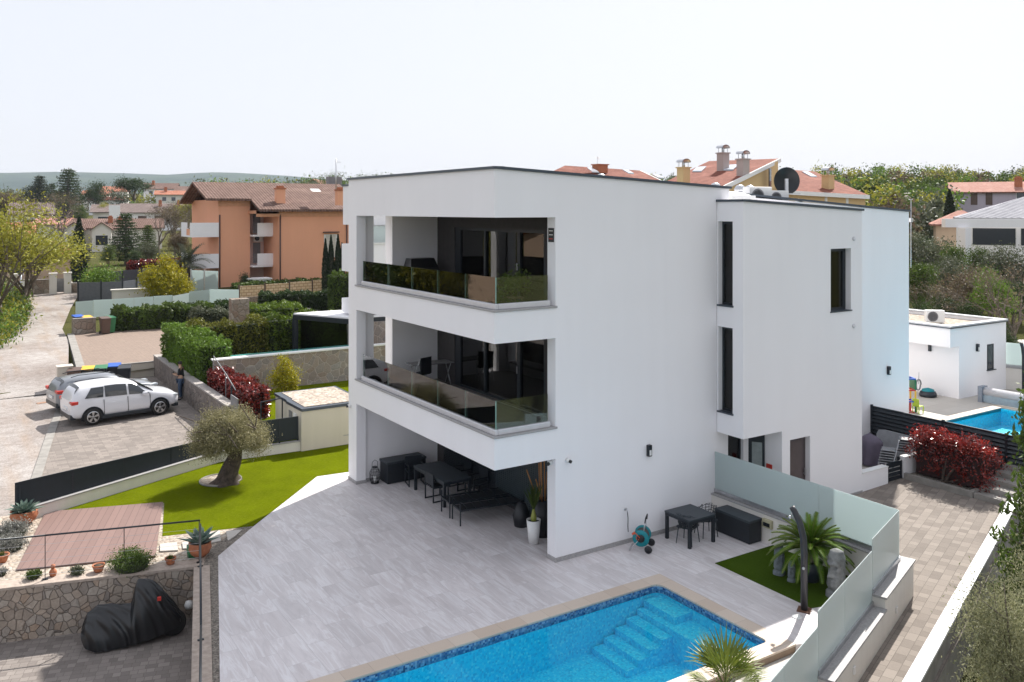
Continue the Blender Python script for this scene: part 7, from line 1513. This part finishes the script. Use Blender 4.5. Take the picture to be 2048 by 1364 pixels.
def moai(label, loc, rz, s, mat):
    t = thing('stone_head_statue', label, 'statue', loc, rz); t.scale = (s,)*3; m = MB(); m.smooth = True; G_ = []
    def g_(x, c, w): return math.exp(-((x-c)/w)**2)
    for i in range(49):
        z = .96*i/48; neck = g_(z,.17,.045); bw = np.interp(z,[0,.1,.17,.24,.5,.8,.93,.96],[.19,.19,.13,.165,.155,.15,.11,.03]); row = []
        fx = np.interp(z,[0,.1,.17,.20,.27,.45,.62,.8,.92,.96],[.19,.18,.12,.17,.175,.135,.13,.15,.10,.02]); bk = np.interp(z,[0,.17,.3,.8,.93,.96],[.19,.14,.15,.16,.12,.02])
        for j in range(48):
            a = 2*math.pi*j/48; c_, s_ = math.cos(a), math.sin(a); y = bw*abs(s_)**.75*(1 if s_ > 0 else -1); x = (fx if c_ > 0 else bk)*abs(c_)**.65*(1 if c_ > 0 else -1)
            if c_ > 0:
                nose = 1.4*np.interp(z,[.40,.425,.45,.66,.70],[0,.085,.085,.02,0])*g_(y,0,.035+.02*g_(z,.44,.05)); brow = .075*g_(z,.69,.028)*g_(y,0,.13); eye = -.075*g_(z,.63,.035)*g_(abs(y),.07,.04)
                lips = 1.3*(.035*g_(z,.345,.014)+.03*g_(z,.305,.014)-.02*g_(z,.325,.008))*g_(y,0,.06); chin = .02*g_(z,.25,.03)*g_(y,0,.08); x += nose+brow+eye+lips+chin
            row.append((x,y,z))
        G_.append(row)
    m.grid(G_, True); m.add(G_[-1], [tuple(range(48))]); o = m.build('head', mat, t)
    for sg in (-1,1): m = MB(); m.box(-.04,sg*.14,.42,.02,sg*.175,.66); m.build('ear', mat, t, None, .012)
ms = plain('grey_stone_statue', (.17,.20,.22), .75, scale=12, var=.2, bump=.3); ms2 = plain('light_grey_stone_statue', (.20,.21,.21), .8, scale=10, var=.25, bump=.35)
q = G(1648,1212); moai('largest grey stone face statue beside the frosted glass, looking left', (6.0,-5.0,.012), R_(172), 1.12, ms2)
q = G(1556,1152); moai('grey stone face statue standing left of the sago palm', (q[0]+.1,q[1]+.05,.012), R_(200), .72, ms); q = G(1582,1166); moai('small dark stone face statue between the other statue and the shower', (q[0]+.08,q[1]+.05,.012), R_(200), .5, ms)
# fan palm near the bottom edge
fp = W(1450,1364,15.1); t = thing('fan_palm', 'fan palm cut by the bottom edge of the picture in front of the pool', 'palm', (fp[0],fp[1],-.16)); m = MB(); m.lathe([(.22,0),(.3,.38),(.27,.4),(0,.36)], n=20); m.build('pot', M['anth'], t)
m = MB(); m.tube([(0,0,.3),(0,0,.55)], [.12,.1], 8); m.build('trunk', M['bark_dark'], t); m = MB(); ps = MB(); rs = np.random.RandomState(21)
for k in range(26):
    a = k*2.4; e = rs.uniform(.15,1.35); d = Vector((math.cos(a)*math.cos(e),math.sin(a)*math.cos(e),math.sin(e))); b = Vector((0,0,.55)); pe = b+d*rs.uniform(.22,.40); ps.tube([b,pe], .007, 4); fan(m, pe, d+Vector((0,0,.05)), rs.uniform(.50,.78), 13, 2.0, .015)
m.build('fronds', M['lf_fan'], t); ps.build('frond_stems', M['lf_fan'], t)
# red bush in the planter, gate side items
rb = [(x, y, z, .42,.42,.34) for x, y, z in [(.2+.25*rnd.random(), -1.1+1.95*k/8, .45+.8*((k*5)%3)/2) for k in range(9)]]+[(.35,-1.1+2.0*k/6,1.05+.1*(k%2),.38,.38,.3) for k in range(7)]+[(.9,-1.0+1.9*k/4,.85,.42,.42,.36) for k in range(5)]
t = shrub_free('red_bush', 'large red leaved photinia bush in the planter at the head of the paved path', (15.1,-2.1,.22), rb, 11500, .085, 'lf_red', 31, 'bush', sub=16, fill=.3, tight=.3)
o = bpy.data.objects.new('new_leaves', crown_mesh('new_leaves', [(.35,-1.1+2.05*k/7,1.27+.14*(k%2),.34,.3,.17) for k in range(8)], 2600, .075, M['lf_redbright'], 33, sub=8, fill=.1)); COL.objects.link(o); o.parent = t
m = MB(); m.box(.1,-1.1,.1,1.0,.95,1.05); m.build('dark_core', plain('dark_red_inside', (.025,.008,.008), .95), t)  # plain dark red block filling the bush behind its leaves
def drape(label, loc, rz):
    t = thing('covered_barbecue', label, 'covered barbecue', loc, rz); m = MB(); m.smooth = True; G_ = []
    for i in range(16):
        k = i/15; z = .98*(1-k**1.0)+.02; r = .05+.36*min(1,(k*4))**.6+.08*k; G_.append([(r*(1+.10*k*math.sin(9*a+k)+.05*k*math.sin(17*a))*math.cos(a), .8*r*(1+.12*k*math.cos(8*a+k))*math.sin(a), z-.03*math.cos(a)) for a in [2*math.pi*j/56 for j in range(56)]])
    m.grid(G_, True); m.build('cover', plain('purple_grey_fabric', (.12,.10,.14), .8), t)
    m = MB(); m.lathe([(0,0),(.04,.01),(.045,.05),(0,.07)], (0,0,.98), 12); m.build('knob', M['black'], t)
drape('barbecue under a purple grey cloth cover behind the low white wall', (15.15,.45,.22), 0)
t = thing('folded_table', 'pale grey table top stood on edge against the louvre fence', 'table', (16.3,.1,.3)); m = MB()
pts = [(y,z) for y,z in ((.62,.0),(.78,.2),(.80,.62),(.72,.78),(.5,.82),(-.9,.80),(-1.1,.66),(-1.05,.1),(-.9,0))]; n_ = len(pts); m.add([(0,y,z+.12) for y,z in pts]+[(.05,y,z+.12) for y,z in pts], [tuple(range(n_)),tuple(range(n_,2*n_))[::-1]]+[(i,(i+1)%n_,(i+1)%n_+n_,i+n_) for i in range(n_)]); m.build('table_top', plain('matt_grey_top', (.34,.35,.37), .6), t); m = MB(); m.box(.0,-.8,-.06,.1,.5,.14); m.build('foot', M['anth'], t); t.location = (16.2,.15,.22)
def stack(loc, n, label, rz):
    for k in range(n):
        t = thing('folding_chair', label.format(['lowest','second lowest','third','fourth','fifth','topmost'][k] if n > 3 else ['lowest','middle','topmost'][k]), 'chair', (loc[0]+.03*k,loc[1],loc[2]+.075*k), rz, 'stacked grey chairs by the gate')
        m = MB(); m.tube([(-.25,-.2,.4),(.2,-.2,.4),(.28,-.2,.72),(.28,.2,.72),(.2,.2,.4),(-.25,.2,.4)], .014, 6); m.build('frame', M['steel'], t); m = MB(); m.box(-.24,-.19,.39,.18,.19,.405); m.build('seat', M['grey'], t)
        if k == 0:
            for x,y in ((-.24,-.2),(-.24,.2),(.18,-.2),(.18,.2)): m = MB(); m.beam((x,y,0),(x,y,.4),.022); m.build('leg', M['steel'], t)
stack((14.55,-.55,.22), 6, '{} chair of the grey stack behind the gate', R_(-60)); stack((15.5,-.55,.42), 6, '{} chair of the grey stack leaning near the red bush', R_(-60))
# play tower and toys on the second deck
pq = G2(1818,826); 
t = thing('play_tower', 'colourful tubular climbing tower, green yellow red and blue, beside the villa corner', 'play tower', pq, -TH); s = .38; lv = .42
for i,(x,y) in enumerate(((-.15,0),(.24,0),(-.15,.4),(.24,.4))):
    for k, c in enumerate(('green','yellow','green')): m = MB(); m.beam((x,y,lv*k+.02),(x,y,lv*(k+1)-.02),.05); m.build('upright', M[c if k != 2 else 'green'], t)
for k, c in enumerate(('red','blue','red','blue')): 
    for a,b in (((-.15,0),(.24,0)),((-.15,.4),(.24,.4)),((-.15,0),(-.15,.4)),((.24,0),(.24,.4))): m = MB(); m.beam((*a,lv*k),(*b,lv*k),.045); m.build('rail', M[c], t)
m = MB(); m.box(.2,-.03,lv*2+.04,.25,.42,lv*3-.04); m.box(-.17,-.03,lv*2+.04,-.12,.42,lv*3-.04); m.build('side_panel', M['green'], t)
def kidchair(loc, rz, c, label):
    t = thing('child_chair', label, 'chair', loc, rz); m = MB(); m.box(-.14,-.14,.25,.14,.14,.28); m.build('seat', M[c], t, None, .01); m = MB(); m.prism([(-.14,.12),(.14,.12),(.14,.15),(-.14,.15)], .28, .55); m.build('backrest', M[c], t, None, .03)
    for x,y in ((-.12,-.12),(.12,-.12),(-.12,.12),(.12,.12)): m = MB(); m.beam((x,y,0),(x*1.1,y*1.1,.25),.03); m.build('leg', M[c], t)
g_ = G2(1836,826); kidchair(g_, -TH+R_(120), 'lime', 'lime green child chair right of the play tower'); g_ = G2(1826,822); t = thing('child_table', 'small red and pink child table among the play tower tubes', 'table', g_); m = MB(); m.lathe([(.22,.36),(.24,.38),(.22,.4),(0,.4)], n=18); m.build('table_top', M['pink'], t)
for a in range(4): m = MB(); m.beam((.15*math.cos(a*1.57),.15*math.sin(a*1.57),0),(.15*math.cos(a*1.57),.15*math.sin(a*1.57),.36),.04); m.build('leg', M['red'], t)
g_ = G2(1856,793); t = thing('lawn_mower', 'small teal robot mower or tool under a teal hood by the annex wall', 'mower', g_, -TH); t['label'] = 'low dark machine with teal hood on the deck by the annex wall'; m = MB(); m.lathe([(.32,.02),(.34,.1),(.28,.22),(0,.26)], n=18); m.build('body', M['anth'], t); m = MB(); m.lathe([(.26,.2),(.22,.3),(0,.36)], n=16); m.build('hood', M['teal'], t)
t = thing('wall_tap', 'tap with looped grey hose on the annex wall beside the play tower', 'tap', G2(1838,792)); m = MB(); m.tube([(.0,0,.95),(-.05,-.02,.9),(-.05,-.02,.5)], .015, 6); m.build('tap', M['steel'], t); m = MB(); m.tube([(.16*math.cos(k*.5),.02*k/10,.45+.22*math.sin(k*.5)) for k in range(26)], .018, 6); m.build('hose', M['grey'], t)
g_ = G2(2020,772); t = thing('hose_reel', 'black wall hose reel right of the annex window', 'hose reel', (g_[0],g_[1]-.1,g_[2]+.2)); m = MB(); m.lathe([(.1,-.15),(.2,-.15),(.2,.15),(.1,.15)], (0,0,.2), 20, 'x'); m.build('drum', M['black'], t)
m = MB(); m.tube([(0,-.05,.2),(-.5,-.03,.75),(-.62,-.03,.8)], .015, 6); m.tube([(-.72,-.03,.8),(-.8,-.03,.3),(-.78,-.03,-.15)], .015, 6); m.build('hose', M['anth'], t)
m = MB(); g_ = G2(2047,790); m.tube([(0,0,0),(0,0,1.6),(-.08,0,1.95),(-.2,0,2.15)], .06, 12); tag(m.build('outdoor_shower', M['anth'], None, g_), 'dark green curved shower column at the right edge by the second pool', 'shower')

# shrubs outside the right hand wall
def bigbush(label, loc, r, h, mat, n, s, seed, tips=True):
    rs = np.random.RandomState(seed); bl = [(rs.uniform(-1,1)*r*.55, rs.uniform(-1,1)*r*.55, h*(.3+.55*rs.rand()), r*.4, r*.4, h*.16) for _ in range(16)]
    t = shrub_free('olive_shrub', label, loc, bl, n, s, mat, seed, 'shrub', sub=22, fill=.3, tight=.2, aspect=.28, up=1.2)
    m = MB()
    for b in bl: m.tube([(rs.uniform(-.2,.2),rs.uniform(-.2,.2),0),(b[0]*.5,b[1]*.5,b[2]*.5),(b[0],b[1],b[2]+b[5])], [.05,.03,.006], 5)
    for k in range(40): a = rs.rand()*6.28; rr = r*(.6+.3*rs.rand()); z = h*(.4+.5*rs.rand()); m.tube([(rr*.5*math.cos(a),rr*.5*math.sin(a),z-.2),(rr*math.cos(a),rr*math.sin(a),z+.15)], [.012,.004], 4)
    m.build('branches_or_core', M['bark'], t)
p = W(2075,1250,12.8); bigbush('large olive like shrub with fine grey green leaves overhanging the white wall', (p[0],p[1],-1.2), 1.35, 4.6, 'lf_shrub', 75000, .05, 41)
p = W(2200,1100,14.5); bigbush('darker olive like shrub behind it at the right edge', (p[0],p[1],-1.2), 1.5, 5.0, 'lf_shrub', 45000, .055, 42)
p = W(2060,1420,11.4); bigbush('low bright shrub at the bottom right corner', (p[0],p[1],-1.2), 1.2, 2.6, 'lf_shrub', 36000, .05, 43)
p = W(2125,985,17.0); bigbush('shrub at the right edge beyond the end of the white wall', (p[0],p[1],-1.2), .9, 5.2, 'lf_shrub', 22000, .06, 44)
p = W(2090,900,19); tree('cedar','lf_mid',(p[0],p[1],-1.2),6.6,'feathery conifer at the right edge beside the second pool','conifer',w=.55)
q = W(1985,1090,15.5)
# roadside verge on the far left
rs = np.random.RandomState(77); P = []
for k in range(2600):
    u, v = rs.uniform(-60,62), rs.uniform(585,700)
    edge = np.interp(v, [585,600,640,680,700],[38,48,62,30,8])
    if u < edge: p = T(u,v); P.append((p[0]+rs.normal()*.2, p[1]+rs.normal()*.2, p[2]+rs.rand()*1.3))
P = np.repeat(np.array(P), 5, 0)+rs.normal(size=(len(P)*5,3))*.22; o = bpy.data.objects.new('verge_plants', np_mesh('verge_plants', leaf_quads(P, .26, rs, .4, 1.0), len(P), [M['lf_bright'],M['lf_mid'],M['lf_yellow']], rs.randint(0,3,len(P)))); COL.objects.link(o); o['kind'] = 'stuff'
# furniture on the balconies and inside
t = thing('barbecue', 'black covered barbecue on the upper balcony by the end wall', 'barbecue', (2.1,8.0,6.05)); m = MB(); m.box(-.5,-.28,.0,.5,.28,.82); m.add([(-.5,-.28,.82),(.5,-.28,.82),(.5,.28,.82),(-.5,.28,.82),(-.42,-.12,1.12),(.42,-.12,1.12),(.42,.26,1.12),(-.42,.26,1.12)], [(4,5,6,7),(0,1,5,4),(1,2,6,5),(2,3,7,6),(3,0,4,7)]); m.build('cover', M['blackcloth'], t)
t = thing('camping_table', 'grey folding camping table on the lower balcony', 'table', (2.3,7.7,3.05), R_(-8)); m = MB(); m.box(-.75,-.3,.7,.75,.3,.73); m.build('table_top', M['grey'], t)
for x in (-.6,.6): m = MB(); m.tube([(x,-.26,.7),(x,.26,0)], .014, 6); m.tube([(x,.26,.7),(x,-.26,0)], .014, 6); m.tube([(x-.1,-.28,.35),(x+.1,.28,.35)], .01, 5); m.build('crossed_legs', M['steel'], t)
t = thing('folding_chair', 'black folding chair leaning on the camping table', 'chair', (1.85,7.45,3.05), R_(200)); m = MB(); m.box(-.25,.15,.45,.25,.19,.98); m.build('backrest', M['black'], t); m = MB(); m.box(-.25,-.25,.42,.25,.15,.46); m.build('seat', M['black'], t)
for x in (-.26,.26): m = MB(); m.tube([(x,-.25,0),(x,.19,1.0)], .013, 6); m.tube([(x,.25,0),(x,-.25,.6)], .013, 6); m.build('side_frame', M['steel'], t)
t = thing('flower_pot', 'small terracotta pot with flowers at the corner of the upper balcony', 'plant pot', (.42,.42,6.05)); m = MB(); m.lathe([(.13,.0),(.17,.30),(0,.3)], n=16); m.build('pot', M['terracotta'], t); o = bpy.data.objects.new('leaves', crown_mesh('leaves', [(0,0,.48,.28,.28,.2)], 700, .06, M['lf_mid'], 5)); COL.objects.link(o); o.parent = t
t = thing('balcony_plant', 'leafy plant on a stool on the upper balcony near the right reveal', 'plant', (1.5,1.5,6.05)); m = MB(); m.box(-.2,-.2,.4,.2,.2,.44); [m.beam((x,y,0),(x,y,.4),.03) for x in (-.17,.17) for y in (-.17,.17)]; m.build('stool', M['brown'], t); o = bpy.data.objects.new('leaves', crown_mesh('leaves', [(0,0,.75,.35,.35,.35)], 900, .09, M['lf_mid'], 6)); COL.objects.link(o); o.parent = t
def inside_table(label, loc, rz=0):
    t = thing('dining_table', label, 'table', loc, rz); m = MB(); m.box(-.8,-.45,.72,.8,.45,.76); m.build('table_top', M['brown'], t)
    for x in (-.7,.7):
        for y in (-.38,.38): m = MB(); m.beam((x,y,0),(x,y,.72),.05); m.build('leg', M['black'], t)
def inside_chair(label, loc, rz):
    t = thing('dining_chair', label, 'chair', loc, rz); m = MB(); m.box(-.22,-.22,.44,.22,.22,.48); m.build('seat', M['grey'], t); m = MB(); m.box(-.22,.2,.48,.22,.23,.88); m.build('backrest', M['grey'], t)
    for x in (-.2,.2):
        for y in (-.2,.2): m = MB(); m.tube([(x,y,0),(x*.9,y*.9,.44)], .013, 5); m.build('leg', M['black'], t)
inside_table('dining table inside the lower room behind the sliding doors', (4.7,4.0,3.05), R_(90)); inside_table('dining table inside the upper room behind the sliding doors', (4.6,4.6,6.05), R_(90))
for k,(x,y,z,r,lb) in enumerate(((4.0,3.6,3.05,90,'grey chair inside the lower room, left of the table'),(4.0,4.4,3.05,90,'grey chair inside the lower room, far left of the table'),(4.7,2.9,3.05,180,'grey chair at the near end of the lower room table'),(3.9,4.3,6.05,90,'grey chair inside the upper room by the table'),(4.6,5.7,6.05,0,'grey chair at the far end of the upper room table'))): inside_chair(lb,(x,y,z),R_(r))
# ------------------------------------------------------------------ far hill
mb = MB(); P_ = []
for j in range(7):
    row = []
    for i in range(90):
        u = -700+i*45; t = j/6
        base = 372; top = np.interp(u, [-700,0,130,230,330,400,450,520,580,640,720,900,1300,2000,3300],[352,345,344,346,349,345,345,348,352,357,362,366,368,368,366])
        dd = 2300+900*t; v = base+(top-base)*math.sin(t*math.pi/2)+math.sin(i*1.7+j)*.35+math.sin(i*.9)*.4
        row.append(W(u, v if j else 400, dd))
    P_.append(row)
mb.smooth = True; mb.grid(P_); n = N('wooded_hill'); p = n.pos()
n.bsdf(n.ramp(n.noise(n.pos((1,1,4)), .011, 8, .75), [(.38,(.012,.035,.032)),(.62,(.05,.08,.05))]), .95, spec=.1); struct(mb, 'hills', n.m)

# ------------------------------------------------------------------ the air
m = MB(); m.box(-3600,-1500,-4,4200,4200,132); hm = N('haze_air'); v = hm.n('VolumePrincipled'); v.inputs['Density'].default_value = .00011; v.inputs['Color'].default_value = (.80,.88,1,1); v.inputs['Anisotropy'].default_value = 0
hm.l(v.outputs[0], hm.out.inputs['Volume']); o = m.build('haze', hm.m); o['kind'] = 'stuff'
